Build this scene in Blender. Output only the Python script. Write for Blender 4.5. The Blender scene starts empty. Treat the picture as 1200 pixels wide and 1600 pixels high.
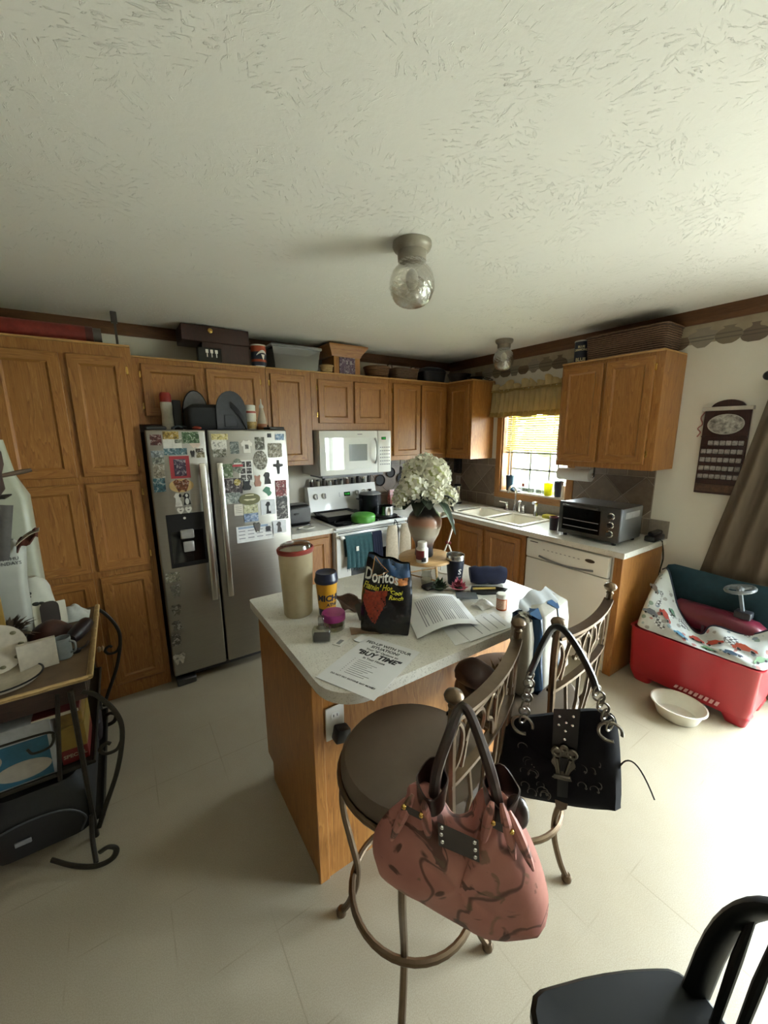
import bpy, bmesh, math, random
from mathutils import Vector, Matrix
random.seed(7)
R = math.radians
S = bpy.context.scene
COL = S.collection
# ------------------------------------------------------------------ camera
cam_d = bpy.data.cameras.new('camera'); cam = bpy.data.objects.new('camera', cam_d); COL.objects.link(cam)
cam_d.sensor_fit = 'VERTICAL'; cam_d.sensor_height = 36.0; cam_d.sensor_width = 27.0
cam_d.lens = 612.747 / 1600 * 36.0
cam_d.clip_start = 0.02
_yaw, _pit, _rol = R(33.806), R(11.284), R(-0.426)
cam.rotation_mode = 'QUATERNION'
cam.rotation_quaternion = (Matrix.Rotation(-_yaw, 3, 'Z') @ Matrix.Rotation(R(90) - _pit, 3, 'X') @ Matrix.Rotation(_rol, 3, 'Z')).to_quaternion()
cam.location = (-3.294, -3.538, 1.691)
S.camera = cam
# ------------------------------------------------------------------ world: bright overcast sky
W = bpy.data.worlds.new('sky'); S.world = W; W.use_nodes = True
bg = W.node_tree.nodes['Background']
bg.inputs[0].default_value = (0.92, 0.975, 1.07, 1); bg.inputs[1].default_value = 47.0
S.view_settings.view_transform = 'Standard'; S.view_settings.look = 'None'
S.view_settings.exposure = 0.32; S.view_settings.gamma = 1.0; S.view_settings.use_curve_mapping = False
def portal(name, loc, rot, sx, sy):
    d = bpy.data.lights.new(name, 'AREA'); d.shape = 'RECTANGLE'; d.size = sx; d.size_y = sy
    d.cycles.is_portal = True
    o = bpy.data.objects.new(name, d); COL.objects.link(o); o.location = loc; o.rotation_euler = rot
portal('sky_portal', (0.20, -1.19, 1.54), (0, R(90), 0), 1.0, 0.8)
portal('sky_portal', (0.20, -4.10, 1.02), (0, R(90), 0), 2.1, 2.3)


# ------------------------------------------------------------------ helpers
OFF = {}
def tag(o, label=None, cat=None, group=None, kind=None):
    if label: o['label'] = label
    if cat: o['category'] = cat
    if group: o['group'] = group
    if kind: o['kind'] = kind
    return o
def thing(name, label, cat, loc=(0, 0, 0), group=None, local=False, rz=0.0, kind=None):
    o = bpy.data.objects.new(name, None); COL.objects.link(o); o.empty_display_size = 0.05
    o.location = loc; o.rotation_euler = (0, 0, rz)
    tag(o, label, cat, group, kind)
    OFF[o.name] = Vector((0, 0, 0)) if local else Vector(loc)
    return o
def setting(name, loc=(0, 0, 0)):
    o = bpy.data.objects.new(name, None); COL.objects.link(o); o.location = loc; o['kind'] = 'structure'
    OFF[o.name] = Vector(loc); return o
class MB:
    def __init__(s, M=None):
        s.v = []; s.f = []; s.mi = []; s.M = M; s.cur = 0
    def add(s, vs, fs, mi=None):
        n = len(s.v)
        for p in vs:
            p = Vector(p)
            s.v.append(s.M @ p if s.M is not None else p)
        for f in fs:
            s.f.append([i + n for i in f]); s.mi.append(s.cur if mi is None else mi)
        return s
    def box(s, x0, x1, y0, y1, z0, z1, b=0, seg=1):
        if x0 > x1: x0, x1 = x1, x0
        if y0 > y1: y0, y1 = y1, y0
        if z0 > z1: z0, z1 = z1, z0
        if b <= 0:
            vs = [(x, y, z) for x in (x0, x1) for y in (y0, y1) for z in (z0, z1)]
            return s.add(vs, [(0, 1, 3, 2), (4, 6, 7, 5), (0, 4, 5, 1), (2, 3, 7, 6), (0, 2, 6, 4), (1, 5, 7, 3)])
        b = min(b, .49 * (x1 - x0), .49 * (y1 - y0), .49 * (z1 - z0))
        bm = bmesh.new(); bmesh.ops.create_cube(bm, size=1)
        for v in bm.verts:
            v.co = Vector(((x0 + x1) / 2 + v.co.x * (x1 - x0), (y0 + y1) / 2 + v.co.y * (y1 - y0), (z0 + z1) / 2 + v.co.z * (z1 - z0)))
        bmesh.ops.bevel(bm, geom=list(bm.edges), offset=b, segments=seg, affect='EDGES', profile=0.5)
        bm.verts.index_update()
        vs = [v.co.copy() for v in bm.verts]; fs = [[v.index for v in f.verts] for f in bm.faces]; bm.free()
        return s.add(vs, fs)
    def fb(s, F, u0, u1, z0, z1, n0, n1, b=0, seg=1):      # box in a frame (origin, u, up, n)
        m = MB(); m.box(u0, u1, n0, n1, z0, z1, b, seg)
        O, u, up, n = F
        return s.add([O + u * p.x + n * p.y + up * p.z for p in m.v], m.f)
    def quadloops(s, F, loops, mats=None):                  # rect loops (u0,u1,z0,z1,n)
        O, u, up, n = F; vs = []; fs = []; ms = []
        for (a, b_, c, d, h) in loops:
            vs += [O + u * a + up * c + n * h, O + u * b_ + up * c + n * h, O + u * b_ + up * d + n * h, O + u * a + up * d + n * h]
        for i in range(len(loops) - 1):
            for k in range(4):
                fs.append((4 * i + k, 4 * i + (k + 1) % 4, 4 * i + 4 + (k + 1) % 4, 4 * i + 4 + k)); ms.append(1 if k in (0, 2) else 0)
        n0 = len(s.v)
        for p in vs: s.v.append(s.M @ p if s.M is not None else p)
        for f, m_ in zip(fs, ms): s.f.append([i + n0 for i in f]); s.mi.append(m_ if mats else 0)
        return s
    def tube(s, pts, r, seg=8, closed=False, caps=True, flat=None):
        pts = [Vector(p) for p in pts]; n = len(pts)
        rs = r if isinstance(r, (list, tuple)) else [r] * n
        def tan(i):
            if closed: return (pts[(i + 1) % n] - pts[i - 1]).normalized()
            a = pts[min(i + 1, n - 1)] - pts[max(i - 1, 0)]
            return a.normalized() if a.length > 1e-9 else Vector((0, 0, 1))
        t = tan(0); up = Vector((0, 0, 1)) if abs(t.z) < .9 else Vector((1, 0, 0))
        nn = (up - t * up.dot(t)).normalized()
        vs = []; fs = []
        for i in range(n):
            t = tan(i); nn = (nn - t * nn.dot(t))
            nn = nn.normalized() if nn.length > 1e-6 else t.orthogonal().normalized()
            bb = t.cross(nn)
            for k in range(seg):
                a = 2 * math.pi * k / seg
                ca, sa = math.cos(a), math.sin(a)
                if flat: sa *= flat
                vs.append(pts[i] + (nn * ca + bb * sa) * rs[i])
        m = n if closed else n - 1
        for i in range(m):
            j = (i + 1) % n
            for k in range(seg):
                fs.append((i * seg + k, i * seg + (k + 1) % seg, j * seg + (k + 1) % seg, j * seg + k))
        if caps and not closed:
            fs.append(list(range(seg))[::-1]); fs.append([(n - 1) * seg + k for k in range(seg)])
        return s.add(vs, fs)
    def lathe(s, prof, c=(0, 0, 0), seg=20, sx=1, sy=1, capb=True, capt=True, rot=None):
        c = Vector(c); vs = []; fs = []
        for (r, z) in prof:
            for k in range(seg):
                a = 2 * math.pi * k / seg
                p = Vector((r * sx * math.cos(a), r * sy * math.sin(a), z))
                vs.append((rot @ p if rot else p) + c)
        for i in range(len(prof) - 1):
            for k in range(seg):
                fs.append((i * seg + k, i * seg + (k + 1) % seg, (i + 1) * seg + (k + 1) % seg, (i + 1) * seg + k))
        if capb and prof[0][0] > 1e-6: fs.append(list(range(seg))[::-1])
        if capt and prof[-1][0] > 1e-6: fs.append([(len(prof) - 1) * seg + k for k in range(seg)])
        return s.add(vs, fs)
    def sphere(s, c, r, seg=12, rings=8):
        r = r if isinstance(r, (tuple, list)) else (r, r, r)
        prof = [(math.sin(math.pi * i / rings), -math.cos(math.pi * i / rings)) for i in range(rings + 1)]
        prof[0] = (1e-4, -1); prof[-1] = (1e-4, 1)
        m = MB(); m.lathe(prof, seg=seg)
        c = Vector(c)
        return s.add([Vector((p.x * r[0], p.y * r[1], p.z * r[2])) + c for p in m.v], m.f)
    def prism(s, poly, F, n0, n1, mi=None):
        O, u, up, n = F; k = len(poly)
        vs = [O + u * a + up * b + n * n0 for a, b in poly] + [O + u * a + up * b + n * n1 for a, b in poly]
        fs = [list(range(k))[::-1], list(range(k, 2 * k))] + [(i, (i + 1) % k, k + (i + 1) % k, k + i) for i in range(k)]
        return s.add(vs, fs, mi)
    def torus(s, c, R_, r, axis=(0, 0, 1), seg=20, ts=6, a0=0, a1=None):
        ax = Vector(axis).normalized(); e = ax.orthogonal().normalized(); g = ax.cross(e); c = Vector(c)
        if a1 is None:
            return s.tube([c + (e * math.cos(2 * math.pi * i / seg) + g * math.sin(2 * math.pi * i / seg)) * R_ for i in range(seg)], r, ts, closed=True)
        return s.tube([c + (e * math.cos(a0 + (a1 - a0) * i / seg) + g * math.sin(a0 + (a1 - a0) * i / seg)) * R_ for i in range(seg + 1)], r, ts)
    def grid(s, fn, nu, nv, cu=False, th=0, flip=False):
        vs = [Vector(fn(i / (nu if cu else nu - 1), j / (nv - 1))) for i in range(nu) for j in range(nv)]
        fs = []
        for i in range(nu if cu else nu - 1):
            for j in range(nv - 1):
                a = i * nv + j; b_ = ((i + 1) % nu) * nv + j
                fs.append((a, b_, b_ + 1, a + 1))
        if th:
            nrm = [Vector((0, 0, 0)) for _ in vs]
            for f in fs:
                q = (vs[f[2]] - vs[f[0]]).cross(vs[f[3]] - vs[f[1]])
                for i in f: nrm[i] += q
            k = len(vs)
            vs = vs + [v - (n.normalized() * th if n.length > 1e-12 else Vector((0, 0, th))) for v, n in zip(vs, nrm)]
            fs = fs + [tuple(i + k for i in f[::-1]) for f in fs]
            if not cu:
                for j in range(nv - 1):
                    fs.append((j, j + 1, k + j + 1, k + j)); e = (nu - 1) * nv + j; fs.append((e + 1, e, k + e, k + e + 1))
            for i in range(nu if cu else nu - 1):
                a = i * nv; b_ = ((i + 1) % nu) * nv
                fs.append((b_, a, k + a, k + b_)); fs.append((a + nv - 1, b_ + nv - 1, k + b_ + nv - 1, k + a + nv - 1))
        return s.add(vs, fs)
    def build(s, name, mat, parent=None, smooth=True, ang=38, color=None, off=None):
        o_ = off if off is not None else (OFF[parent.name] if parent is not None and parent.name in OFF else Vector((0, 0, 0)))
        me = bpy.data.meshes.new(name)
        me.from_pydata([tuple(p - o_) for p in s.v], [], s.f)
        mats = mat if isinstance(mat, (list, tuple)) else [mat]
        for m in mats: me.materials.append(m)
        if len(mats) > 1: me.polygons.foreach_set('material_index', [min(i, len(mats) - 1) for i in s.mi])
        bm = bmesh.new(); bm.from_mesh(me); bmesh.ops.recalc_face_normals(bm, faces=bm.faces); bm.to_mesh(me); bm.free()
        if smooth:
            me.polygons.foreach_set('use_smooth', [True] * len(me.polygons)); me.set_sharp_from_angle(angle=R(ang))
        me.update()
        o = bpy.data.objects.new(name, me); COL.objects.link(o)
        if parent is not None: o.parent = parent
        OFF[o.name] = Vector(o_)
        if color: o.color = (*color, 1)
        return o
def single(name, mb, mat, label, cat, group=None, loc=None, color=None, kind=None, smooth=True, ang=38):
    """a thing that is one mesh; origin at its base"""
    xs = [p.x for p in mb.v]; ys = [p.y for p in mb.v]; zs = [p.z for p in mb.v]
    l = Vector(loc) if loc is not None else Vector(((min(xs) + max(xs)) / 2, (min(ys) + max(ys)) / 2, min(zs)))
    o = mb.build(name, mat, None, smooth, ang, color, off=l); o.location = l
    tag(o, label, cat, group, kind); return o
X, Y, Zv = Vector((1, 0, 0)), Vector((0, 1, 0)), Vector((0, 0, 1))
def FB(y): return (Vector((0, y, 0)), X, Zv, -Y)            # faces the camera side (-y); u = x
def FR(x): return (Vector((x, 0, 0)), -Y, Zv, -X)           # faces -x; u = -y
def FT(z, a=0, o=(0, 0)):                                   # lies on a horizontal surface, turned by a
    return (Vector((o[0], o[1], z)), Vector((math.cos(a), math.sin(a), 0)), Vector((-math.sin(a), math.cos(a), 0)), Zv)
def fr(o, u, up):
    u = Vector(u).normalized(); up = Vector(up); up = (up - u * up.dot(u)).normalized()
    return (Vector(o), u, up, u.cross(up))
def text(name, st, size, F, mat, parent, align='CENTER', bold=0.0, shear=0.0, sx=1.0, lift=0.0006, warp=None, depth=0.0004):
    cu = bpy.data.curves.new('t', 'FONT'); cu.body = st; cu.size = size; cu.align_x = align; cu.align_y = 'CENTER'
    cu.offset = bold; cu.shear = shear; cu.resolution_u = 2; cu.extrude = depth / 2
    t = bpy.data.objects.new('t', cu); me = bpy.data.meshes.new_from_object(t)
    O, u, up, n = F if F else (None,) * 4; m = MB()
    vs = []
    for v in me.vertices:
        a, b, c = v.co.x * sx, v.co.y, v.co.z
        vs.append(warp(a, b, c + lift) if warp else O + u * a + up * b + n * (c + lift))
    m.add(vs, [list(p.vertices) for p in me.polygons])
    bpy.data.objects.remove(t); bpy.data.curves.remove(cu); bpy.data.meshes.remove(me)
    return m.build(name, mat, parent, smooth=False)
def bez(pts, n=8, closed=False):
    """Catmull-Rom through pts"""
    P = [Vector(p) for p in pts]; out = []
    m = len(P)
    for i in range(m if closed else m - 1):
        p0 = P[i - 1] if (i > 0 or closed) else P[0] * 2 - P[1]
        p1 = P[i]; p2 = P[(i + 1) % m]
        p3 = P[(i + 2) % m] if (i + 2 < m or closed) else P[-1] * 2 - P[-2]
        for k in range(n):
            t = k / n
            out.append(0.5 * ((2 * p1) + (p2 - p0) * t + (2 * p0 - 5 * p1 + 4 * p2 - p3) * t * t + (3 * p1 - p0 - 3 * p2 + p3) * t ** 3))
    if not closed: out.append(P[-1])
    return out
def circ(r, n=20, c=(0, 0), sx=1, sy=1): return [(c[0] + r * sx * math.cos(2 * math.pi * i / n), c[1] + r * sy * math.sin(2 * math.pi * i / n)) for i in range(n)]
def rrect(w, h, r, n=4):
    out = []
    for cx, cy, a in ((w / 2 - r, h / 2 - r, 0), (-w / 2 + r, h / 2 - r, 90), (-w / 2 + r, -h / 2 + r, 180), (w / 2 - r, -h / 2 + r, 270)):
        for i in range(n + 1): out.append((cx + r * math.cos(R(a + 90 * i / n)), cy + r * math.sin(R(a + 90 * i / n))))
    return out
def loft(mb, rings, capb=True, capt=True):
    """rings: lists of equal length of points"""
    n = len(rings[0]); vs = [p for r in rings for p in r]; fs = []
    for i in range(len(rings) - 1):
        for k in range(n): fs.append((i * n + k, i * n + (k + 1) % n, (i + 1) * n + (k + 1) % n, (i + 1) * n + k))
    if capb: fs.append(list(range(n))[::-1])
    if capt: fs.append([(len(rings) - 1) * n + k for k in range(n)])
    return mb.add(vs, fs)

# ------------------------------------------------------------------ materials
def srgb(h):
    if isinstance(h, str):
        h = h.lstrip('#'); c = [int(h[i:i + 2], 16) / 255 for i in (0, 2, 4)]
    else: c = list(h)
    return tuple(x / 12.92 if x <= .04045 else ((x + .055) / 1.055) ** 2.4 for x in c)
MATS = {}
def newmat(name):
    m = bpy.data.materials.new(name); m.use_nodes = True; nt = m.node_tree
    return m, nt, nt.nodes['Principled BSDF']
def nd(nt, t, **k):
    n = nt.nodes.new(t)
    for a, b in k.items(): setattr(n, a, b)
    return n
def coords(nt, scale=(1, 1, 1), rnd=True):
    tc = nd(nt, 'ShaderNodeTexCoord'); mp = nd(nt, 'ShaderNodeMapping'); mp.inputs['Scale'].default_value = scale
    if rnd:
        oi = nd(nt, 'ShaderNodeObjectInfo'); va = nd(nt, 'ShaderNodeVectorMath', operation='MULTIPLY_ADD')
        cb = nd(nt, 'ShaderNodeCombineXYZ'); mu = nd(nt, 'ShaderNodeMath', operation='MULTIPLY'); mu.inputs[1].default_value = 7.3
        nt.links.new(oi.outputs['Random'], mu.inputs[0])
        for i in range(3): nt.links.new(mu.outputs[0], cb.inputs[i])
        va.inputs[1].default_value = (1, 1, 1)
        nt.links.new(tc.outputs['Object'], va.inputs[0]); nt.links.new(cb.outputs[0], va.inputs[2])
        nt.links.new(va.outputs[0], mp.inputs['Vector'])
    else: nt.links.new(tc.outputs['Object'], mp.inputs['Vector'])
    return mp.outputs[0]
def noise(nt, vec, scale, detail=3, rough=.55, dist=0):
    n = nd(nt, 'ShaderNodeTexNoise'); n.inputs['Scale'].default_value = scale; n.inputs['Detail'].default_value = detail
    n.inputs['Roughness'].default_value = rough; n.inputs['Distortion'].default_value = dist
    nt.links.new(vec, n.inputs['Vector']); return n.outputs['Fac']
def ramp(nt, fac, stops):
    r = nd(nt, 'ShaderNodeValToRGB'); nt.links.new(fac, r.inputs[0]); e = r.color_ramp.elements
    while len(e) < len(stops): e.new(.5)
    for el, (p, c) in zip(e, stops): el.position = p; el.color = (*c, 1) if len(c) == 3 else c
    return r.outputs[0]
def mix(nt, fac, a, b, mode='MIX'):
    m = nd(nt, 'ShaderNodeMix', data_type='RGBA', blend_type=mode)
    if isinstance(fac, (int, float)): m.inputs[0].default_value = fac
    else: nt.links.new(fac, m.inputs[0])
    for i, c in ((6, a), (7, b)):
        if isinstance(c, tuple): m.inputs[i].default_value = (*c[:3], 1)
        else: nt.links.new(c, m.inputs[i])
    return m.outputs[2]
def bump(nt, b, h, strength=.3, dist=.002):
    n = nd(nt, 'ShaderNodeBump'); n.inputs['Strength'].default_value = strength; n.inputs['Distance'].default_value = dist
    nt.links.new(h, n.inputs['Height']); nt.links.new(n.outputs[0], b.inputs['Normal'])
def P(name, col, rough=.5, metal=0, var=.12, scale=30, bmp=0, bscale=200, coat=0, trans=0, sheen=0, spec=None, alpha=1, stretch=(1, 1, 1), sub=0):
    if name in MATS: return MATS[name]
    m, nt, b = newmat(name); c = srgb(col)
    v = coords(nt, stretch); f = noise(nt, v, scale, 4)
    d = tuple(x * (1 - var) for x in c); l = tuple(min(1, x * (1 + var)) for x in c)
    nt.links.new(ramp(nt, f, [(.3, d), (.7, l)]), b.inputs['Base Color'])
    b.inputs['Roughness'].default_value = rough; b.inputs['Metallic'].default_value = metal
    b.inputs['Coat Weight'].default_value = coat; b.inputs['Transmission Weight'].default_value = trans
    b.inputs['Sheen Weight'].default_value = sheen; b.inputs['Alpha'].default_value = alpha
    if spec is not None: b.inputs['Specular IOR Level'].default_value = spec
    if bmp: bump(nt, b, noise(nt, v, bscale, 3), bmp, .001)
    MATS[name] = m; return m
def wood(name, dark, mid, light, axis='z', rough=.42, sc=1.0, coat=.15):
    m, nt, b = newmat(name); lo = {'z': (1, 1, .1), 'x': (.1, 1, 1), 'y': (1, .1, 1)}[axis]
    v = coords(nt, tuple(a * sc for a in lo))
    big = noise(nt, v, 9, 3, .5, 1.4)
    w = nd(nt, 'ShaderNodeMath', operation='MULTIPLY'); w.inputs[1].default_value = 11
    nt.links.new(big, w.inputs[0]); fr_ = nd(nt, 'ShaderNodeMath', operation='FRACT'); nt.links.new(w.outputs[0], fr_.inputs[0])
    base = ramp(nt, fr_.outputs[0], [(0, srgb(light)), (.55, srgb(mid)), (.9, srgb(dark)), (1, srgb(light))])
    pore = noise(nt, v, 170, 2, .6)
    c = mix(nt, ramp(nt, pore, [(.42, (1, 1, 1)), (.58, (0, 0, 0))]), base, srgb(mid), 'MIX')
    tone = noise(nt, coords(nt, (1, 1, 1)), 1.3, 2)
    c = mix(nt, .25, c, ramp(nt, tone, [(.3, srgb(dark)), (.7, srgb(light))]), 'OVERLAY')
    nt.links.new(c, b.inputs['Base Color']); b.inputs['Roughness'].default_value = rough; b.inputs['Coat Weight'].default_value = coat
    b.inputs['Coat Roughness'].default_value = .3
    bump(nt, b, pore, .12, .0006); MATS[name] = m; return m
OAK = wood('honey_oak', '#86592a', '#9e6e36', '#b08345')
OAKH = wood('honey_oak_rail', '#86592a', '#9e6e36', '#b08345', 'x')
OAKHY = wood('honey_oak_rail_side', '#86592a', '#9e6e36', '#b08345', 'y')
TRIM = wood('brown_trim', '#5b3a1e', '#6b4626', '#7a5230', 'x', .55)
TRIMY = wood('brown_trim_side', '#5b3a1e', '#6b4626', '#7a5230', 'y', .55)
PALEWOOD = wood('pale_wood', '#a8885c', '#bf9f70', '#cfb184', 'x', .5)
MAHOG = wood('mahogany', '#2c1410', '#3a1a14', '#47211a', 'z', .4)
def m_wall():
    m, nt, b = newmat('wall_paint'); v = coords(nt, rnd=False)
    nt.links.new(ramp(nt, noise(nt, v, 1.5, 3), [(.3, srgb('#d3cdc0')), (.7, srgb('#dad5c9'))]), b.inputs['Base Color'])
    b.inputs['Roughness'].default_value = .75; bump(nt, b, noise(nt, v, 120, 3), .08, .002); return m
WALL = m_wall()
def m_ceiling():
    m, nt, b = newmat('stomped_ceiling'); v = coords(nt, rnd=False)
    def strokes(off, scale):
        ad = nd(nt, 'ShaderNodeVectorMath', operation='ADD'); ad.inputs[1].default_value = (off, off * .7, 0); nt.links.new(v, ad.inputs[0])
        wv = nd(nt, 'ShaderNodeTexNoise'); wv.inputs['Scale'].default_value = 6; nt.links.new(ad.outputs[0], wv.inputs['Vector'])
        mm = nd(nt, 'ShaderNodeVectorMath', operation='MULTIPLY_ADD'); mm.inputs[1].default_value = (.12, .12, 0)
        nt.links.new(wv.outputs['Color'], mm.inputs[0]); nt.links.new(ad.outputs[0], mm.inputs[2])
        vo = nd(nt, 'ShaderNodeTexVoronoi'); vo.inputs['Scale'].default_value = scale; nt.links.new(mm.outputs[0], vo.inputs['Vector'])
        sp = nd(nt, 'ShaderNodeSeparateColor'); nt.links.new(vo.outputs['Color'], sp.inputs[0])
        an = nd(nt, 'ShaderNodeMath', operation='MULTIPLY'); an.inputs[1].default_value = 3.0; nt.links.new(sp.outputs[0], an.inputs[0])
        ro = nd(nt, 'ShaderNodeVectorRotate'); ro.rotation_type = 'Z_AXIS'; nt.links.new(ad.outputs[0], ro.inputs['Vector']); nt.links.new(an.outputs[0], ro.inputs['Angle'])
        mp = nd(nt, 'ShaderNodeMapping'); mp.inputs['Scale'].default_value = (1, 3.6, 1); nt.links.new(ro.outputs[0], mp.inputs['Vector'])
        n1 = noise(nt, mp.outputs[0], 24, 3, .55, .8)
        gate = noise(nt, ad.outputs[0], 4.5, 2)
        st = ramp(nt, n1, [(.60, (0, 0, 0)), (.66, (1, 1, 1)), (.74, (.25, .25, .25))])
        return mix(nt, 1.0, st, ramp(nt, gate, [(.46, (0, 0, 0)), (.60, (1, 1, 1))]), 'MULTIPLY')
    h = mix(nt, 1.0, strokes(0, 5), strokes(13.7, 6.5), 'LIGHTEN')
    h = mix(nt, .12, h, ramp(nt, noise(nt, v, 40, 4), [(.3, (0, 0, 0)), (.7, (1, 1, 1))]))
    nt.links.new(ramp(nt, noise(nt, v, .9, 2), [(.3, srgb('#e9e7e0')), (.7, srgb('#efede6'))]), b.inputs['Base Color'])
    b.inputs['Roughness'].default_value = .85; bump(nt, b, h, .7, .006); return m
CEIL = m_ceiling()
def m_floor():
    m, nt, b = newmat('cream_vinyl'); v = coords(nt, rnd=False)
    base = ramp(nt, noise(nt, v, 2.2, 5, .6), [(.3, srgb('#978d78')), (.7, srgb('#a59c88'))])
    spk = noise(nt, v, 300, 2)
    c = mix(nt, .35, base, ramp(nt, spk, [(.4, srgb('#8b816d')), (.6, srgb('#b0a793'))]))
    br = nd(nt, 'ShaderNodeTexBrick'); br.offset = 0; br.inputs['Scale'].default_value = 1; br.inputs['Brick Width'].default_value = .3
    br.inputs['Row Height'].default_value = .3; br.inputs['Mortar Size'].default_value = .0022
    br.inputs['Color1'].default_value = br.inputs['Color2'].default_value = (0, 0, 0, 1); br.inputs['Mortar'].default_value = (1, 1, 1, 1)
    nt.links.new(v, br.inputs['Vector'])
    gate = ramp(nt, noise(nt, v, 3.5, 2), [(.5, (0, 0, 0)), (.62, (1, 1, 1))])
    ln = mix(nt, 1.0, br.outputs['Color'], gate, 'MULTIPLY')
    c = mix(nt, ramp(nt, ln, [(0, (0, 0, 0)), (1, (.5, .5, .5))]), c, srgb('#7d735f'))
    nt.links.new(c, b.inputs['Base Color'])
    nt.links.new(ramp(nt, noise(nt, v, 6, 3), [(.3, (.30, .30, .30)), (.7, (.42, .42, .42))]), b.inputs['Roughness'])
    bump(nt, b, noise(nt, v, 45, 4), .10, .002); return m
FLOOR = m_floor()
def m_laminate():
    m, nt, b = newmat('speckled_laminate'); v = coords(nt)
    c = ramp(nt, noise(nt, v, 12, 4), [(.3, srgb('#c9c5ba')), (.7, srgb('#d8d5cb'))])
    vo = noise(nt, v, 220, 2); c = mix(nt, ramp(nt, vo, [(.60, (0, 0, 0)), (.66, (.8, .8, .8))]), c, srgb('#9a9488'))
    vo2 = noise(nt, v, 90, 3); c = mix(nt, ramp(nt, vo2, [(.62, (0, 0, 0)), (.7, (.7, .7, .7))]), c, srgb('#a9a396'))
    nt.links.new(c, b.inputs['Base Color']); b.inputs['Roughness'].default_value = .28; return m
LAM = m_laminate()
def m_tile():
    m, nt, b = newmat('slate_tile'); v = coords(nt); oi = nd(nt, 'ShaderNodeObjectInfo')
    c = ramp(nt, noise(nt, v, 18, 5, .6), [(.3, srgb('#57493c')), (.7, srgb('#7c6c5c'))])
    c = mix(nt, .5, c, ramp(nt, oi.outputs['Random'], [(0, srgb('#4f4136')), (.5, srgb('#73614f')), (1, srgb('#8d8175'))]))
    nt.links.new(c, b.inputs['Base Color']); b.inputs['Roughness'].default_value = .4; bump(nt, b, noise(nt, v, 60, 4), .25, .001); return m
TILE = m_tile(); GROUT = P('grout', '#a2988a', .85, bmp=.2)
def m_steel(name, col, rough, axis):
    m, nt, b = newmat(name); v = coords(nt, {'x': (1, 60, 60), 'z': (60, 60, 1)}[axis])
    f = noise(nt, v, 6, 3)
    nt.links.new(ramp(nt, f, [(.3, tuple(x * .92 for x in srgb(col))), (.7, srgb(col))]), b.inputs['Base Color'])
    b.inputs['Metallic'].default_value = 1; b.inputs['Roughness'].default_value = rough
    bump(nt, b, f, .04, .0004); return m
STEEL = m_steel('brushed_steel', '#a9a69e', .36, 'x'); STEELV = m_steel('brushed_steel_handle', '#d6d4cd', .25, 'z')
CHROME = P('chrome', '#e6e6e6', .08, 1, .02); DSTEEL = P('dark_steel', '#5f5d5b', .35, 1, .05)
BRASS = P('brass', '#c9a35a', .25, 1, .05); BRONZE = P('bronze_metal', '#6b5a47', .34, .85, .12, 40)
IRON = P('dark_iron', '#35322a', .5, .6, .15); CAST = P('cast_iron', '#1c1b1b', .55, .3, .1)
WHITE = P('white_enamel', '#e4e4df', .22, 0, .015, 5, coat=.3); OFFW = P('off_white_plastic', '#d8d5cb', .4, 0, .03)
BLACK = P('black_plastic', '#121214', .35, 0, .1); BLACKG = P('black_glass', '#0a0b0c', .06, 0, .05); MATTEB = P('matte_black', '#1c1c1e', .7, 0, .15)
RUBBER = P('rubber', '#1a1a1a', .8); GREYP = P('grey_plastic', '#77777a', .45)
PAPER = P('paper', '#d9d9d8', .8, 0, .02, 20); PAPER2 = P('paper_cream', '#d3ceb9', .8, 0, .04)
INK = P('ink', '#1f1f20', .8); INKG = P('ink_grey', '#85858a', .8)
def m_glass(name, tint, rough=.03, mixf=.12, bsc=0, tcol=None):
    m, nt, b = newmat(name); nt.nodes.remove(b); out = nt.nodes['Material Output']
    tr = nd(nt, 'ShaderNodeBsdfTransparent'); tr.inputs[0].default_value = (*srgb(tint), 1)
    gl = nd(nt, 'ShaderNodeBsdfGlossy'); gl.inputs['Roughness'].default_value = rough; gl.inputs[0].default_value = (1, 1, 1, 1)
    ge = nd(nt, 'ShaderNodeNewGeometry'); dt = nd(nt, 'ShaderNodeVectorMath', operation='DOT_PRODUCT'); ab = nd(nt, 'ShaderNodeMath', operation='ABSOLUTE')
    nt.links.new(ge.outputs['Incoming'], dt.inputs[0]); nt.links.new(ge.outputs['Normal'], dt.inputs[1]); nt.links.new(dt.outputs['Value'], ab.inputs[0])
    om = nd(nt, 'ShaderNodeMath', operation='SUBTRACT'); om.inputs[0].default_value = 1; nt.links.new(ab.outputs[0], om.inputs[1]); om.use_clamp = True
    pw = nd(nt, 'ShaderNodeMath', operation='POWER'); pw.inputs[1].default_value = 5; nt.links.new(om.outputs[0], pw.inputs[0])
    fn = nd(nt, 'ShaderNodeMath', operation='MULTIPLY_ADD'); fn.inputs[1].default_value = .96; fn.inputs[2].default_value = .03; nt.links.new(pw.outputs[0], fn.inputs[0])
    mx = nd(nt, 'ShaderNodeMixShader'); ad = nd(nt, 'ShaderNodeMath', operation='ADD'); ad.inputs[1].default_value = mixf; ad.use_clamp = True
    nt.links.new(fn.outputs[0], ad.inputs[0]); nt.links.new(ad.outputs[0], mx.inputs[0])
    nt.links.new(tr.outputs[0], mx.inputs[1]); nt.links.new(gl.outputs[0], mx.inputs[2]); nt.links.new(mx.outputs[0], out.inputs[0])
    if bsc:
        v = coords(nt); bp = nd(nt, 'ShaderNodeBump'); bp.inputs['Strength'].default_value = .8; bp.inputs['Distance'].default_value = .004
        nt.links.new(noise(nt, v, bsc, 2), bp.inputs['Height'])
        nt.links.new(bp.outputs[0], gl.inputs['Normal']); nt.links.new(bp.outputs[0], dt.inputs[1])
    return m
GLASS = m_glass('window_glass', '#f4f8f6', .01, .0); CLEAR = m_glass('clear_glass', '#dfe2dd', .03, .06)
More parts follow.
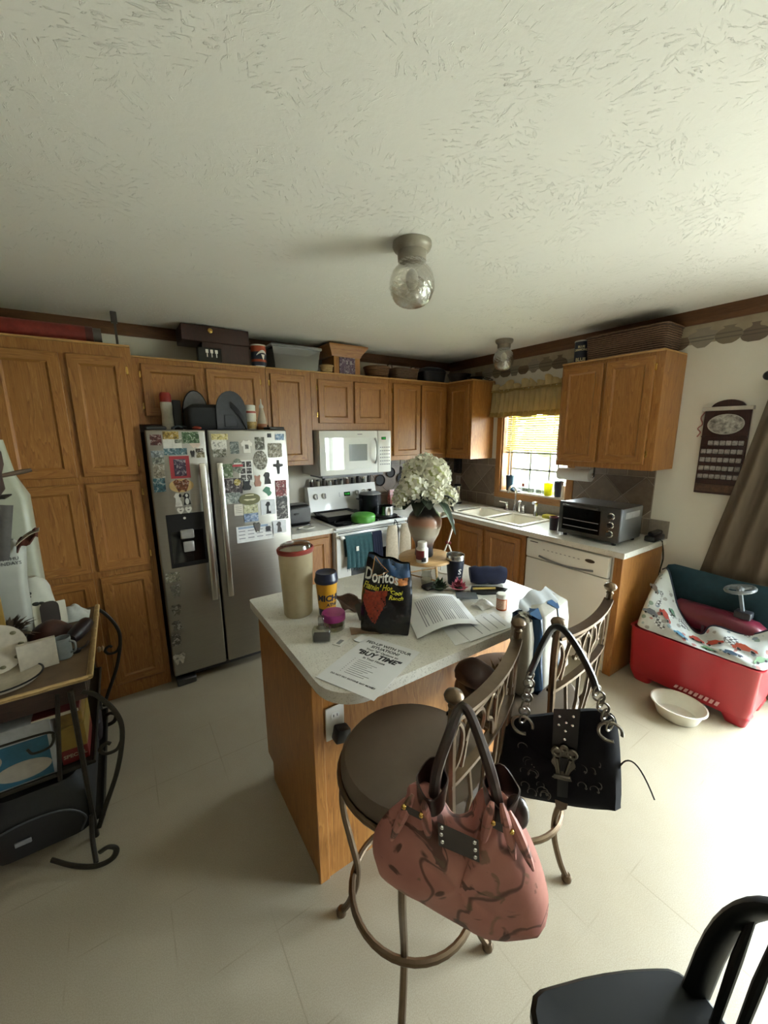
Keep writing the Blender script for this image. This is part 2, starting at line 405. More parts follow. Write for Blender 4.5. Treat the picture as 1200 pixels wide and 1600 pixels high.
CLEARP = m_glass('clear_plastic', '#c2c2bd', .12, .12)
def m_trans(name, col, tfac=.5, rough=.7, var=.08, scale=40, stretch=(1, 1, 1)):
    m, nt, b = newmat(name); out = nt.nodes['Material Output']; v = coords(nt, stretch)
    c = ramp(nt, noise(nt, v, scale, 3), [(.3, tuple(x * (1 - var) for x in srgb(col))), (.7, tuple(min(1, x * (1 + var)) for x in srgb(col)))])
    tl = nd(nt, 'ShaderNodeBsdfTranslucent'); mx = nd(nt, 'ShaderNodeMixShader'); mx.inputs[0].default_value = tfac
    nt.links.new(c, b.inputs['Base Color']); nt.links.new(c, tl.inputs[0]); b.inputs['Roughness'].default_value = rough
    nt.links.new(b.outputs[0], mx.inputs[1]); nt.links.new(tl.outputs[0], mx.inputs[2]); nt.links.new(mx.outputs[0], out.inputs[0]); return m
def m_print():
    """flat print: blotchy picture in the object's own colour"""
    m, nt, b = newmat('flat_print'); oi = nd(nt, 'ShaderNodeObjectInfo'); v = coords(nt)
    f = noise(nt, v, 55, 3, .6, .8)
    hi = mix(nt, .38, oi.outputs['Color'], (.85, .82, .76)); lo = mix(nt, .62, oi.outputs['Color'], (.012, .012, .014))
    c = mix(nt, ramp(nt, f, [(.40, (0, 0, 0)), (.46, (1, 1, 1))]), lo, oi.outputs['Color'])
    c = mix(nt, ramp(nt, f, [(.55, (0, 0, 0)), (.60, (1, 1, 1))]), c, hi)
    nt.links.new(c, b.inputs['Base Color']); b.inputs['Roughness'].default_value = .35; return m
PRINT = m_print()
def m_plain():
    m, nt, b = newmat('painted_plain'); oi = nd(nt, 'ShaderNodeObjectInfo'); v = coords(nt)
    c = mix(nt, ramp(nt, noise(nt, v, 40, 3), [(.35, (0, 0, 0)), (.75, (.18, .18, .18))]), oi.outputs['Color'], (.1, .09, .08))
    nt.links.new(c, b.inputs['Base Color']); b.inputs['Roughness'].default_value = .45; return m
PLAIN = m_plain()
def m_wicker(name, a, b_, sc=70):
    m, nt, b = newmat(name); v = coords(nt)
    w1 = nd(nt, 'ShaderNodeTexWave'); w1.wave_type = 'BANDS'; w1.bands_direction = 'Z'; w1.inputs['Scale'].default_value = sc / 3; w1.inputs['Distortion'].default_value = 2; nt.links.new(v, w1.inputs['Vector'])
    n = noise(nt, v, sc, 3)
    f = mix(nt, .5, w1.outputs['Color'], n)
    nt.links.new(ramp(nt, f, [(.3, srgb(a)), (.7, srgb(b_))]), b.inputs['Base Color']); b.inputs['Roughness'].default_value = .75
    bump(nt, b, f, .5, .003); return m
WICKD = m_wicker('dark_wicker', '#35241a', '#775c48'); WICKB = m_wicker('brown_wicker', '#4b3322', '#86623f'); WICKP = m_wicker('pale_wicker', '#8f7448', '#c5a874')
# ------------------------------------------------------------------ room shell
ZC = 2.477; XL = -3.92
def struct(name, mb, mat, **k):
    return single(name, mb, mat, None, None, kind='structure', smooth=False, **k)
struct('floor', MB().box(-5.6, .15, -6.85, .15, -.12, 0), FLOOR)
struct('ceiling', MB().box(-5.6, .15, -6.85, .15, ZC, ZC + .12), CEIL)
struct('wall_back', MB().box(-5.6, .15, 0, .15, 0, ZC), WALL)
WY0, WY1, WZ0, WZ1 = -.815, -1.56, 1.09, 1.98
DY0, DY1, DZ1 = -3.05, -5.15, 2.05
w = MB()
w.box(0, .15, WY0, 0, 0, ZC).box(0, .15, WY1, WY0, 0, WZ0).box(0, .15, WY1, WY0, WZ1, ZC).box(0, .15, DY0, WY1, 0, ZC)
w.box(0, .15, DY1, DY0, DZ1, ZC).box(0, .15, -6.7, DY1, 0, ZC)
struct('wall_right', w, WALL)
TAUPE = P('taupe_paint', '#75685a', .8, 0, .06, 3)  # dark tone given to the unseen walls to cut their bounce light
struct('wall_left', MB().box(XL - .12, XL, -2.3, 0, 0, ZC), TAUPE)
struct('wall_far_left', MB().box(-5.6, XL - .12, -2.3, -2.18, 0, ZC).box(-5.6, -5.5, -6.7, -2.3, 0, ZC), TAUPE)
w = MB().box(-5.6, .15, -6.85, -6.7, 0, ZC)
struct('wall_front', w, TAUPE)
# crown trim, back and right
def trimprof(z0, z1, d): return [(0, z0), (d * .45, z0), (d, z0 + (z1 - z0) * .35), (d, z1), (0, z1)]
m = MB(); m.prism([(a, b) for a, b in trimprof(2.395, ZC, .022)], (Vector((-5.0 + 1.08, 0, 0)), -Y, Zv, X), 0, 3.92)
struct('trim_1', m, TRIM)
m = MB(); m.prism(trimprof(2.385, ZC, .022), (Vector((0, -.022, 0)), -X, Zv, -Y), 0, 6.6)
struct('trim_2', m, TRIMY)
struct('baseboard_right', MB().box(-.014, 0, -3.0, -2.40, 0, .08), OAKHY)
struct('baseboard_left', MB().box(XL, XL + .014, -2.3, -.66, 0, .08), OAKHY)
# kitchen window: casing, jambs, sashes, muntins, panes
w1 = setting('window_1', (0, (WY0 + WY1) / 2, WZ0))
c = .062
MB().box(-.018, 0, WY0, WY0 + c, WZ0 - c, WZ1 + c, .003).build('casing', OAK, w1)
MB().box(-.018, 0, WY1, WY1 - c, WZ0 - c, WZ1 + c, .003).build('casing', OAK, w1)
MB().box(-.018, 0, WY1, WY0, WZ1, WZ1 + c, .003).build('casing', OAKHY, w1)
MB().box(-.022, 0, WY1, WY0, WZ0 - c, WZ0, .003).build('apron', OAKHY, w1)
MB().box(0, .15, WY0, WY0 - .016, WZ0, WZ1).build('jamb', OAK, w1)
MB().box(0, .15, WY1, WY1 + .016, WZ0, WZ1).build('jamb', OAK, w1)
MB().box(0, .15, WY1 + .016, WY0 - .016, WZ1 - .016, WZ1).build('jamb', OAKHY, w1)
MB().box(-.012, .15, WY1 + .016, WY0 - .016, WZ0, WZ0 + .016).build('sill', P('sill_white', '#d8cfbd', .5), w1)
fx = .115; y0, y1 = WY0 - .016, WY1 + .016; z0, z1 = WZ0 + .016, WZ1 - .016; zm = 1.545
for (a, b, xx) in ((z0, zm, fx), (zm - .02, z1, fx + .022)):
    s = MB(); fw = .034
    s.box(xx, xx + .02, y0, y0 - fw, a, b, .002).box(xx, xx + .02, y1, y1 + fw, a, b, .002)
    s.box(xx, xx + .02, y1 + fw, y0 - fw, a, a + fw, .002).box(xx, xx + .02, y1 + fw, y0 - fw, b - fw, b, .002)
    so = s.build('sash', P('vinyl_sash', '#d9dbd8', .4), w1)
    iy0, iy1 = y0 - fw, y1 + fw
    for k in (1, 2):
        yy = iy0 + (iy1 - iy0) * k / 3; MB().box(xx + .006, xx + .014, yy - .009, yy + .009, a + fw, b - fw).build('muntin', P('muntin_grey', '#a8aca6', .5), so)
    zz = (a + b) / 2; MB().box(xx + .006, xx + .014, iy1, iy0, zz - .009, zz + .009).build('muntin', MATS['muntin_grey'], so)
    for k in range(3):
        for j in range(2):
            ya = iy0 + (iy1 - iy0) * k / 3; yb = iy0 + (iy1 - iy0) * (k + 1) / 3
            za = a + fw + (b - a - 2 * fw) * j / 2; zb_ = a + fw + (b - a - 2 * fw) * (j + 1) / 2
            MB().box(xx + .009, xx + .012, yb + .004, ya - .004, za + .004, zb_ - .004).build('pane', GLASS, so)
# sliding patio door beside the drape
d1 = setting('door_1', (0, (DY0 + DY1) / 2, 0))
VW = P('white_vinyl', '#dcdcd8', .4)
MB().box(-.015, .15, DY0, DY0 - .05, 0, DZ1, .003).build('jamb', VW, d1); MB().box(-.015, .15, DY1, DY1 + .05, 0, DZ1, .003).build('jamb', VW, d1)
MB().box(-.015, .15, DY1 + .05, DY0 - .05, DZ1 - .05, DZ1, .003).build('head', VW, d1); MB().box(-.01, .15, DY1 + .05, DY0 - .05, 0, .03, .003).build('track', VW, d1)
ymid = (DY0 + DY1) / 2
for (a, b, xx) in ((DY0 - .05, ymid - .04, .05), (ymid + .04, DY1 + .05, .09)):
    s = MB(); fw = .07
    s.box(xx, xx + .035, a, a - fw, .03, DZ1 - .05, .003).box(xx, xx + .035, b, b + fw, .03, DZ1 - .05, .003)
    s.box(xx, xx + .035, b + fw, a - fw, .03, .13, .003).box(xx, xx + .035, b + fw, a - fw, DZ1 - .13, DZ1 - .05, .003)
    so = s.build('sash', VW, d1)
    MB().box(xx + .015, xx + .02, b + fw, a - fw, .13, DZ1 - .13).build('pane', GLASS, so)
# garden
GR = P('lawn_grass', '#8c8f72', .9, 0, .25, 6, bmp=.3, bscale=60)
struct('ground', MB().box(.16, 40, -40, 30, -.5, -.42), GR)
struct('patio', MB().box(.16, 4.0, -7.0, -2.2, -.42, -.06), P('patio_concrete', '#a9a49a', .9, 0, .08, 4))  # slab added out of view to keep green lawn bounce off the ceiling
LEAF = P('tree_leaf', '#55703c', .8, 0, .4, 8)
for k, (tx, ty, h, lab) in enumerate(((11, 4.5, 4.6, 'round leafy garden tree seen left through the kitchen window'), (13, 8.5, 5.2, 'tall leafy garden tree far beyond the lawn'), (9.0, .2, 4.2, 'leafy garden tree seen right through the kitchen window'))):
    t = thing('garden_tree', lab, 'tree', (tx, ty, -.42), 'trees outside the window')
    MB().tube([(tx, ty, -.42), (tx + .1, ty, .6), (tx, ty + .1, 1.6)], [.16, .12, .09], 8).build('trunk', P('bark', '#5a4736', .9), t)
    bm = bmesh.new(); rr = random.Random(k)
    mb = MB()
    for j in range(34):
        a = rr.random() * 6.28; b = rr.random(); rad = 1.5 * math.sqrt(rr.random())
        mb.sphere((tx + math.cos(a) * rad, ty + math.sin(a) * rad, 1.1 + b * (h - 1.6)), .35 + .3 * rr.random(), 7, 5)
    bm.free(); mb.build('crown', LEAF, t)

# ------------------------------------------------------------------ tiled backsplash
def clip(poly, a, b, c):                         # keep a*x+b*y<=c
    out = []
    for i in range(len(poly)):
        p, q = poly[i - 1], poly[i]; dp, dq = a * p[0] + b * p[1] - c, a * q[0] + b * q[1] - c
        if (dp <= 0) != (dq <= 0):
            t = dp / (dp - dq); out.append((p[0] + (q[0] - p[0]) * t, p[1] + (q[1] - p[1]) * t))
        if dq <= 0: out.append(q)
    return out
def inset(poly, d):
    cx = sum(p[0] for p in poly) / len(poly); cy = sum(p[1] for p in poly) / len(poly); out = []
    for x, y in poly:
        l = math.hypot(x - cx, y - cy); k = max(0, 1 - d * 1.5 / l) if l > 1e-6 else 1
        out.append((cx + (x - cx) * k, cy + (y - cy) * k))
    return out
def area(p): return abs(sum(p[i - 1][0] * p[i][1] - p[i][0] * p[i - 1][1] for i in range(len(p)))) / 2
def splash(name, F, u0, u1, z0, z1, ph=0.0):
    m = MB().fb(F, u0, u1, z0, z1, 0.0, .006); bk = struct(name, m, GROUT)
    polys = []
    r = (u0, u1, z0, z1)
    zb0, zb1 = 1.045, 1.355
    u = u0 - (ph % .15)
    while u < u1:                                # bottom and top courses of squares
        for (a, b) in ((z0, zb0), (zb1, z1)):
            if b - a > .015: polys.append([(u, a), (u + .15, a), (u + .15, b), (u, b)])
        u += .15
    h = (zb1 - zb0) / 2; k0 = int((u0 - ph) / h) - 2
    for i in range(k0, k0 + int((u1 - u0) / h) + 5):
        cu = i * h * 1.0 + ph
        if i % 2 == 0:
            d = h; cz = (zb0 + zb1) / 2
            polys.append([(cu - d, cz), (cu, cz - d), (cu + d, cz), (cu, cz + d)])
        else:
            cz = (zb0 + zb1) / 2
            polys.append([(cu, cz), (cu - h, zb0), (cu + h, zb0)]); polys.append([(cu, cz), (cu + h, zb1), (cu - h, zb1)])
    for p in polys:
        for a, b, c in ((1, 0, u1), (-1, 0, -u0), (0, 1, z1), (0, -1, -z0)):
            if p: p = clip(p, a, b, c)
        if len(p) < 3 or area(p) < 3e-4: continue
        q = inset(p, .0035)
        MB().prism(q, F, .004, .0105).build('tile', TILE, bk)
splash('backsplash_back', FB(0), -1.10, -.011, .915, 1.428, .06)
splash('backsplash_right', FR(0), .0, -WY0 - .062, .915, 1.428, .1)
splash('backsplash_right', FR(0), -WY1 + .062, 2.25, .915, 1.428, .02)
m = MB().box(-.014, 0, -.7535, -1.622, .915, 1.027, .002).box(-.014, 0, -2.25, -2.378, .915, 1.045, .002)
struct('backsplash_strip', m, P('grey_strip', '#857c70', .4, 0, .15))
struct('backsplash_cap', MB().box(-.018, 0, -.7535, -1.622, 1.0275, 1.0285), P('pale_cap', '#bdb5aa', .5))
# wallpaper border with printed pots, right wall
bd = setting('trim_3', (0, -1.6, 2.24))
MB().box(-.0015, 0, -3.6, -.0, 2.262, 2.386).build('paper_strip', P('border_paper', '#9f937d', .85, 0, .12, 14), bd)
rr = random.Random(3); u = .08; k = 0
POTS = [  # half-width profiles, bottom to top (0..1)
    [(.30, 0), (.62, .10), (.92, .30), (1, .48), (.90, .66), (.62, .80), (.38, .86), (.36, .92), (.52, 1)],
    [(.55, 0), (.72, .2), (.90, .6), (1, .92), (1, 1), (.9, 1)],
    [(.25, 0), (.55, .15), (.85, .38), (1, .62), (.98, .74), (.55, .84), (.42, .90), (.56, 1)],
    [(.40, 0), (.80, .12), (1, .32), (.96, .52), (.70, .70), (.34, .78), (.26, .90), (.36, 1)],
    [(.45, 0), (.85, .25), (1, .55), (.96, .80), (.80, .90), (.84, 1)]]
while u < 3.5:
    pr = POTS[(k * 3) % 5]; wv = .10 + .06 * rr.random(); hv = (.075 if (k * 3) % 5 in (1, 4) else .105) + .02 * rr.random(); zb = 2.228 + .012 * rr.random()
    q = bez([(a * wv / 2, 0, zb + hv * b) for a, b in pr], 3); pts = [(p_.x, p_.z) for p_ in q]
    poly = [(u + wv / 2 + a, b) for a, b in pts] + [(u + wv / 2 - a, b) for a, b in pts[::-1]]
    n0 = .0015 + .0004 * (k % 3); colr = srgb(['#7d705b', '#6a5a49', '#878171', '#735d49', '#948a7b'][k % 5])
    po = MB().prism(poly, FR(0), n0, n0 + .001).build('printed_pot', PLAIN, bd, color=colr)
    for f_ in (.38, .58):
        i = min(range(len(pts)), key=lambda j: abs(pts[j][1] - (zb + hv * f_))); hw_ = pts[i][0] * .96
        MB().fb(FR(0), u + wv / 2 - hw_, u + wv / 2 + hw_, pts[i][1] - .004, pts[i][1] + .004, n0 + .001, n0 + .0013).build('painted_band', PLAIN, po, color=tuple(c * .55 for c in colr))
    u += wv * .92; k += 1

# ------------------------------------------------------------------ cabinets
def door(parent, F, u0, u1, z0, z1, n0, hinge=None, st=.05, knob=None):
    b = n0 + .001
    m = MB(); m.quadloops(F, [(u0, u1, z0, z1, b), (u0, u1, z0, z1, b + .015), (u0 + .004, u1 - .004, z0 + .004, z1 - .004, b + .019),
        (u0 + st, u1 - st, z0 + st, z1 - st, b + .019), (u0 + st + .003, u1 - st - .003, z0 + st + .003, z1 - st - .003, b + .0155), (u0 + st + .012, u1 - st - .012, z0 + st + .012, z1 - st - .012, b + .009)], mats=True)
    O, u, up, n = F
    d = m.build('door', [OAK, OAKH if abs(u.x) > .5 else OAKHY], parent, ang=25)
    p = MB().quadloops(F, [(u0 + st + .010, u1 - st - .010, z0 + st + .010, z1 - st - .010, b), (u0 + st + .010, u1 - st - .010, z0 + st + .010, z1 - st - .010, b + .0092)])
    O, uu, up, n = F
    k = len(p.v) - 4; p.f.append([k, k + 1, k + 2, k + 3]); p.mi.append(0)
    p.build('panel', OAK, d)
    if hinge:
        uh = u0 - .006 if hinge == 'l' else u1 + .006
        for zz in (z0 + .07, z1 - .07):
            h = MB().fb(F, uh - .006, uh + .006, zz - .022, zz + .022, b - .001, b + .004, .001)
            h.tube([O + u * (uh + (.007 if hinge == 'l' else -.007)) + up * (zz - .02) + n * (b + .006), O + u * (uh + (.007 if hinge == 'l' else -.007)) + up * (zz + .02) + n * (b + .006)], .004, 8)
            h.build('hinge', BRASS, d)
    return d
def cabinet(name, label, F, u0, u1, z0, z1, dep, doors, toe=0, lip=True, group=None, wall=0.002, ends=True):
    O, u, up, n = F
    base = O + u * ((u0 + u1) / 2) + n * (dep / 2) + up * z0
    t = thing(name, label, 'cabinet', tuple(base), group)
    b = MB()
    if toe: b.fb(F, u0, u1, z0 + toe, z1, wall, dep).fb(F, u0, u1, z0, z0 + toe, wall, dep - .07)
    else: b.fb(F, u0, u1, z0, z1, wall, dep, .0015)
    b.build('body', OAK, t, smooth=False)
    if lip: MB().fb(F, u0, u1, z1, z1 + .012, wall, dep + .012, .003).build('top_edge', P('pale_oak_edge', '#b98f57', .5), t)
    for (a, b_, c, d, h) in doors: door(t, F, a, b_, c, d, dep, h)
    return t
DU = .328; ZT = 2.20; ZB = 1.43
UG = 'honey oak wall cabinets'
cabinet('pantry_cabinet', 'tall honey oak pantry cabinet standing left of the refrigerator', FB(0), XL + .03, -3.166, 0, ZT, .66,
        [(-3.80, -3.505, 1.455, 2.14, None), (-3.475, -3.20, 1.455, 2.14, 'r'), (-3.80, -3.505, .875, 1.415, None), (-3.475, -3.20, .875, 1.415, 'r'), (-3.80, -3.505, .1, .835, None), (-3.475, -3.20, .1, .835, None)])
cabinet('wall_cabinet', 'short oak cabinet with two doors above the refrigerator', FB(0), -3.160, -2.262, 1.765, ZT, DU, [(-3.105, -2.725, 1.82, 2.165, 'l'), (-2.70, -2.31, 1.82, 2.165, 'r')], group=UG)
cabinet('wall_cabinet', 'single-door oak wall cabinet between the refrigerator and the microwave', FB(0), -2.260, -1.882, ZB, ZT, DU, [(-2.23, -1.94, 1.47, 2.165, 'l')], group=UG)
cabinet('wall_cabinet', 'short two-door oak cabinet directly above the white microwave', FB(0), -1.880, -1.082, 1.725, ZT, DU, [(-1.82, -1.49, 1.785, 2.15, 'l'), (-1.465, -1.135, 1.785, 2.15, 'r')], group=UG)
cabinet('wall_cabinet', 'two-door oak wall cabinet right of the microwave', FB(0), -1.080, -.332, ZB, ZT, DU, [(-1.035, -.703, 1.475, 2.165, 'l'), (-.688, -.375, 1.475, 2.165, 'r')], group=UG)
cabinet('wall_cabinet', 'oak corner wall cabinet with a bright end panel beside the window', FR(0), .003, .692, ZB, ZT, DU, [(.37, .655, 1.475, 2.165, None)], group=UG)
cabinet('wall_cabinet', 'two-door oak wall cabinet hanging above the toaster oven', FR(0), 1.640, 2.347, ZB, ZT, DU, [(1.66, 1.965, 1.47, 2.175, None), (1.99, 2.295, 1.47, 2.175, 'r')], group=UG)
BG = 'honey oak base cabinets'
cabinet('base_cabinet', 'small oak base cabinet between refrigerator and stove', FB(0), -2.262, -1.866, 0, .874, .60, [(-2.235, -1.90, .13, .84, 'l')], .1, False, BG)
cabinet('base_cabinet', 'oak base cabinet right of the stove behind the island vase', FB(0), -1.094, -.604, 0, .874, .60, [(-1.06, -.66, .13, .84, None)], .1, False, BG)
t = cabinet('base_cabinet', 'oak sink base cabinet with two doors left of the dishwasher', FR(0), .003, 1.604, 0, .70, .60, [], .1, False, BG)
m = MB().fb(FR(0), .003, 1.604, .70, .874, .58, .60).fb(FR(0), .003, .02, .70, .874, .002, .58).fb(FR(0), 1.59, 1.604, .70, .874, .002, .58); m.build('face_frame', OAK, t)
door(t, FR(0), .80, 1.15, .13, .83, .60); door(t, FR(0), 1.20, 1.56, .13, .83, .60)
single('end_panel', MB().box(-.60, -.002, -2.355, -2.30, 0, .874, .002), OAK, 'oak end panel closing the counter right of the dishwasher', 'cabinet panel')
# island
t = thing('kitchen_island', 'oak kitchen island cabinet under the pale countertop', 'kitchen island', (-2.25, -2.08, 0))
MB().box(-2.832, -1.69, -2.40, -1.77, .10, .874).box(-2.832, -1.69, -2.40, -1.845, 0, .10).build('body', OAK, t, smooth=False)
MB().box(-2.842, -2.80, -2.408, -2.392, 0, .874, .003).build('corner_strip', OAK, t)
m = MB().box(-2.70, -2.27, -1.77, -1.752, .14, .84, .003).box(-2.24, -1.81, -1.77, -1.752, .14, .84, .003).build('door', OAK, t)
poly = []
x0, x1, y0, y1, r = -2.853, -1.632, -2.61, -1.707, .13
for (cx, cy, a, rr_) in ((x1 - .03, y1 - .03, 0, .03), (x0 + .015, y1 - .015, 90, .015), (x0 + r, y0 + r, 180, r), (x1 - r, y0 + r, 270, r)):
    for i in range(9): poly.append((cx + rr_ * math.cos(R(a + 90 * i / 8)), cy + rr_ * math.sin(R(a + 90 * i / 8))))
t = thing('island_countertop', 'pale speckled laminate countertop of the island', 'countertop', (-2.24, -2.16, .875))
MB().prism(poly, FT(0), .875, .9145).build('slab', LAM, t, ang=60)
def ins(poly, s): return [(-2.24 + (a + 2.24) * s, -2.16 + (b + 2.16) * s) for a, b in poly]
# worktops
m = MB().box(-2.262, -1.866, -.64, -.001, .875, .914)
single('worktop', m, LAM, 'short pale worktop with toaster between refrigerator and stove', 'countertop')
SX0, SX1, SY0, SY1 = -.545, -.075, -1.50, -.70
m = MB().box(-1.094, -.64, -.64, -.0115, .875, .914).box(-.64, -.0145, SY1, -.0115, .875, .914).box(-.64, SX0, SY0, SY1, .875, .914).box(SX1, -.0145, SY0, SY1, .875, .914).box(-.64, -.0145, -2.378, SY0, .875, .914)
single('worktop', m, LAM, 'long pale L-shaped worktop holding the sink and toaster oven', 'countertop')
# sink: double bowl drop-in
t = thing('kitchen_sink', 'white double-bowl drop-in kitchen sink under the window', 'sink', (-.31, -1.1, .914))
SW = P('sink_acrylic', '#e3ddcd', .25, 0, .02)
m = MB(); rz = .924
by = [(-1.475, -1.13), (-1.075, -.725)]; bx0, bx1 = -.525, -.165
def rl(x0, x1, y0, y1, z, r=.03):
    return [Vector((a + (x0 + x1) / 2, b + (y0 + y1) / 2, z)) for a, b in rrect(x1 - x0, y1 - y0, r)]
# deck as boxes around the bowls
m.box(-.565, bx0, -1.52, -.68, .9142, rz, .004).box(bx1, -.055, -1.52, -.68, .9142, rz, .004)
m.box(bx0, bx1, -1.52, by[0][0], .9142, rz).box(bx0, bx1, by[0][1], by[1][0], .9142, rz).box(bx0, bx1, by[1][1], -.68, .9142, rz)
m.build('deck', SW, t)
for a, b in by:
    m = MB(); loft(m, [rl(bx0, bx1, a, b, rz, .002), rl(bx0, bx1, a, b, rz - .01, .03), rl(bx0 + .02, bx1 - .02, a + .02, b - .02, .76, .05), rl(bx0 + .05, bx1 - .05, a + .05, b - .05, .745, .05)], capb=False)
    bo = m.build('bowl', SW, t)
    MB().lathe([(.001, .748), (.04, .748), (.042, .746)], ((bx0 + bx1) / 2, (a + b) / 2, 0), 16).build('drain', CHROME, bo)
# faucet
t = thing('kitchen_faucet', 'chrome gooseneck faucet with two lever handles behind the sink', 'faucet', (-.10, -1.10, rz))
MB().box(-.125, -.075, -1.215, -.975, rz, rz + .014, .006, 2).build('base_plate', CHROME, t)
MB().lathe([(.022, rz + .01), (.02, rz + .03), (.014, rz + .05), (.013, rz + .08)], (-.1, -1.095, 0)).tube(bez([(-.1, -1.095, rz + .07), (-.1, -1.095, rz + .2), (-.14, -1.098, rz + .255), (-.2, -1.1, rz + .25), (-.225, -1.1, rz + .20)], 5), .011, 10).build('spout', CHROME, t)
for yy, d in ((-1.0, 1), (-1.19, -1)):
    MB().lathe([(.02, rz + .012), (.018, rz + .03), (.011, rz + .045), (.016, rz + .06), (.01, rz + .085)], (-.1, yy, 0)).tube([(-.1, yy, rz + .075), (-.125, yy + d * .03, rz + .085), (-.15, yy + d * .06, rz + .09)], [.008, .007, .005], 8).build('handle', CHROME, t)
MB().lathe([(.013, rz + .01), (.011, rz + .09), (.02, rz + .1), (.02, rz + .115), (.004, rz + .12)], (-.1, -1.15, 0), 12).build('filter_spout', CHROME, t)
t = thing('sink_sprayer', 'chrome pull-out sprayer right of the faucet', 'faucet sprayer', (-.10, -1.33, rz))
MB().lathe([(.022, rz), (.018, rz + .02), (.014, rz + .05), (.017, rz + .09)], (-.1, -1.33, 0)).build('base', CHROME, t)
MB().tube([(-.1, -1.33, rz + .085), (-.105, -1.33, rz + .12), (-.14, -1.325, rz + .125)], [.016, .02, .015], 10).build('spray_head', CHROME, t)
# dishwasher
t = thing('dishwasher', 'white dishwasher under the counter right of the sink', 'dishwasher', (-.3, -1.95, 0))
F = FR(0)
MB().fb(F, 1.61, 2.295, .0, .868, .005, .575).build('body', WHITE, t, smooth=False)
MB().fb(F, 1.625, 2.28, .11, .70, .576, .615, .006, 2).build('door', WHITE, t)
cp = MB().fb(F, 1.625, 2.28, .706, .858, .576, .622, .01, 2).build('control_panel', WHITE, t)
pr = [(1.75 + .43 * i / 16, .735 - .022 * math.sin(math.pi * i / 16)) for i in range(17)]
MB().tube([F[0] - Y * 0 + F[1] * a + F[2] * b + F[3] * .625 for a, b in pr], .008, 8).build('handle_lip', GREYP, cp)
MB().fb(F, 1.66, 1.73, .835, .842, .622, .6235).build('vent_slot', DSTEEL, cp)
MB().prism(circ(.022, 16, (2.15, .80), 1.6, .6), F, .622, .624).build('badge', DSTEEL, cp)
for i in range(9): MB().fb(F, 1.78 + .035 * i, 1.795 + .035 * i, .792, .797, .622, .6226).build('button_mark', INKG, cp)
MB().fb(F, 1.62, 2.285, .0, .105, .5, .54).build('kick_plate', WHITE, t)
# ------------------------------------------------------------------ stove
t = thing('stove', 'white electric range with a black glass top against the back wall', 'stove', (-1.48, -.34, 0))
sx0, sx1 = -1.858, -1.101
MB().box(sx0, sx1, -.625, -.03, .02, .892, .003).build('body', WHITE, t)
MB().box(sx0 - .002, sx1 + .002, -.672, -.03, .893, .916, .006, 2).build('cooktop', WHITE, t)
MB().box(sx0 + .03, sx1 - .03, -.63, -.125, .9163, .919, .001).build('glass_top', BLACKG, t)
for (a, b, rr_) in ((-1.67, -.27, .08), (-1.29, -.27, .095), (-1.67, -.50, .1), (-1.29, -.50, .08)):
    MB().torus((a, b, .9192), rr_, .0012, seg=28, ts=4).build('burner_ring', INKG, t)
# slanted backguard
F = fr((-1.48, -.115, 1.06), (1, 0, 0), (0, .22, 1))
bgd = MB().prism([(-.375, -.13), (.375, -.13), (.375, .14), (-.375, .14)], F, -.012, .012)
bgd.box(sx0, sx1, -.085, -.02, .917, 1.196, .01, 2)
bgo = bgd.build('backguard', WHITE, t)
for u, vz in ((-.30, .045), (-.215, .045), (.15, .045), (.23, .045), (.295, .045)):
    O, uu, up, n = F; c_ = O + uu * u + up * vz + n * .012
    rm = Matrix((uu, up, n)).transposed()
    MB().lathe([(.03, 0), (.03, .008), (.024, .014), (.022, .026)], c_, 18, rot=rm).build('knob', OFFW, bgo)
    MB().prism([(u - .004, vz - .022), (u + .004, vz - .022), (u + .004, vz + .022), (u - .004, vz + .022)], F, .036, .044).build('knob_grip', GREYP, bgo)
MB().prism([(.0, .025), (.07, .025), (.07, .065), (.0, .065)], F, .012, .014).build('clock_display', BLACKG, bgo)
LED = newmat('green_led'); LED[2].inputs['Emission Color'].default_value = (.05, .6, .08, 1); LED[2].inputs['Emission Strength'].default_value = 1.2; LED[2].inputs['Base Color'].default_value = (0, .1, 0, 1); LED = LED[0]
text('clock_digits', '11:02', .026, (F[0] + F[1] * .035 + F[2] * .045 + F[3] * .014, F[1], F[2], F[3]), LED, bgo)
for k in range(6): MB().prism(circ(.004, 8, (-.05 + (k % 2) * .16, .03 + .015 * (k // 2))), F, .012, .0135).build('button', GREYP, bgo)
od = MB().box(sx0 + .004, sx1 - .004, -.665, -.627, .235, .875, .008, 2).build('oven_door', WHITE, t)
MB().box(-1.72, -1.24, -.668, -.664, .40, .68, .001).build('oven_window', BLACKG, od)
MB().tube([(-1.82, -.70, .835), (-1.14, -.70, .835)], .012, 10).box(-1.83, -1.80, -.705, -.66, .82, .85, .004).box(-1.16, -1.13, -.705, -.66, .82, .85, .004).build('door_handle', WHITE, od)
MB().box(sx0 + .004, sx1 - .004, -.66, -.627, .03, .225, .008, 2).build('storage_drawer', WHITE, t)
MB().box(sx0 + .02, sx1 - .02, -.6655, -.663, .862, .870).build('vent_gap', BLACK, od)
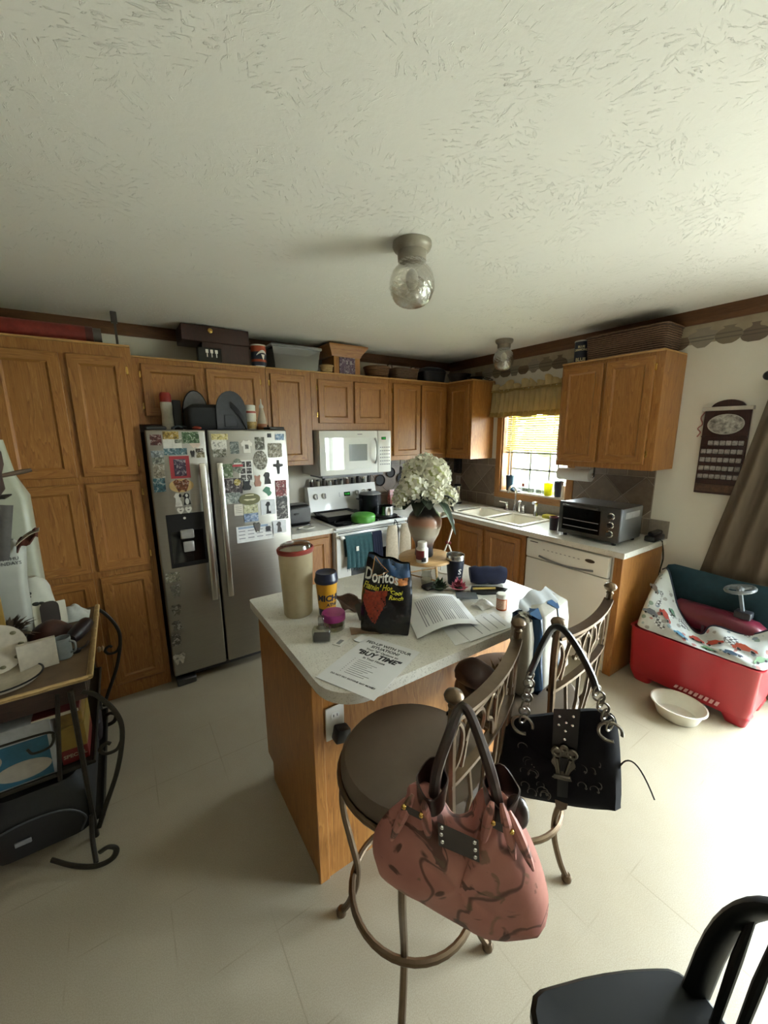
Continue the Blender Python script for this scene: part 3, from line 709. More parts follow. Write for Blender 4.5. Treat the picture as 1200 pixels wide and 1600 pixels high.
# ------------------------------------------------------------------ microwave
t = thing('microwave', 'white over-the-range microwave between the wall cabinets', 'microwave', (-1.48, -.2, 1.322))
mx0, mx1 = -1.856, -1.101
MB().box(mx0, mx1, -.372, -.003, 1.325, 1.722, .004).build('body', WHITE, t)
F = FB(0)
dr = MB().fb(F, mx0 + .002, -1.257, 1.33, 1.72, .373, .398, .008, 2).build('door', WHITE, t)
MB().fb(F, -1.80, -1.33, 1.375, 1.66, .398, .4005, .001).build('window_frame', P('white_gloss', '#eceeea', .04, 0, .01, coat=1), dr)
MB().fb(F, -1.565, -1.375, 1.45, 1.60, .4005, .402).build('window', P('grey_screen', '#8b8f8e', .15, 0, .03), dr)
MB().tube(bez([(-1.285, -.398, 1.42), (-1.285, -.425, 1.46), (-1.283, -.43, 1.53), (-1.285, -.425, 1.61), (-1.285, -.398, 1.65)], 4), .009, 8).build('handle', P('handle_grey', '#b9bcba', .3), dr)
MB().fb(F, -1.475, -1.425, 1.685, 1.692, .398, .3986).build('brand_mark', INKG, dr)
cp = MB().fb(F, -1.253, mx1 - .002, 1.33, 1.72, .373, .398, .008, 2).build('control_panel', WHITE, t)
MB().fb(F, -1.215, -1.165, 1.637, 1.662, .398, .399).build('display', BLACKG, cp)
text('display_digits', '11:02', .02, (Vector((-1.19, -.3992, 1.649)), X, Zv, -Y), LED, cp)
for i in range(5):
    for j in range(6):
        MB().fb(F, -1.232 + .024 * i, -1.232 + .024 * i + .015, 1.40 + .032 * j, 1.40 + .032 * j + .010, .398, .3987).build('keypad_mark', INKG, cp)
MB().box(mx0 + .05, mx1 - .05, -.33, -.06, 1.3, 1.325, .004).build('hood_filter', GREYP, t)
# ------------------------------------------------------------------ refrigerator
t = thing('refrigerator', 'stainless side-by-side refrigerator covered in magnets and photos', 'refrigerator', (-2.71, -.4, 0))
fx0, fx1, fm = -3.148, -2.268, -2.805
DG = P('fridge_side', '#3a3836', .5, .3)
MB().box(fx0 + .004, fx1 - .004, -.672, -.03, .035, 1.715, .006).build('body', DG, t)
for a, b in ((fx0, fm - .005), (fm + .005, fx1)):
    d = MB().box(a, b, -.75, -.675, .075, 1.725, .012, 3).build('door', STEEL, t)
    MB().box(a + .012, b - .012, -.6755, -.6725, .08, 1.72).build('gasket', RUBBER, d)
    hx = (fm - .052) if a == fx0 else (fm + .052)
    MB().box(hx - .02, hx + .02, -.812, -.785, .585, 1.515, .008, 2).box(hx - .012, hx + .012, -.79, -.749, .62, .66, .003).box(hx - .012, hx + .012, -.79, -.749, 1.44, 1.48, .003).build('handle', STEELV, d)
    if a == fx0:
        ds = MB().box(-3.09, -2.868, -.754, -.7495, .84, 1.195, .004).build('dispenser', BLACK, d)
        ds2 = MB().box(-3.075, -2.883, -.7545, -.7535, .87, 1.08).build('dispenser_recess', BLACKG, ds)
        MB().box(-3.02, -2.94, -.772, -.754, 1.03, 1.09, .006).box(-3.01, -2.945, -.766, -.754, .94, 1.01, .01, 2).build('dispenser_paddle', P('paddle_grey', '#b7b6b1', .3, .5), ds)
        MB().prism(circ(.008, 10, (-2.985, 1.165)), FB(0), .7535, .7555).build('dispenser_light', OFFW, ds)
MB().box(fx0 + .02, fx1 - .02, -.70, -.67, .03, .07, .003).build('toe_grille', DG, t)
MB().box(fx0 + .01, fx0 + .13, -.76, -.67, .0, .045, .006).build('foot_bracket', DG, t); MB().box(fx1 - .13, fx1 - .01, -.76, -.67, .0, .045, .006).build('foot_bracket', DG, t)
MB().box(fx0 + .01, fx0 + .12, -.74, -.60, 1.7255, 1.745, .005).build('hinge_cover', DG, t); MB().box(fx1 - .12, fx1 - .01, -.74, -.60, 1.7255, 1.745, .005).build('hinge_cover', DG, t)
# ------------------------------------------------------------------ magnets and photos on the refrigerator
POS = [(-3.095, 1.664, 0.061, 0.063), (-3.012, 1.691, 0.087, 0.047), (-3.007, 1.641, 0.103, 0.057), (-2.969, 1.654, 0.048, 0.023), (-2.901, 1.676, 0.098, 0.07), (-2.879, 1.628, 0.067, 0.037), (-2.994, 1.591, 0.129, 0.041), (-3.095, 1.579, 0.069, 0.039), (-3.095, 1.539, 0.064, 0.043), (-3.097, 1.475, 0.062, 0.085), (-3.103, 1.388, 0.065, 0.085), (-2.979, 1.493, 0.113, 0.14), (-2.982, 1.376, 0.139, 0.085), (-3.009, 1.287, 0.051, 0.086), (-2.959, 1.288, 0.051, 0.076), (-3.002, 1.214, 0.041, 0.042), (-2.956, 1.215, 0.04, 0.043), (-2.857, 1.595, 0.045, 0.024), (-2.853, 1.565, 0.048, 0.035), (-2.899, 1.573, 0.028, 0.048), (-2.727, 1.679, 0.103, 0.039), (-2.735, 1.626, 0.095, 0.068), (-2.738, 1.572, 0.084, 0.051), (-2.638, 1.606, 0.058, 0.081), (-2.557, 1.612, 0.078, 0.086), (-2.467, 1.631, 0.065, 0.087), (-2.396, 1.685, 0.027, 0.028), (-2.322, 1.674, 0.065, 0.044), (-2.361, 1.581, 0.1, 0.1), (-2.47, 1.515, 0.097, 0.135), (-2.346, 1.461, 0.071, 0.102), (-2.698, 1.454, 0.070, 0.092), (-2.628, 1.483, 0.068, 0.101), (-2.574, 1.443, 0.095, 0.152), (-2.67, 1.347, 0.125, 0.107), (-2.675, 1.266, 0.098, 0.075), (-2.639, 1.372, 0.044, 0.046), (-2.577, 1.348, 0.063, 0.07), (-2.499, 1.373, 0.052, 0.081), (-2.429, 1.386, 0.059, 0.085), (-2.437, 1.292, 0.067, 0.07), (-2.334, 1.307, 0.081, 0.117), (-2.333, 1.162, 0.085, 0.17), (-2.564, 1.248, 0.146, 0.084), (-2.644, 1.18, 0.06, 0.079), (-2.561, 1.178, 0.1, 0.058), (-2.562, 1.116, 0.099, 0.059), (-2.436, 1.178, 0.106, 0.109), (-2.364, 1.022, 0.107, 0.098), (-2.54, 1.0, 0.261, 0.117), (-2.525, 1.039, 0.048, 0.074), (-2.448, 1.02, 0.032, 0.036), (-3.09, 0.781, 0.083, 0.065), (-3.082, 0.686, 0.066, 0.092), (-3.094, 0.552, 0.063, 0.079), (-3.097, 0.445, 0.071, 0.067), (-3.114, 0.345, 0.056, 0.082), (-3.109, 0.202, 0.079, 0.083)]
HEART = [(0, -.5), (.28, -.22), (.48, .08), (.5, .28), (.38, .46), (.18, .48), (0, .3), (-.18, .48), (-.38, .46), (-.5, .28), (-.48, .08), (-.28, -.22)]
SHIRT = [(-.3, -.5), (.3, -.5), (.3, .05), (.42, .0), (.5, .25), (.25, .5), (.1, .42), (-.1, .42), (-.25, .5), (-.5, .25), (-.42, .0), (-.3, .05)]
CROSS = [(-.1, -.5), (.14, -.5), (.18, .0), (.5, .05), (.5, .22), (.16, .24), (.14, .5), (-.1, .5), (-.14, .24), (-.5, .22), (-.5, .05), (-.16, .0)]
DOG = [(-.4, -.5), (.42, -.5), (.34, -.15), (.2, .02), (.3, .2), (.28, .42), (.1, .5), (-.2, .5), (-.32, .38), (-.5, .25), (-.28, .12), (-.3, -.1)]
BEAR = [(-.35, -.5), (.35, -.5), (.5, -.2), (.3, .05), (.35, .25), (.42, .42), (.28, .5), (.15, .4), (-.15, .4), (-.28, .5), (-.42, .42), (-.35, .25), (-.3, .05), (-.5, -.2)]
MAP = [(-.5, .1), (-.3, .3), (-.1, .5), (.2, .42), (.35, .3), (.3, .05), (.5, -.15), (.35, -.4), (.1, -.5), (-.05, -.25), (-.25, -.1)]
BLOB = [(-.5, .3), (-.3, .5), (0, .35), (.3, .5), (.5, .3), (.4, -.1), (.25, -.5), (0, -.3), (-.2, -.5), (-.35, -.1)]
FOOT = [(.5 * math.copysign(abs(math.cos(t)) ** 1.15, math.cos(t)), .5 * math.copysign(abs(math.sin(t)) ** .85, math.sin(t))) for t in [2 * math.pi * i / 24 for i in range(24)]]
FOOTV = [(b, a) for a, b in FOOT]
RECT = [(-.5, -.5), (.5, -.5), (.5, .5), (-.5, .5)]
ROUND = circ(.5, 20)
RR = rrect(1, 1, .1)
MG = [  # shape, colour, plain?, label
 (RECT, '#5b2f2b', 0, 'dark red tag magnet at the top left corner of the refrigerator'), (RECT, '#a08338', 0, 'yellow and black skyline magnet at the top of the left door'),
 (RECT, '#d6d3c8', 1, 'blank white card under the yellow skyline magnet'), (RECT, '#7d8270', 0, 'narrow grey-green strip magnet over the white card'),
 (RECT, '#47623f', 0, 'green forest picture magnet at the top of the left door'), (BLOB, '#cdb9a8', 1, 'pale blossom shaped magnet under the green forest magnet'),
 (RECT, '#4f6f75', 0, 'long teal skyline magnet above the red framed photo'), (RECT, '#8b9292', 0, 'snowy mountain magnet at the left door edge'),
 (RECT, '#737668', 0, 'dull grey-green landscape photo at the left door edge'), (RECT, '#8f8674', 0, 'beige photo with a dark figure at the left door edge'),
 (RECT, '#37606a', 0, 'dark teal butterfly magnet at the left door edge'), (RECT, '#a8313a', 1, 'red framed photo on the left refrigerator door'),
 (FOOT, '#c9ab74', 1, 'tan oval football photo frame under the red framed photo'), (DOG, '#d8d5cc', 1, 'white sitting puppy magnet under the football frame'),
 (DOG, '#1d1d1f', 1, 'black and white puppy magnet right of the white puppy magnet'), (HEART, '#dcd8cc', 1, 'left white heart magnet above the water dispenser'),
 (HEART, '#dedacf', 1, 'right white heart magnet above the water dispenser'), (RECT, '#4a4032', 0, 'dark wooden plank magnet near the left door handle'),
 (RECT, '#7c7454', 0, 'olive strip magnet near the left door handle'), (BLOB, '#33302d', 1, 'tiny dark bird magnet right of the teal skyline magnet'),
 (RECT, '#cdbf7e', 0, 'yellow card magnet at the top of the right door'), (RECT, '#cfccc2', 0, 'white card with bold black figures under the yellow card'),
 (RECT, '#6b6a58', 0, 'penguin colony photo magnet on the right door'), (RR, '#6f7772', 0, 'photo magnet with a white bird beside the yellow card'),
 (SHIRT, '#e2ded4', 1, 'white t-shirt shaped magnet on the right door'), (RECT, '#5a5848', 0, 'portrait photo of a person in black at the right door top'),
 (RECT, '#26262a', 1, 'tiny dark square magnet at the right door top'), (RECT, '#7390ad', 0, 'blue and white picture magnet at the top right corner'),
 (RR, '#8d8470', 0, 'sepia portrait photo magnet below the top right corner'), (FOOTV, '#7a7566', 0, 'oval white-rimmed photo magnet of a player'),
 (CROSS, '#17171a', 1, 'black ornate cross magnet on the right door edge'), (RECT, '#5f7050', 0, 'green garden photo beside the right door handle'),
 (ROUND, '#6f7566', 0, 'round badge magnet with a red ribbon'), (RECT, '#dcdad4', 1, 'white photo strip of small portraits on the right door'),
 (RECT, '#453a3c', 0, 'group photo of smiling people beside the right door handle'), (RECT, '#7f8680', 0, 'pale grey outdoor photo under the group photo'),
 (ROUND, '#a89645', 0, 'small round gold magnet over the group photo'), (BEAR, '#131316', 1, 'black animal magnet over the photo strip'),
 (BEAR, '#a3745f', 1, 'small pink-brown teddy bear magnet'), (DOG, '#1b191a', 1, 'black dog figurine magnet right of the teddy bear'),
 (MAP, '#4a8068', 1, 'green map shaped magnet on the right door'), (RECT, '#7a2429', 0, 'dark red framed portrait at the right door edge'),
 (RECT, '#4a4747', 0, 'tall dark photo of two people at the right door edge'), (FOOT, '#66643a', 1, 'olive green football shaped magnet with script lettering'),
 (RECT, '#cfc8b8', 1, 'small cream card under the green football magnet'), (RECT, '#b5b48e', 0, 'pale card with dark marks under the green football magnet'),
 (RECT, '#8193ae', 0, 'blue and white lettered card under the green football magnet'), (RECT, '#d9dbdd', 1, 'white card with a black and white border collie'),
 (RECT, '#d5d6d8', 1, 'white card with a sitting grey dog near the right door edge'), (RECT, '#dcdcd8', 1, 'long white paper strip pinned low on the right door'),
 (BLOB, '#57554f', 1, 'small grey animal magnet pinning the long paper strip'), (RECT, '#2c2c32', 1, 'small dark square magnet on the long paper strip'),
 (RECT, '#7e7a64', 0, 'patterned plaque magnet just below the water dispenser'), (BLOB, '#6b6858', 0, 'olive leaf magnet second below the water dispenser'),
 (BLOB, '#575648', 0, 'dark turtle shaped magnet low on the left door'), (DOG, '#5d594d', 0, 'small grey rabbit shaped magnet low on the left door'),
 (RECT, '#3e3c35', 0, 'dark square photo magnet low on the left door'), (BLOB, '#b8b4a4', 0, 'pale scalloped magnet at the foot of the left door')]
for i, ((cx, cz, wd, ht), (sh, col, plain, lab)) in enumerate(zip(POS, MG)):
    lay = {3: .004, 1: .003, 4: .003, 12: .004, 33: .0, 37: .005, 36: .006, 35: .003, 43: .005, 46: .004, 32: .004, 50: .005, 51: .005, 23: 0, 22: .003, 20: .003, 42: 0, 41: .003, 48: 0, 49: 0, 34: .002}.get(i, .0015)
    n0 = .7502 + lay; th = .0022
    FF = FB(0)
    poly = [(cx + a * wd, cz + b * ht) for a, b in sh]
    m = MB().prism(poly, FF, n0, n0 + th)
    o = single('paper_strip' if i == 49 else 'photo_magnet' if sh in (RECT, RR) else 'fridge_magnet', m, PLAIN if plain else PRINT, lab, 'photo' if (not plain and sh in (RECT, RR)) else 'magnet', 'magnets and photos on the refrigerator', color=srgb(col))
    off = OFF[o.name]
    def piece(nm, px, pz, pw, ph, colr, plainp=True, shp=RECT, dn=0):
        p = MB().prism([(cx + px * wd + a * pw * wd, cz + pz * ht + b * ph * ht) for a, b in shp], FF, n0 + th + dn, n0 + th + .0006 + dn)
        p.build(nm, PLAIN if plainp else PRINT, o, color=srgb(colr))
    if i == 11: piece('photo', 0, -.02, .6, .76, '#4a3b4e', False)
    if i == 12: piece('football_print', 0, 0, .68, .98, '#7a4524', False, BLOB)
    if i == 13: piece('ear', .25, .3, .3, .28, '#16161a', True, ROUND); piece('paw', -.1, -.3, .5, .25, '#c8c4ba', True, ROUND)
    if i == 14: piece('belly', 0, -.2, .45, .55, '#dcd9d0', True, ROUND); piece('face', 0, .3, .3, .28, '#dcd9d0', True, ROUND)
    if i in (15, 16): piece('motif', 0, .05, .3, .18, '#7d776c')
    if i == 24: piece('print', 0, -.02, .3, .35, '#77736a', False)
    if i == 33:
        for a in range(2):
            for b in range(3): piece('portrait', -.22 + .44 * a, .32 - .3 * b, .36, .25, '#3a3230', False)
    if i == 32: piece('ribbon', 0, .02, 1.0, .14, '#b3343c'); piece('band', 0, .16, .7, .09, '#d8d5c9')
    if i == 43: piece('script_lettering', 0, -.05, .62, .16, '#d2cca4', True, BLOB); piece('laces', 0, .34, .4, .08, '#d2cca4')
    if i == 47: piece('dog_print', 0, -.05, .42, .8, '#1f1f22', True, DOG); piece('chest', .08, -.1, .14, .4, '#e0e0e0', True, ROUND, .0006)
    if i == 48: piece('dog_print', 0, -.02, .42, .8, '#4a4542', True, DOG)
    if i == 44:
        for q in range(4): piece('text_line', 0, .25 - .16 * q, .7, .04, '#8e897d')
    if i == 49:
        for q in range(3):
            for r in range(4): piece('text_line', -.36 + .24 * r, .2 - .22 * q, .17, .05, '#7f7f82')
        piece('banner', -.05, .4, .8, .13, '#8fa0b5')
    if i == 2: piece('fold', 0, 0, .02, .9, '#b9b6ab')

# ------------------------------------------------------------------ on top of the refrigerator
zf = 1.7252
t = thing('detergent_bottle', 'white bottle with a red cap on top of the refrigerator', 'bottle', (-2.985, -.42, zf + .0))
m = MB()
def orl(cx, cy, z, rx, ry, n=16): return [Vector((cx + rx * math.cos(2 * math.pi * i / n), cy + ry * math.sin(2 * math.pi * i / n), z)) for i in range(n)]
loft(m, [orl(-2.985, -.42, zf + a, b, b * .62) for a, b in ((0, .034), (.02, .037), (.06, .036), (.11, .033), (.16, .037), (.185, .035), (.19, .03))])
m.build('body', P('bottle_white', '#cfccba', .35), t)
m = MB(); loft(m, [orl(-2.985, -.42, zf + a, b, b * .8) for a, b in ((.188, .036), (.235, .036), (.25, .028))]); m.build('cap', P('red_cap', '#8e2620', .4), t)
single('black_box', MB().box(-2.945, -2.892, -.40, -.345, zf, zf + .205, .004), BLACK, 'upright black box standing between bottle and cooler bag', 'box')
t = thing('cooler_bag', 'black and grey insulated lunch bag on top of the refrigerator', 'bag', (-2.69, -.5, zf))
CB = P('bag_black', '#1b1b1d', .8, 0, .1, bmp=.2); CG = P('bag_grey', '#45464a', .85, 0, .1, bmp=.3, bscale=400)
m = MB(); x0, x1 = -2.875, -2.515
rings = []
for zz, g in ((0, .0), (.02, .01), (.10, .012), (.145, .004), (.17, -.03)):
    rings.append([Vector((a + (x0 + x1) / 2, b - .50, zf + zz)) for a, b in rrect(x1 - x0 + 2 * g, .22 + 2 * g, .03, 3)])
loft(m, rings); m.build('body', CB, t)
F2 = FB(0)
def arch(cx, w_, h0, h1): return [(cx - w_ / 2, zf + .005)] + [(cx + w_ / 2, zf + .005)] + [(cx + w_ / 2 * math.cos(R(a)), zf + h0 + (h1 - h0) * math.sin(R(a))) for a in range(0, 181, 15)]
MB().prism(arch(-2.61, .20, .13, .262), F2, .615, .63).build('front_flap', CG, t)
MB().prism(arch(-2.80, .16, .12, .27), F2, .385, .40).build('rear_flap', P('bag_lining', '#8d8f94', .6), t)
MB().tube([Vector((-2.80 + .08 * math.cos(R(a)), -.393, zf + .12 + .15 * math.sin(R(a)))) for a in range(0, 181, 15)], .007, 6).build('flap_binding', CB, t)
MB().grid(lambda u, v: (-2.615 + .10 * u + .012 * math.sin(3 * u), -.637 - .012 * math.sin(math.pi * u) , zf + .17 - .155 * u ** 1.1 + (v - .5) * .045), 10, 3, th=.006).build('strap', P('strap_black', '#27282b', .8), t)
MB().box(-2.66, -2.58, -.637, -.630, zf + .02, zf + .10, .002).build('pocket', CG, t)
t = thing('peanut_jar', 'white jar with a red band and snack picture on the refrigerator', 'jar', (-2.448, -.50, zf))
m = MB().lathe([(.038, zf), (.042, zf + .006), (.042, zf + .06), (.039, zf + .07), (.042, zf + .08), (.042, zf + .135), (.036, zf + .145)], (-2.448, -.5, 0)); m.build('body', P('jar_white', '#dad4c4', .35), t)
MB().lathe([(.0395, zf + .145), (.0395, zf + .175), (.036, zf + .18)], (-2.448, -.5, 0)).build('lid', OFFW, t)
MB().lathe([(.0427, zf + .122), (.0427, zf + .136)], (-2.448, -.5, 0), capb=False, capt=False).build('red_band', P('band_red', '#a0453a', .4), t)
MB().lathe([(.0427, zf + .01), (.0427, zf + .06)], (-2.448, -.5, 0), capb=False, capt=False).build('snack_print', P('snack_print', '#b99a5b', .4, 0, .4, 60), t)
t = thing('squeeze_bottle', 'clear squeeze bottle with a pointed nozzle on the refrigerator', 'bottle', (-2.37, -.52, zf))
MB().lathe([(.03, zf), (.033, zf + .005), (.033, zf + .05), (.03, zf + .08), (.016, zf + .15), (.014, zf + .16)], (-2.37, -.52, 0)).build('body', m_trans('squeeze_plastic', '#d3c3ad', .35, .4), t)
MB().lathe([(.0335, zf + .004), (.0335, zf + .045)], (-2.37, -.52, 0), capb=False, capt=False).build('sauce', P('sauce', '#a06540', .4), t)
MB().lathe([(.017, zf + .16), (.017, zf + .175), (.006, zf + .19), (.003, zf + .225)], (-2.37, -.52, 0), 12).build('nozzle', OFFW, t)
single('folded_cloth', MB().grid(lambda u, v: (-2.98 + .085 * u, -.60 + .10 * v, zf + .006 + .016 * abs(math.sin(5 * u + 3 * v)) + .01 * math.sin(3.1 * u)), 10, 6, th=.005), P('cloth_bluegrey', '#56606a', .9), 'crumpled blue-grey cloth at the front of the refrigerator top', 'cloth')
single('red_pouch', MB().sphere((-2.845, -.665, zf + .012), (.03, .025, .012), 10, 6), P('pouch_red', '#8f3523', .6), 'small red pouch at the refrigerator top edge', 'pouch')

# ------------------------------------------------------------------ on top of the cabinets
zt = ZT + .0122
t = thing('rolled_mat', 'red rolled mat lying on top of the pantry cabinet', 'roll', (-3.50, -.56, zt))
MB().tube([(-3.74, -.56, zt + .05), (-3.34, -.56, zt + .05)], .05, 18).build('roll', P('mat_red', '#7c2a22', .6, 0, .2), t)
MB().tube([(-3.37, -.56, zt + .05), (-3.335, -.56, zt + .05)], .0507, 18).build('end_band', P('mat_band', '#4a1d17', .5), t)
MB().tube([(-3.334, -.56, zt + .05), (-3.295, -.56, zt + .05)], .046, 18).build('end_cap', P('roll_grey', '#56504a', .6), t)
t = thing('pantry_bracket', 'slim grey metal bracket rising to the ceiling on the pantry', 'bracket', (-3.215, -.30, zt))
MB().box(-3.222, -3.208, -.303, -.297, zt, ZC - .06, .001).build('post', DSTEEL, t); MB().box(-3.235, -3.200, -.32, -.28, ZC - .07, ZC - .003, .003).build('plate', DSTEEL, t)
# dark cupboard
t = thing('dark_wall_box', 'dark mahogany box with a round brass knob on the cabinets', 'wooden box', (-2.62, -.2, zt))
MB().box(-2.70, -2.36, -.29, -.05, zt, ZC - .085, .003).build('body', MAHOG, t); MB().box(-2.83, -2.36, -.30, -.04, 2.355, ZC - .012, .004).build('top_drawer', MAHOG, t)
MB().lathe([(.006, 0), (.006, .01), (.016, .014), (.017, .022), (.001, .026)], (-2.64, -.30, 2.43), 14, rot=Matrix.Rotation(R(90), 3, 'X')).build('knob', BRASS, t)
t = thing('key_case', 'small black case with three silver keys on the cabinets', 'case', (-2.66, -.34, zt))
MB().box(-2.735, -2.575, -.326, -.300, zt, zt + .10, .004).build('body', BLACK, t)
for k in range(3):
    MB().box(-2.675 + .032 * k - .010, -2.675 + .032 * k + .010, -.328, -.3262, zt + .062, zt + .088, .001).box(-2.675 + .032 * k - .003, -2.675 + .032 * k + .003, -.328, -.3262, zt + .035, zt + .062).build('key', CHROME, t)
def can(name, label, cx, cy, z, r, h, bands, lidm, extra=None):
    t = thing(name, label, 'can', (cx, cy, z))
    for i, (a, b, mt) in enumerate(bands): MB().lathe([(r, z + h * a), (r, z + h * b)], (cx, cy, 0), 24, capb=(i == 0), capt=(i == len(bands) - 1)).build('band', mt, t)
    MB().lathe([(r * 1.04, z + h), (r * 1.04, z + h * 1.06), (r * .9, z + h * 1.07)], (cx, cy, 0), 24).build('lid', lidm, t)
    return t
def cyl_warp(cx, cy, r, zc, a0):
    """text on a cylinder seen from -y; x runs to the right"""
    def w(a, b, c):
        an = a0 + a / r
        return Vector((cx + (r + c) * math.sin(an), cy - (r + c) * math.cos(an), zc + b))
    return w
NAVY = P('navy_print', '#1b2338', .4); ORNG = P('orange_print', '#a8492a', .4)
t = can('team_can', 'orange and navy snack can with a white horse-head swoosh', -2.285, -.27, zt, .058, .155, [(0, .06, CHROME), (.06, .24, NAVY), (.24, .36, ORNG), (.36, .72, NAVY), (.72, 1, ORNG)], OFFW)
wf = cyl_warp(-2.285, -.27, .058, zt + .08, .25)
sw_ = [(-.045, .005), (-.03, .028), (.0, .034), (.035, .024), (.05, -.002), (.03, .006), (.012, .004), (.02, -.012), (.004, -.03), (-.002, -.008), (-.02, .0), (-.034, -.012)]
m = MB()
m.grid(lambda u, v: wf(-.048 + .096 * u, -.012 + .036 * math.sin(math.pi * (.12 + .72 * u)) + .020 * v * math.sin(math.pi * (.1 + .8 * u)), .0014), 14, 3)
m.grid(lambda u, v: wf(-.012 + .03 * v * (1 - u) + .016 * u, .012 - .045 * u, .0012), 6, 3); m.build('swoosh', WHITE, t)
# clear bin
t = thing('clear_storage_bin', 'empty clear plastic storage bin on the cabinets', 'storage bin', (-1.98, -.2, zt))
def bxr(x0, x1, y0, y1, z): return [Vector(p) for p in ((x0, y0, z), (x1, y0, z), (x1, y1, z), (x0, y1, z))]
m = MB(); loft(m, [bxr(-2.165, -1.80, -.30, -.07, zt), bxr(-2.185, -1.775, -.315, -.055, zt + .165), bxr(-2.182, -1.778, -.312, -.058, zt + .165), bxr(-2.162, -1.803, -.297, -.073, zt + .003)], False, True); m.build('tub', CLEARP, t)
m = MB().box(-2.20, -1.763, -.33, -.04, zt + .166, zt + .19, .006).build('lid', P('bin_lid', '#8f8f8d', .35, alpha=.85), t)
def basket(name, label, cx, cy, z, rx, ry, h, mat, flare=1.15, handles=0, rect=False, n=26):
    t = thing(name, label, 'basket', (cx, cy, z)); m = MB(); rr = random.Random(hash(name) % 97)
    rows = max(4, int(h / .014)); rings = []
    def ring(k, off, zz):
        s_ = 1 + (flare - 1) * k
        if rect: return [Vector((cx + a, cy + b, zz)) for a, b in rrect(2 * (rx * s_ + off), 2 * (ry * s_ + off), .03, 5)]
        return [Vector((cx + (rx * s_ + off) * math.cos(2 * math.pi * i / n), cy + (ry * s_ + off) * math.sin(2 * math.pi * i / n), zz)) for i in range(n)]
    for k in range(rows + 1):
        rings.append(ring(k / rows, .0, z + h * k / rows)); 
        if k < rows: rings.append(ring((k + .5) / rows, .004, z + h * (k + .5) / rows))
    inner = [ring(k / rows, -.008, z + .01 + (h - .01) * k / rows) for k in range(rows, -1, -3)]
    loft(m, rings + inner); m.build('weave', mat, t)
    rim = ring(1, .001, z + h); MB().tube(rim, .008, 6, closed=True).build('rim', mat, t)
    for a in range(handles):
        s_ = 1 if a else -1
        MB().tube(bez([(cx + s_ * rx * flare, cy - .04, z + h), (cx + s_ * rx * flare * 1.02, cy - .03, z + h + .045), (cx + s_ * rx * flare * 1.02, cy + .03, z + h + .045), (cx + s_ * rx * flare, cy + .04, z + h)], 5), .006, 6).build('handle', mat, t)
    return t
basket('small_basket', 'tiny pale wicker basket beside the wooden clock cabinet', -1.703, -.28, zt, .045, .045, .06, WICKP, 1.2)
# wooden clock-like cabinet
t = thing('wooden_display_cabinet', 'small oak display cabinet with flared cornice and purple picture', 'display cabinet', (-1.50, -.19, zt))
MB().box(-1.64, -1.375, -.30, -.06, zt, 2.375, .003).build('body', OAK, t)
m = MB(); loft(m, [bxr(-1.66, -1.37, -.305, -.055, 2.36), bxr(-1.665, -1.365, -.31, -.05, 2.38), bxr(-1.70, -1.315, -.345, -.02, 2.44), bxr(-1.70, -1.315, -.345, -.02, 2.455)]); m.build('cornice', OAKH, t, ang=20)
MB().box(-1.59, -1.43, -.306, -.300, zt + .005, 2.355, .002).build('picture', PRINT, t, color=srgb('#5d4358'))
basket('round_basket', 'round brown wicker basket right of the display cabinet', -1.13, -.2, zt, .105, .1, .10, WICKB, 1.2)
basket('long_basket', 'low dark wicker basket with two handles above the cabinets', -.835, -.2, zt, .13, .1, .10, WICKD, 1.1, 2, True)
t = thing('roasting_pan', 'dark enamel roasting pan with lid on the corner cabinets', 'pan', (-.45, -.22, zt))
m = MB(); loft(m, [rl(-.60, -.33, -.31, -.10, zt, .05), rl(-.62, -.315, -.32, -.09, zt + .10, .05)]); m.build('pan', P('enamel_dark', '#23252c', .3, 0, .2), t)
m = MB(); loft(m, [rl(-.63, -.31, -.325, -.07, zt + .101, .05), rl(-.61, -.33, -.315, -.09, zt + .135, .06), rl(-.54, -.36, -.26, -.14, zt + .155, .04)]); m.build('lid', MATS['enamel_dark'], t)
MB().tube([(-.63, -.25, zt + .12), (-.655, -.22, zt + .13), (-.655, -.17, zt + .13), (-.63, -.14, zt + .12)], .006, 6).build('handle', DSTEEL, t)
t = thing('grey_wok', 'grey shallow pan stacked at the cabinet corner', 'pan', (-.20, -.42, zt))
MB().lathe([(.06, zt), (.1, zt + .03), (.125, zt + .085), (.13, zt + .09), (.12, zt + .088), (.095, zt + .034), (.001, zt + .008)], (-.175, -.345, 0), 26).build('pan', P('pan_grey', '#4b4c50', .4, .4), t)
t = thing('wire_skillet', 'dark skillet with a wire handle at the end of the corner cabinet', 'skillet', (-.16, -.60, zt))
MB().lathe([(.06, zt), (.082, zt + .035), (.086, zt + .036), (.06, zt + .006), (.001, zt + .005)], (-.17, -.575, 0), 22).build('pan', CAST, t)
MB().tube(bez([(-.17, -.665, zt + .03), (-.20, -.72, zt + .005), (-.14, -.75, zt - .01), (-.08, -.72, zt + .005), (-.12, -.66, zt + .03)], 5), .004, 6).build('wire_handle', IRON, t)
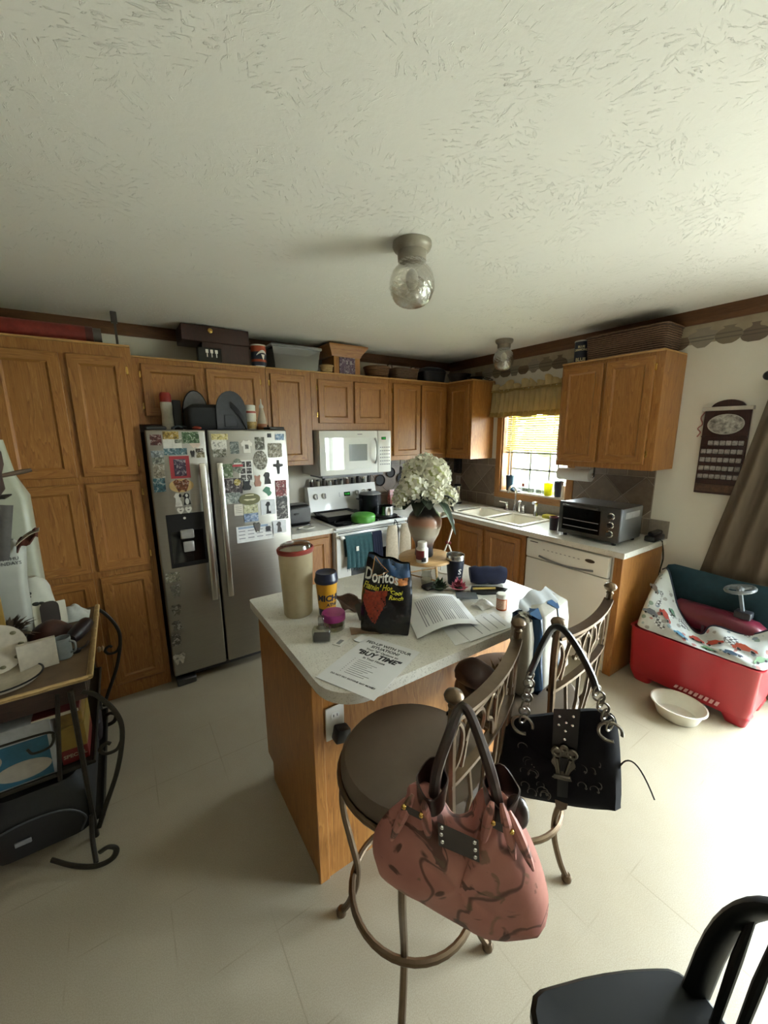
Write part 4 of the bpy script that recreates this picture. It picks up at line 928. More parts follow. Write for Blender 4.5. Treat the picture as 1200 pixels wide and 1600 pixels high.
# right cabinet top
t = can('label_can', 'dark blue can with cream lettering beside the long wicker basket', -.19, -1.70, zt, .052, .165, [(0, .06, CHROME), (.06, 1, NAVY)], P('lid_clear', '#b9b7ac', .3))
def cyl_warp_x(cx, cy, r, zc, a0):
    def w(a, b, c):
        an = a0 + a / r
        return Vector((cx - (r + c) * math.cos(an), cy - (r + c) * math.sin(an), zc + b))
    return w
CREAM = P('cream_print', '#d3cba4', .5)
text('lettering', 'BLUE', .034, None, CREAM, t, warp=cyl_warp_x(-.19, -1.70, .052, zt + .032, .45), bold=.0012)
text('lettering', 'BLUE\nDIAMOND', .022, None, CREAM, t, warp=cyl_warp_x(-.19, -1.70, .052, zt + .115, .45), bold=.001)
basket('large_basket', 'large dark rectangular wicker basket on the right wall cabinet', -.155, -2.05, zt, .125, .255, .165, WICKD, 1.05, 0, True)

# ------------------------------------------------------------------ ceiling lamps
DIA = m_glass('cut_glass', '#d9d6cd', .08, .28, 120)
def lamp(label, x, y, s_=1.0):
    t = thing('ceiling_light', label, 'ceiling light', (x, y, ZC), 'glass globe ceiling lights')
    MB().lathe([(.082 * s_, ZC - .0005), (.083 * s_, ZC - .015), (.076 * s_, ZC - .028), (.062 * s_, ZC - .036), (.06 * s_, ZC - .07), (.055 * s_, ZC - .072)], (x, y, 0), 28, capb=False).build('canopy', P('canopy_taupe', '#8f887a', .4, .2), t)
    pr = [(.056 * s_, ZC - .068), (.06 * s_, ZC - .085), (.082 * s_, ZC - .11), (.095 * s_, ZC - .15), (.093 * s_, ZC - .185), (.075 * s_, ZC - .225), (.045 * s_, ZC - .245), (.002, ZC - .252)]
    m = MB(); seg = 30; prof = bez([(a, 0, b) for a, b in pr], 3)
    vs = []; fs = []
    for i, p in enumerate(prof):
        for k in range(seg):
            dimp = 1 + .018 * ((i + k) % 2)
            a = 2 * math.pi * k / seg; vs.append((x + p.x * dimp * math.cos(a), y + p.x * dimp * math.sin(a), p.z))
    for i in range(len(prof) - 1):
        for k in range(seg): fs.append((i * seg + k, i * seg + (k + 1) % seg, (i + 1) * seg + (k + 1) % seg, (i + 1) * seg + k))
    m.add(vs, fs); m.build('glass_globe', DIA, t, smooth=False)
    MB().sphere((x, y, ZC - .14), (.028 * s_, .028 * s_, .042 * s_), 12, 8).build('bulb', P('bulb_white', '#d8d6cf', .3), t)
lamp('cut-glass globe ceiling light above the island', -2.165, -2.08)
lamp('small cut-glass globe ceiling light near the window corner', -.42, -1.13, .9)
# ------------------------------------------------------------------ stove top and counters
zs = .9192
t = thing('toaster', 'black four-slice toaster beside the refrigerator', 'toaster', (-2.06, -.33, .914))
m = MB().box(-2.17, -1.965, -.42, -.24, .926, 1.10, .03, 3).build('body', BLACK, t)
for a in (-.36, -.30): MB().box(-2.15, -1.985, a - .012, a + .012, 1.0985, 1.1015).build('slot', DSTEEL, t)
for k in range(6): MB().box(-1.966, -1.962, -.40 + .026 * k, -.386 + .026 * k, .96, 1.06, .001).build('grille_bar', DSTEEL, t)
MB().box(-2.12, -2.08, -.437, -.419, 1.02, 1.035, .003).build('lever', BLACK, t); MB().box(-2.165, -1.97, -.415, -.245, .9145, .927, .004).build('base', DSTEEL, t)
MB().box(-2.16, -1.975, -.4225, -.419, .95, 1.07, .003).build('front_plate', P('toaster_grey', '#3a3a3c', .3, .5), t)
single('electric_cord', MB().tube(bez([(-2.02, -.44, .9185), (-1.97, -.50, .918), (-2.05, -.54, .918), (-2.12, -.50, .918), (-2.06, -.46, .918)], 6), .0035, 6), OFFW, 'white cord looped on the short worktop by the toaster', 'cord')
t = thing('griddle', 'dark rectangular griddle tray lying across the stove burners', 'griddle', (-1.62, -.36, zs))
m = MB(); loft(m, [bxr(-1.80, -1.48, -.42, -.17, zs), bxr(-1.83, -1.455, -.445, -.145, zs + .05), bxr(-1.82, -1.465, -.435, -.155, zs + .05), bxr(-1.79, -1.49, -.41, -.18, zs + .036)]); m.build('tray', CAST, t, ang=20)
MB().box(-1.785, -1.495, -.405, -.185, zs + .0362, zs + .0375).build('cooking_surface', P('griddle_top', '#8c8274', .35, .5, .25, 12), t)
MB().box(-1.454, -1.425, -.34, -.25, zs + .035, zs + .05, .005).build('handle', CAST, t); MB().box(-1.855, -1.831, -.34, -.25, zs + .035, zs + .05, .005).build('handle', CAST, t)
t = thing('green_pan', 'bright green lidded pan with a black handle at the stove front', 'pan', (-1.56, -.58, zs))
m = MB().lathe([(.095, zs), (.108, zs + .006), (.11, zs + .05), (.10, zs + .066), (.085, zs + .072), (.001, zs + .075)], (-1.53, -.565, 0), 30); m.build('lid', P('silicone_green', '#4f9a35', .45, 0, .1), t)
for k in range(30):
    a = 2 * math.pi * k / 30; MB().sphere((-1.53 + .1105 * math.cos(a), -.565 + .1105 * math.sin(a), zs + .045), .003, 5, 4).build('stud', MATS['silicone_green'], t)
MB().lathe([(.07, zs), (.08, zs + .008), (.001, zs + .009)], (-1.71, -.535, 0), 20, sx=1.1, sy=.6).build('spoon_rest', CAST, t)
t = thing('stock_pot', 'tall black stock pot on the right rear burner', 'pot', (-1.29, -.27, zs))
MB().lathe([(.10, zs), (.108, zs + .008), (.112, zs + .19), (.116, zs + .195), (.108, zs + .194), (.10, zs + .02), (.001, zs + .018)], (-1.285, -.29, 0), 30).build('pot', P('pot_black', '#26272b', .25, .2), t)
MB().lathe([(.112, zs + .1955), (.113, zs + .199), (.09, zs + .215), (.001, zs + .225)], (-1.285, -.29, 0), 30).build('lid', P('lid_glass', '#a9a9a6', .15, .4), t)
MB().lathe([(.01, zs + .224), (.018, zs + .235), (.018, zs + .242), (.001, zs + .244)], (-1.285, -.29, 0), 12).build('lid_knob', BLACK, t)
MB().tube(bez([(-1.392, -.27, zs + .15), (-1.418, -.26, zs + .155), (-1.418, -.31, zs + .155), (-1.392, -.32, zs + .15)], 4), .007, 6).build('handle', BLACK, t)
t = thing('saucepan', 'shiny steel saucepan on the right front burner', 'saucepan', (-1.24, -.50, zs))
MB().lathe([(.09, zs), (.105, zs + .006), (.11, zs + .012), (.001, zs + .013)], (-1.235, -.50, 0), 26).build('burner_pan', CAST, t)
MB().lathe([(.066, zs + .0135), (.07, zs + .018), (.07, zs + .10), (.073, zs + .104), (.066, zs + .103), (.066, zs + .024), (.001, zs + .022)], (-1.235, -.50, 0), 28).build('pan', CHROME, t)
MB().tube(bez([(-1.17, -.53, zs + .088), (-1.13, -.56, zs + .095), (-1.06, -.60, zs + .085)], 5), [.007] * 5 + [.009] * 6, 6).build('handle', BLACK, t)
# spice jars along the backguard
SPL = ['small dark spice jar at the left end of the stove ledge', 'pale spice jar second from the left on the stove ledge', 'dark-lidded spice jar third on the stove ledge', 'short clear salt shaker on the stove ledge', 'pepper shaker right of the salt shaker', 'small pale bottle in the middle of the stove ledge', 'brown spice jar right of the ledge middle', 'black spice tin on the stove ledge', 'tall dark spice bottle near the ledge end', 'small green-capped jar near the ledge end', 'dark pepper mill at the right end of the stove ledge']
for k, lab in enumerate(SPL):
    x = -1.79 + .064 * k; h = (.07, .065, .075, .05, .05, .055, .07, .06, .085, .06, .08)[k]; c_ = ('#3b2a24', '#a39a86', '#4b4338', '#b9b7b0', '#57534c', '#aaa79a', '#5a4030', '#1e1d1d', '#2d2623', '#6c7060', '#241f1d')[k]
    t = thing('spice_jar', lab, 'jar', (x, -.048, 1.1962), 'spice jars on the stove ledge')
    MB().lathe([(.017, 1.1962), (.019, 1.20), (.019, 1.1962 + h * .7), (.015, 1.1962 + h * .75)], (x, -.05, 0), 12).build('body', PLAIN, t, color=srgb(c_))
    MB().lathe([(.0165, 1.1962 + h * .75), (.0165, 1.1962 + h), (.012, 1.1962 + h * 1.03)], (x, -.05, 0), 12).build('lid', BLACK if k % 3 else CHROME, t)
# towels on the oven handle
def cloth_over(name, label, cat, x0, x1, zb_f, zb_b, mat, fold=.008, nf=3, fringe=False, group=None):
    t = thing(name, label, cat, ((x0 + x1) / 2, -.70, zb_f), group)
    yb, zc_, rr_ = -.70, .835, .0165
    def fn(u, v):
        x = x0 + (x1 - x0) * u + .006 * math.sin(7 * v)
        L1 = zc_ - zb_f; L2 = zc_ - zb_b; tot = L1 + math.pi * rr_ + L2; d = v * tot
        rip = fold * math.sin(nf * 2 * math.pi * u + 2 * v)
        if d < L1:
            k = 1 - d / L1 * .3; return (x, yb - rr_ - abs(rip) * (1 - d / L1), zb_f + d + .006 * math.sin(9 * u) * (1 - d / L1))
        d -= L1
        if d < math.pi * rr_: a = math.pi - d / rr_; return (x, yb + rr_ * math.cos(a), zc_ + rr_ * math.sin(a))
        d -= math.pi * rr_; return (x, yb + rr_, zc_ - d)
    MB().grid(fn, 22, 26, th=.004).build('cloth', mat, t)
    if fringe:
        m = MB()
        for k in range(24):
            x = x0 + (x1 - x0) * (k + .5) / 24; zz = zb_f + .006 * math.sin(9 * (k + .5) / 24)
            m.tube([(x, yb - rr_ - .006, zz + .004), (x + .003 * math.sin(k * 3), yb - rr_ - .006, zz - .02 - .006 * math.sin(k * 5))], .0018, 4)
        m.build('fringe', mat, t)
    return t
TEAL = P('towel_teal', '#1f474b', .95, 0, .2, 60, bmp=.6, bscale=500, sheen=.3)
t = cloth_over('dish_towel', 'dark teal fringed dish towel hanging on the oven handle', 'towel', -1.79, -1.53, .56, .66, TEAL, .012, 3, True)
MB().box(-1.70, -1.675, -.732, -.7285, .71, .75, .001).build('tag', OFFW, t)
cloth_over('dish_towel', 'navy towel hanging on the oven handle beside the teal one', 'towel', -1.522, -1.425, .50, .64, P('towel_navy', '#1a2036', .95, 0, .15, 60, bmp=.5, bscale=500), .008, 2)
def mitt(label, x0, x1):
    t = thing('oven_mitt', label, 'oven mitt', ((x0 + x1) / 2, -.73, .47), 'cream oven mitts on the oven door')
    w_ = x1 - x0; cx = (x0 + x1) / 2; m = MB(); rings = []
    for k in range(13):
        v = k / 12; zz = .48 + .41 * v; ww = w_ / 2 * (1 - .35 * (2 * abs(v - .5)) ** 4 + .05 * math.sin(6 * v)); rings.append([Vector((cx + ww * math.cos(2 * math.pi * i / 16), -.745 + .018 * math.sin(2 * math.pi * i / 16), zz)) for i in range(16)])
    loft(m, rings); m.build('mitt_body', P('mitt_cream', '#b9ad98', .9, 0, .1, 60, bmp=.3, bscale=300), t)
    MB().tube([Vector((cx + w_ / 2 * .97, -.745, .50 + .37 * k / 10)) for k in range(11)], .006, 6).build('black_edging', BLACK, t)
    MB().tube(bez([(cx + .02, -.745, .885), (cx + .035, -.735, .92), (cx + .05, -.72, .93), (cx + .065, -.735, .90), (cx + .06, -.745, .86)], 5), .0045, 6).build('hang_loop', BLACK, t)
mitt('left cream oven mitt with black edging on the oven door', -1.405, -1.27)
mitt('right cream oven mitt with black edging nearer the vase', -1.255, -1.125)
# hanging skillets and counter things right of the stove
for k, (x, z, r, lab) in enumerate(((-.985, 1.20, .062, 'mini skillet hanging lowest left on the tiled wall'), (-.845, 1.275, .055, 'mini skillet hanging second from the left on the tiles'), (-.705, 1.205, .058, 'mini skillet with a looped handle hanging third on the tiles'), (-.565, 1.265, .052, 'mini skillet hanging rightmost on the back wall tiles'))):
    t = thing('mini_skillet', lab, 'skillet', (x, -.02, z), 'mini skillets hung on the backsplash')
    rm = Matrix.Rotation(R(90), 3, 'X')
    MB().lathe([(r * .86, .0), (r, .016), (r * .97, .017), (r * .82, .004), (.001, .003)], (x, -.0108, z), 22, rot=rm).build('pan', CAST, t)
    MB().tube([(x - .006, -.018, z + r * .95), (x - .007, -.018, z + r + .06), (x, -.018, z + r + .07), (x + .007, -.018, z + r + .06), (x + .006, -.018, z + r * .95)], .0045, 6).build('handle', CAST, t)
t = thing('wire_rack', 'small chrome wire ornament leaning on the back wall tiles', 'wire rack', (-.72, -.06, .914))
MB().tube(bez([(-.78, -.05, .918), (-.77, -.045, 1.05), (-.72, -.04, 1.10), (-.67, -.045, 1.05), (-.66, -.05, .918)], 5), .004, 6).torus((-.72, -.045, 1.04), .03, .003, (0, 1, 0)).tube([(-.78, -.05, .918), (-.66, -.05, .918)], .004, 6).build('wire', CHROME, t)
t = thing('glass_jar', 'lidded glass jar half full of white sugar right of the stove', 'jar', (-.93, -.26, .914))
MB().lathe([(.055, .9145), (.06, .92), (.062, 1.02), (.05, 1.05), (.042, 1.06)], (-.93, -.26, 0), 22, capt=False).build('glass', CLEAR, t)
MB().lathe([(.052, .918), (.057, .922), (.058, .97), (.001, .975)], (-.93, -.26, 0), 22).build('sugar', P('sugar', '#dcd8ce', .8), t)
MB().lathe([(.046, 1.06), (.046, 1.075), (.02, 1.085), (.012, 1.10), (.001, 1.108)], (-.93, -.26, 0), 22).build('lid', CLEARP, t)
t = thing('snack_packet', 'red and white packet standing behind the glass jar', 'packet', (-.86, -.09, .914))
m = MB(); loft(m, [bxr(-.92, -.80, -.12, -.07, .9142), bxr(-.925, -.795, -.125, -.065, 1.0), bxr(-.915, -.805, -.10, -.085, 1.10)]); m.build('packet', PRINT, t, color=srgb('#9b4238'))
t = thing('coffee_carafe', 'tall steel thermal carafe in the counter corner', 'carafe', (-.17, -.36, .914))
MB().lathe([(.052, .9145), (.055, .92), (.055, .93)], (-.17, -.36, 0), 22).build('base', BLACK, t)
MB().lathe([(.05, .93), (.052, .94), (.05, 1.06), (.044, 1.10), (.042, 1.112)], (-.17, -.36, 0), 24).build('body', CHROME, t)
MB().lathe([(.043, 1.112), (.044, 1.125), (.03, 1.135), (.001, 1.137)], (-.17, -.36, 0), 20).build('lid', BLACK, t)
MB().tube(bez([(-.215, -.38, 1.105), (-.255, -.40, 1.10), (-.262, -.405, 1.03), (-.225, -.385, .96)], 5), .008, 8).build('handle', BLACK, t)
t = thing('paper_hook_stand', 'small steel utensil stand left of the carafe', 'stand', (-.32, -.40, .914))
MB().lathe([(.05, .9143), (.05, .92), (.001, .921)], (-.30, -.38, 0), 18).build('base', BLACK, t); MB().tube([(-.30, -.38, .92), (-.30, -.38, 1.02)], .006, 8).tube([(-.335, -.38, 1.005), (-.265, -.38, 1.005)], .007, 8).build('post', CHROME, t)
t = thing('wall_phone', 'dark wall telephone mounted on the corner tiles', 'telephone', (-.02, -.21, 1.20))
MB().fb(FR(0), .16, .265, 1.235, 1.42, .0108, .045, .008, 2).build('body', BLACK, t); MB().fb(FR(0), .19, .205, 1.28, 1.40, .045, .07, .005).build('handset', P('phone_grey', '#3c3b3d', .4), t); MB().fb(FR(0), .235, .245, 1.255, 1.265, .045, .047).build('light', CHROME, t)
t = thing('wall_outlet', 'pale wall outlet under the dark telephone', 'outlet', (-.012, -.21, 1.06)); MB().fb(FR(0), .172, .245, 1.085, 1.205, .0108, .015, .002).build('plate', P('outlet_beige', '#a39a8d', .5), t)
for zz in (1.12, 1.17): MB().fb(FR(0), .192, .225, zz - .014, zz + .014, .015, .0165, .001).build('socket', P('socket_beige', '#8f867a', .5), t)
# window sill things
zw = WZ0 + .0162
def tumbler(name, label, cat, y, x, r0, r1, h, mat, n=18, rim=None):
    t = thing(name, label, cat, (x, y, zw))
    MB().lathe([(r0, zw), (r0 * 1.02, zw + .004), (r1, zw + h), (r1 * .94, zw + h), (r0 * .92, zw + .008), (.001, zw + .007)], (x, y, 0), n).build('cup', mat, t)
    return t
tumbler('dark_cup', 'dark teal cup at the left end of the window sill', 'cup', -.905, .045, .036, .046, .155, P('cup_teal', '#16313c', .3))
single('dark_lid', MB().lathe([(.045, zw), (.05, zw + .006), (.046, zw + .014), (.02, zw + .024), (.001, zw + .026)], (.03, -.995, 0), 20), P('lid_dark', '#14202a', .25), 'small dark domed lid lying on the window sill', 'dish')  # a loose domed lid lying on the sill
t = tumbler('drinking_glass', 'clear glass with red print left on the window sill', 'drinking glass', -1.085, .05, .027, .033, .13, CLEAR); MB().box(.015, .0155, -1.10, -1.07, zw + .06, zw + .09).build('red_print', P('print_red', '#a03a32', .5), t)
tumbler('stemmed_glass', 'low clear ashtray glass in the middle of the window sill', 'glass dish', -1.165, .03, .033, .036, .05, CLEAR)
tumbler('drinking_glass', 'tall clear glass in the middle of the window sill', 'drinking glass', -1.24, .055, .026, .032, .14, CLEAR)
tumbler('drinking_glass', 'clear glass beside the yellow cup on the window sill', 'drinking glass', -1.295, .075, .026, .03, .13, CLEAR)
tumbler('yellow_cup', 'bright yellow plastic cup on the window sill', 'cup', -1.355, .035, .033, .042, .115, m_trans('yellow_plastic', '#d8d416', .5, .4))
tumbler('navy_cup', 'tall navy blue cup right of the yellow cup', 'cup', -1.452, .045, .034, .043, .145, P('cup_navy', '#161b33', .3))
tumbler('white_bottle', 'small white figurine bottle at the right end of the sill', 'bottle', -1.515, .02, .018, .014, .11, OFFW)
# blind
t = thing('window_blind', 'cream horizontal slat blind lowered halfway over the kitchen window', 'window blind', (.05, -1.19, 1.49))
SL = m_trans('blind_slat', '#cfbf78', .045, .5, .04)
MB().box(.035, .075, WY1 + .02, WY0 - .02, WZ1 - .05, WZ1 - .017, .003).build('head_rail', OFFW, t)
zz = 1.515; k = 0
sl_me = None
while zz < WZ1 - .055:
    o = MB().grid(lambda u, v: (.042 + .026 * v, WY1 + .022 + (WY0 - WY1 - .044) * u, zz + .0175 * v + .003 * math.sin(math.pi * v)), 2, 4, th=.0012).build('slat', SL, t)
    zz += .0215
MB().box(.04, .068, WY1 + .022, WY0 - .022, 1.487, 1.503, .004).build('bottom_rail', P('rail_grey', '#8f9180', .5), t)
for yy in (-.93, -1.19, -1.45): MB().tube([(.038, yy, 1.49), (.038, yy, WZ1 - .05)], .0012, 4).build('ladder_cord', OFFW, t)
MB().tube([(.03, -.895, WZ1 - .05), (.028, -.90, 1.27)], .003, 6).tube([(.028, -.90, 1.27), (.028, -.90, 1.215)], .006, 6).build('tilt_wand', OFFW, t)
# valance
t = thing('window_valance', 'gathered tan valance with ruffled heading over the kitchen window', 'valance', (-.05, -1.14, 1.84))
VAL = m_trans('valance_cloth', '#d3c08f', .5, .9, .12, 25, (1, 1, .2)); VALB = m_trans('valance_band', '#b39c66', .5, .9, .1)
y0, y1 = -.645, -1.70
def val(z0, z1, amp, base, nf=19, flare=1.0):
    def fn(u, v):
        y = y0 + (y1 - y0) * u
        k = 1 - v
        return (base - amp * (.35 + .65 * k * flare) * math.sin(2 * math.pi * nf * u + .9 * math.sin(7 * u)) - .02 * k, y, z0 + (z1 - z0) * v + .006 * math.sin(23 * u) * k)
    return fn
MB().grid(val(1.885, 2.10, .016, -.045), 150, 8, th=.002).build('skirt', VAL, t)
MB().grid(val(1.845, 1.892, .017, -.068), 150, 4, th=.002).build('hem_band', VALB, t)
MB().grid(val(2.085, 2.115, .010, -.050), 150, 3, th=.003).build('rod_pocket', VALB, t)
def ruff(u, v):
    y = y0 + (y1 - y0) * u
    return (-.05 - .030 * (v - .0) * math.sin(2 * math.pi * 13 * u + 1.2 * math.sin(9 * u)) - .01, y, 2.11 + .075 * v * (.7 + .3 * math.sin(31 * u)) - .015 * v * math.cos(2 * math.pi * 13 * u))
MB().grid(ruff, 170, 6, th=.003).build('ruffle', VAL, t)
MB().tube([(-.048, y0 + .012, 2.10), (-.048, y1, 2.10)], .006, 8).build('hanging_rod', OFFW, t)
MB().box(-.05, -.0, y0 + .006, y0 + .012, 2.09, 2.11).build('rod_bracket', OFFW, t)
# paper towel roll under the right cabinet
t = thing('paper_towel_roll', 'white paper towel roll on a holder under the right wall cabinet', 'paper towels', (-.20, -1.76, 1.33))
MB().tube([(-.22, -1.615, 1.355), (-.22, -1.885, 1.355)], .05, 24).build('roll', PAPER, t)
MB().tube([(-.22, -1.60, 1.355), (-.22, -1.905, 1.355)], .012, 10).build('rod', CHROME, t)
for yy in (-1.598, -1.905): MB().tube([(-.22, yy, 1.355), (-.22, yy, 1.428)], .006, 8).build('bracket', IRON, t)
MB().lathe([(.02, 0), (.02, .014), (.012, .02)], (-.22, -1.885, 1.355), 14, rot=Matrix.Rotation(R(90), 3, 'X')).build('end_cap', CHROME, t)
# toaster oven
t = thing('toaster_oven', 'stainless toaster oven with three dials on the right counter', 'toaster oven', (-.38, -2.06, .914))
F = FR(0); u0, u1, zb0, zb1 = 1.83, 2.275, .94, 1.175
MB().fb(F, u0, u1, zb0, zb1, .20, .505, .008, 2).build('body', P('oven_silver', '#8d8f92', .35, .9, .03), t)
fp = MB().fb(F, u0 - .002, u1 + .002, zb0 - .004, zb1 + .006, .505, .525, .006, 2).build('front_frame', P('oven_dark', '#4b4a49', .35, .7), t)
MB().fb(F, u0 + .03, u1 - .13, zb0 + .03, zb1 - .03, .5255, .530, .001).build('glass_door', BLACKG, fp)
for k in range(2): MB().fb(F, u0 + .04, u1 - .14, zb0 + .06 + .05 * k, zb0 + .066 + .05 * k, .5301, .5308).build('rack_line', GREYP, fp)
MB().tube([F[0] + F[1] * (u0 + .04) + F[2] * (zb1 - .018) + F[3] * .55, F[0] + F[1] * (u1 - .14) + F[2] * (zb1 - .018) + F[3] * .55], .007, 8).fb(F, u0 + .045, u0 + .06, zb1 - .024, zb1 - .012, .525, .55).fb(F, u1 - .16, u1 - .145, zb1 - .024, zb1 - .012, .525, .55).build('door_handle', DSTEEL, fp)
for k in range(3):
    cz = zb1 - .055 - .062 * k; c_ = F[0] + F[1] * (u1 - .058) + F[2] * cz + F[3] * .525
    rm = Matrix((F[1], F[2], F[3])).transposed()
    d = MB().lathe([(.025, 0), (.025, .006), (.02, .01)], c_, 20, rot=rm).build('dial_ring', CHROME, fp)
    MB().lathe([(.018, .008), (.017, .024), (.014, .026)], c_, 16, rot=rm).build('dial', BLACK, d)
MB().fb(F, u1 + .0003, u1 + .0015, zb1 - .075, zb1 - .03, .25, .45).build('side_vent', P('vent_light', '#b5b6b8', .4, .5), t)
for a in (u0 + .04, u1 - .04):
    for b in (.23, .49): MB().lathe([(.014, .9145), (.017, .941)], tuple(F[0] + F[1] * a + F[3] * b), 12).build('foot', BLACK, t)
t = thing('red_cup', 'dark plum cup with a red rim beside the toaster oven', 'cup', (-.47, -1.765, .914))
MB().lathe([(.03, .9143), (.036, 1.02), (.033, 1.02), (.028, .92), (.001, .919)], (-.42, -1.725, 0), 18).build('cup', P('cup_plum', '#2a1a22', .35), t); MB().torus((-.42, -1.725, 1.021), .035, .003).build('rim', P('rim_red', '#8a2a2c', .4), t)
single('sponge', MB().box(-.135, -.06, -1.51, -1.42, .9243, .955, .006, 2), P('sponge_yellow', '#b3ab3c', .9, 0, .2, 150, bmp=.6), 'yellow-green sponge on the sink edge', 'sponge')
t = thing('cordless_phone', 'black telephone base at the end of the right counter', 'telephone', (-.12, -2.33, .914))
MB().box(-.20, -.03, -2.372, -2.30, .9143, .955, .01, 2).build('base', BLACK, t); MB().box(-.19, -.04, -2.36, -2.315, .955, .985, .012, 2).build('handset', P('phone_black', '#16161c', .25), t)
MB().tube(bez([(-.11, -2.372, .925), (-.11, -2.39, .90), (-.13, -2.415, .80), (-.19, -2.43, .70), (-.19, -2.50, .62), (-.20, -2.53, .56), (-.19, -2.47, .52), (-.19, -2.43, .58), (-.19, -2.42, .68), (-.12, -2.405, .78), (-.10, -2.388, .88), (-.09, -2.38, .916)], 6), .0032, 6).build('cord', IRON, t)
# ------------------------------------------------------------------ things on the island
zi = .9148
t = thing('storage_canister', 'tall clear plastic canister with a red rim on the island', 'canister', (-2.712, -1.985, zi))
CP = m_trans('canister_frost', '#cdc2a6', .5, .3, .04)
_nt = CP.node_tree; _o = _nt.nodes['Material Output']; _s = _o.inputs[0].links[0].from_socket
_t = nd(_nt, 'ShaderNodeBsdfTransparent'); _t.inputs[0].default_value = (.95, .92, .85, 1); _m = nd(_nt, 'ShaderNodeMixShader'); _m.inputs[0].default_value = .42
_nt.links.new(_s, _m.inputs[1]); _nt.links.new(_t.outputs[0], _m.inputs[2]); _nt.links.new(_m.outputs[0], _o.inputs[0])
def ovr(z, rx, ry, cx=-2.712, cy=-1.985, n=28, a=.3):
    return [Vector((cx + rx * math.cos(q) * math.cos(a) - ry * math.sin(q) * math.sin(a), cy + rx * math.cos(q) * math.sin(a) + ry * math.sin(q) * math.cos(a), z)) for q in [2 * math.pi * i / n for i in range(n)]]
m = MB(); loft(m, [ovr(zi, .058, .052), ovr(zi + .01, .064, .058), ovr(zi + .29, .076, .068), ovr(zi + .29, .073, .065), ovr(zi + .012, .06, .054)]); m.build('body', CP, t)
m = MB(); loft(m, [ovr(zi + .285, .080, .071), ovr(zi + .30, .082, .073), ovr(zi + .305, .078, .069), ovr(zi + .295, .073, .065)], False, False); m.build('red_rim', P('rim_brick', '#7e2a21', .4), t)
m = MB(); loft(m, [ovr(zi + .296, .073, .065), ovr(zi + .318, .066, .058), ovr(zi + .322, .055, .048)], False); m.build('lid', CLEARP, t)
t = thing('travel_cup', 'yellow paper-style travel cup with a navy lid on the island', 'cup', (-2.57, -2.06, zi))
YEL = P('maize_yellow', '#c08a1e', .4, 0, .05); NVY = P('navy_lid', '#171d33', .35)
cx, cy = -2.607, -2.058
MB().lathe([(.034, zi), (.036, zi + .004), (.038, zi + .035)], (cx, cy, 0), 28, capt=False).build('navy_base', NVY, t)
MB().lathe([(.038, zi + .035), (.047, zi + .155)], (cx, cy, 0), 28, capb=False).build('cup', YEL, t)
MB().lathe([(.050, zi + .15), (.052, zi + .158), (.050, zi + .168), (.048, zi + .172), (.046, zi + .19), (.044, zi + .194), (.036, zi + .188), (.001, zi + .187)], (cx, cy, 0), 28).build('lid', NVY, t)
camdir = math.atan2(cx + 3.294, cy + 3.538)
def cone_warp(cx, cy, z0, r0, z1, r1, zc, aim, off=0.0):
    def w(a, b, c):
        z = zc + b; r = r0 + (r1 - r0) * (z - z0) / (z1 - z0); an = aim + a / r
        d = Vector((math.sin(an), -math.cos(an), 0)); return Vector((cx, cy, z)) + d * (r + c)
    return w
def face_angle(cx, cy):       # angle of the point of a cylinder that faces the camera, for cone_warp
    dx, dy = -3.294 - cx, -3.538 - cy; return math.atan2(dx, -dy)
fa = face_angle(cx, cy)
text('lettering', 'MICHIGAN', .038, None, NVY, t, warp=cone_warp(cx, cy, zi + .035, .038, zi + .155, .047, zi + .085, fa + 1.08), bold=.0016, sx=.95, lift=.001)
text('lettering', 'ATHLETICS', .02, None, NVY, t, warp=cone_warp(cx, cy, zi + .035, .038, zi + .155, .047, zi + .055, fa + 1.2), bold=.0008, sx=1.0, lift=.001)
# perfume bottle
t = thing('perfume_bottle', 'small square glass perfume bottle with dark liquid on the island', 'perfume bottle', (-2.64, -2.26, zi))
M4 = Matrix.Translation((-2.728, -2.258, zi)) @ Matrix.Rotation(R(-30), 4, 'Z')
MB(M4).box(-.034, .034, -.02, .02, 0, .055, .005).build('glass', CLEAR, t); MB(M4).box(-.031, .031, -.017, .017, .004, .028, .003).build('dark_label', P('perfume_dark', '#17110f', .2), t)
MB(M4).lathe([(.02, .055), (.012, .063), (.009, .068)], seg=14).build('shoulder', CLEAR, t); MB(M4).box(-.011, .011, -.011, .011, .066, .10, .002).build('cap', CLEARP, t)
t = thing('pink_lid_jar', 'low clear jar with a round magenta lid on the island', 'jar', (-2.57, -2.27, zi))
cx, cy = -2.645, -2.195
MB().lathe([(.04, zi), (.045, zi + .005), (.045, zi + .045)], (cx, cy, 0), 24).build('glass', CLEAR, t); MB().lathe([(.036, zi + .003), (.04, zi + .02), (.001, zi + .028)], (cx, cy, 0), 16).build('contents', P('jar_contents', '#8c7f55', .8, 0, .5, 80), t)
MB().lathe([(.048, zi + .043), (.048, zi + .066), (.044, zi + .072), (.001, zi + .073)], (cx, cy, 0), 26).build('lid', P('magenta_lid', '#8d2f6e', .35), t)
def flat(name, label, cat, x, y, a, w_, h_, z, mat, th=.0012, curl=0, group=None):
    F = FT(z, a, (x, y)); t = thing(name, label, cat, (x, y, z), group)
    O, u, up, n = F
    MB().grid(lambda s_, v: O + u * (s_ - .5) * w_ + up * (v - .5) * h_ + n * (th + curl * ((2 * s_ - 1) ** 2 * .5 + (2 * v - 1) ** 2 * .5)), 8, 8, th=th).build('sheet', mat, t)
    return t, F
t, F = flat('price_tag', 'white plastic price tag with a barcode in front of the pink jar', 'tag', -2.668, -2.305, .5, .07, .036, zi, OFFW, .002)
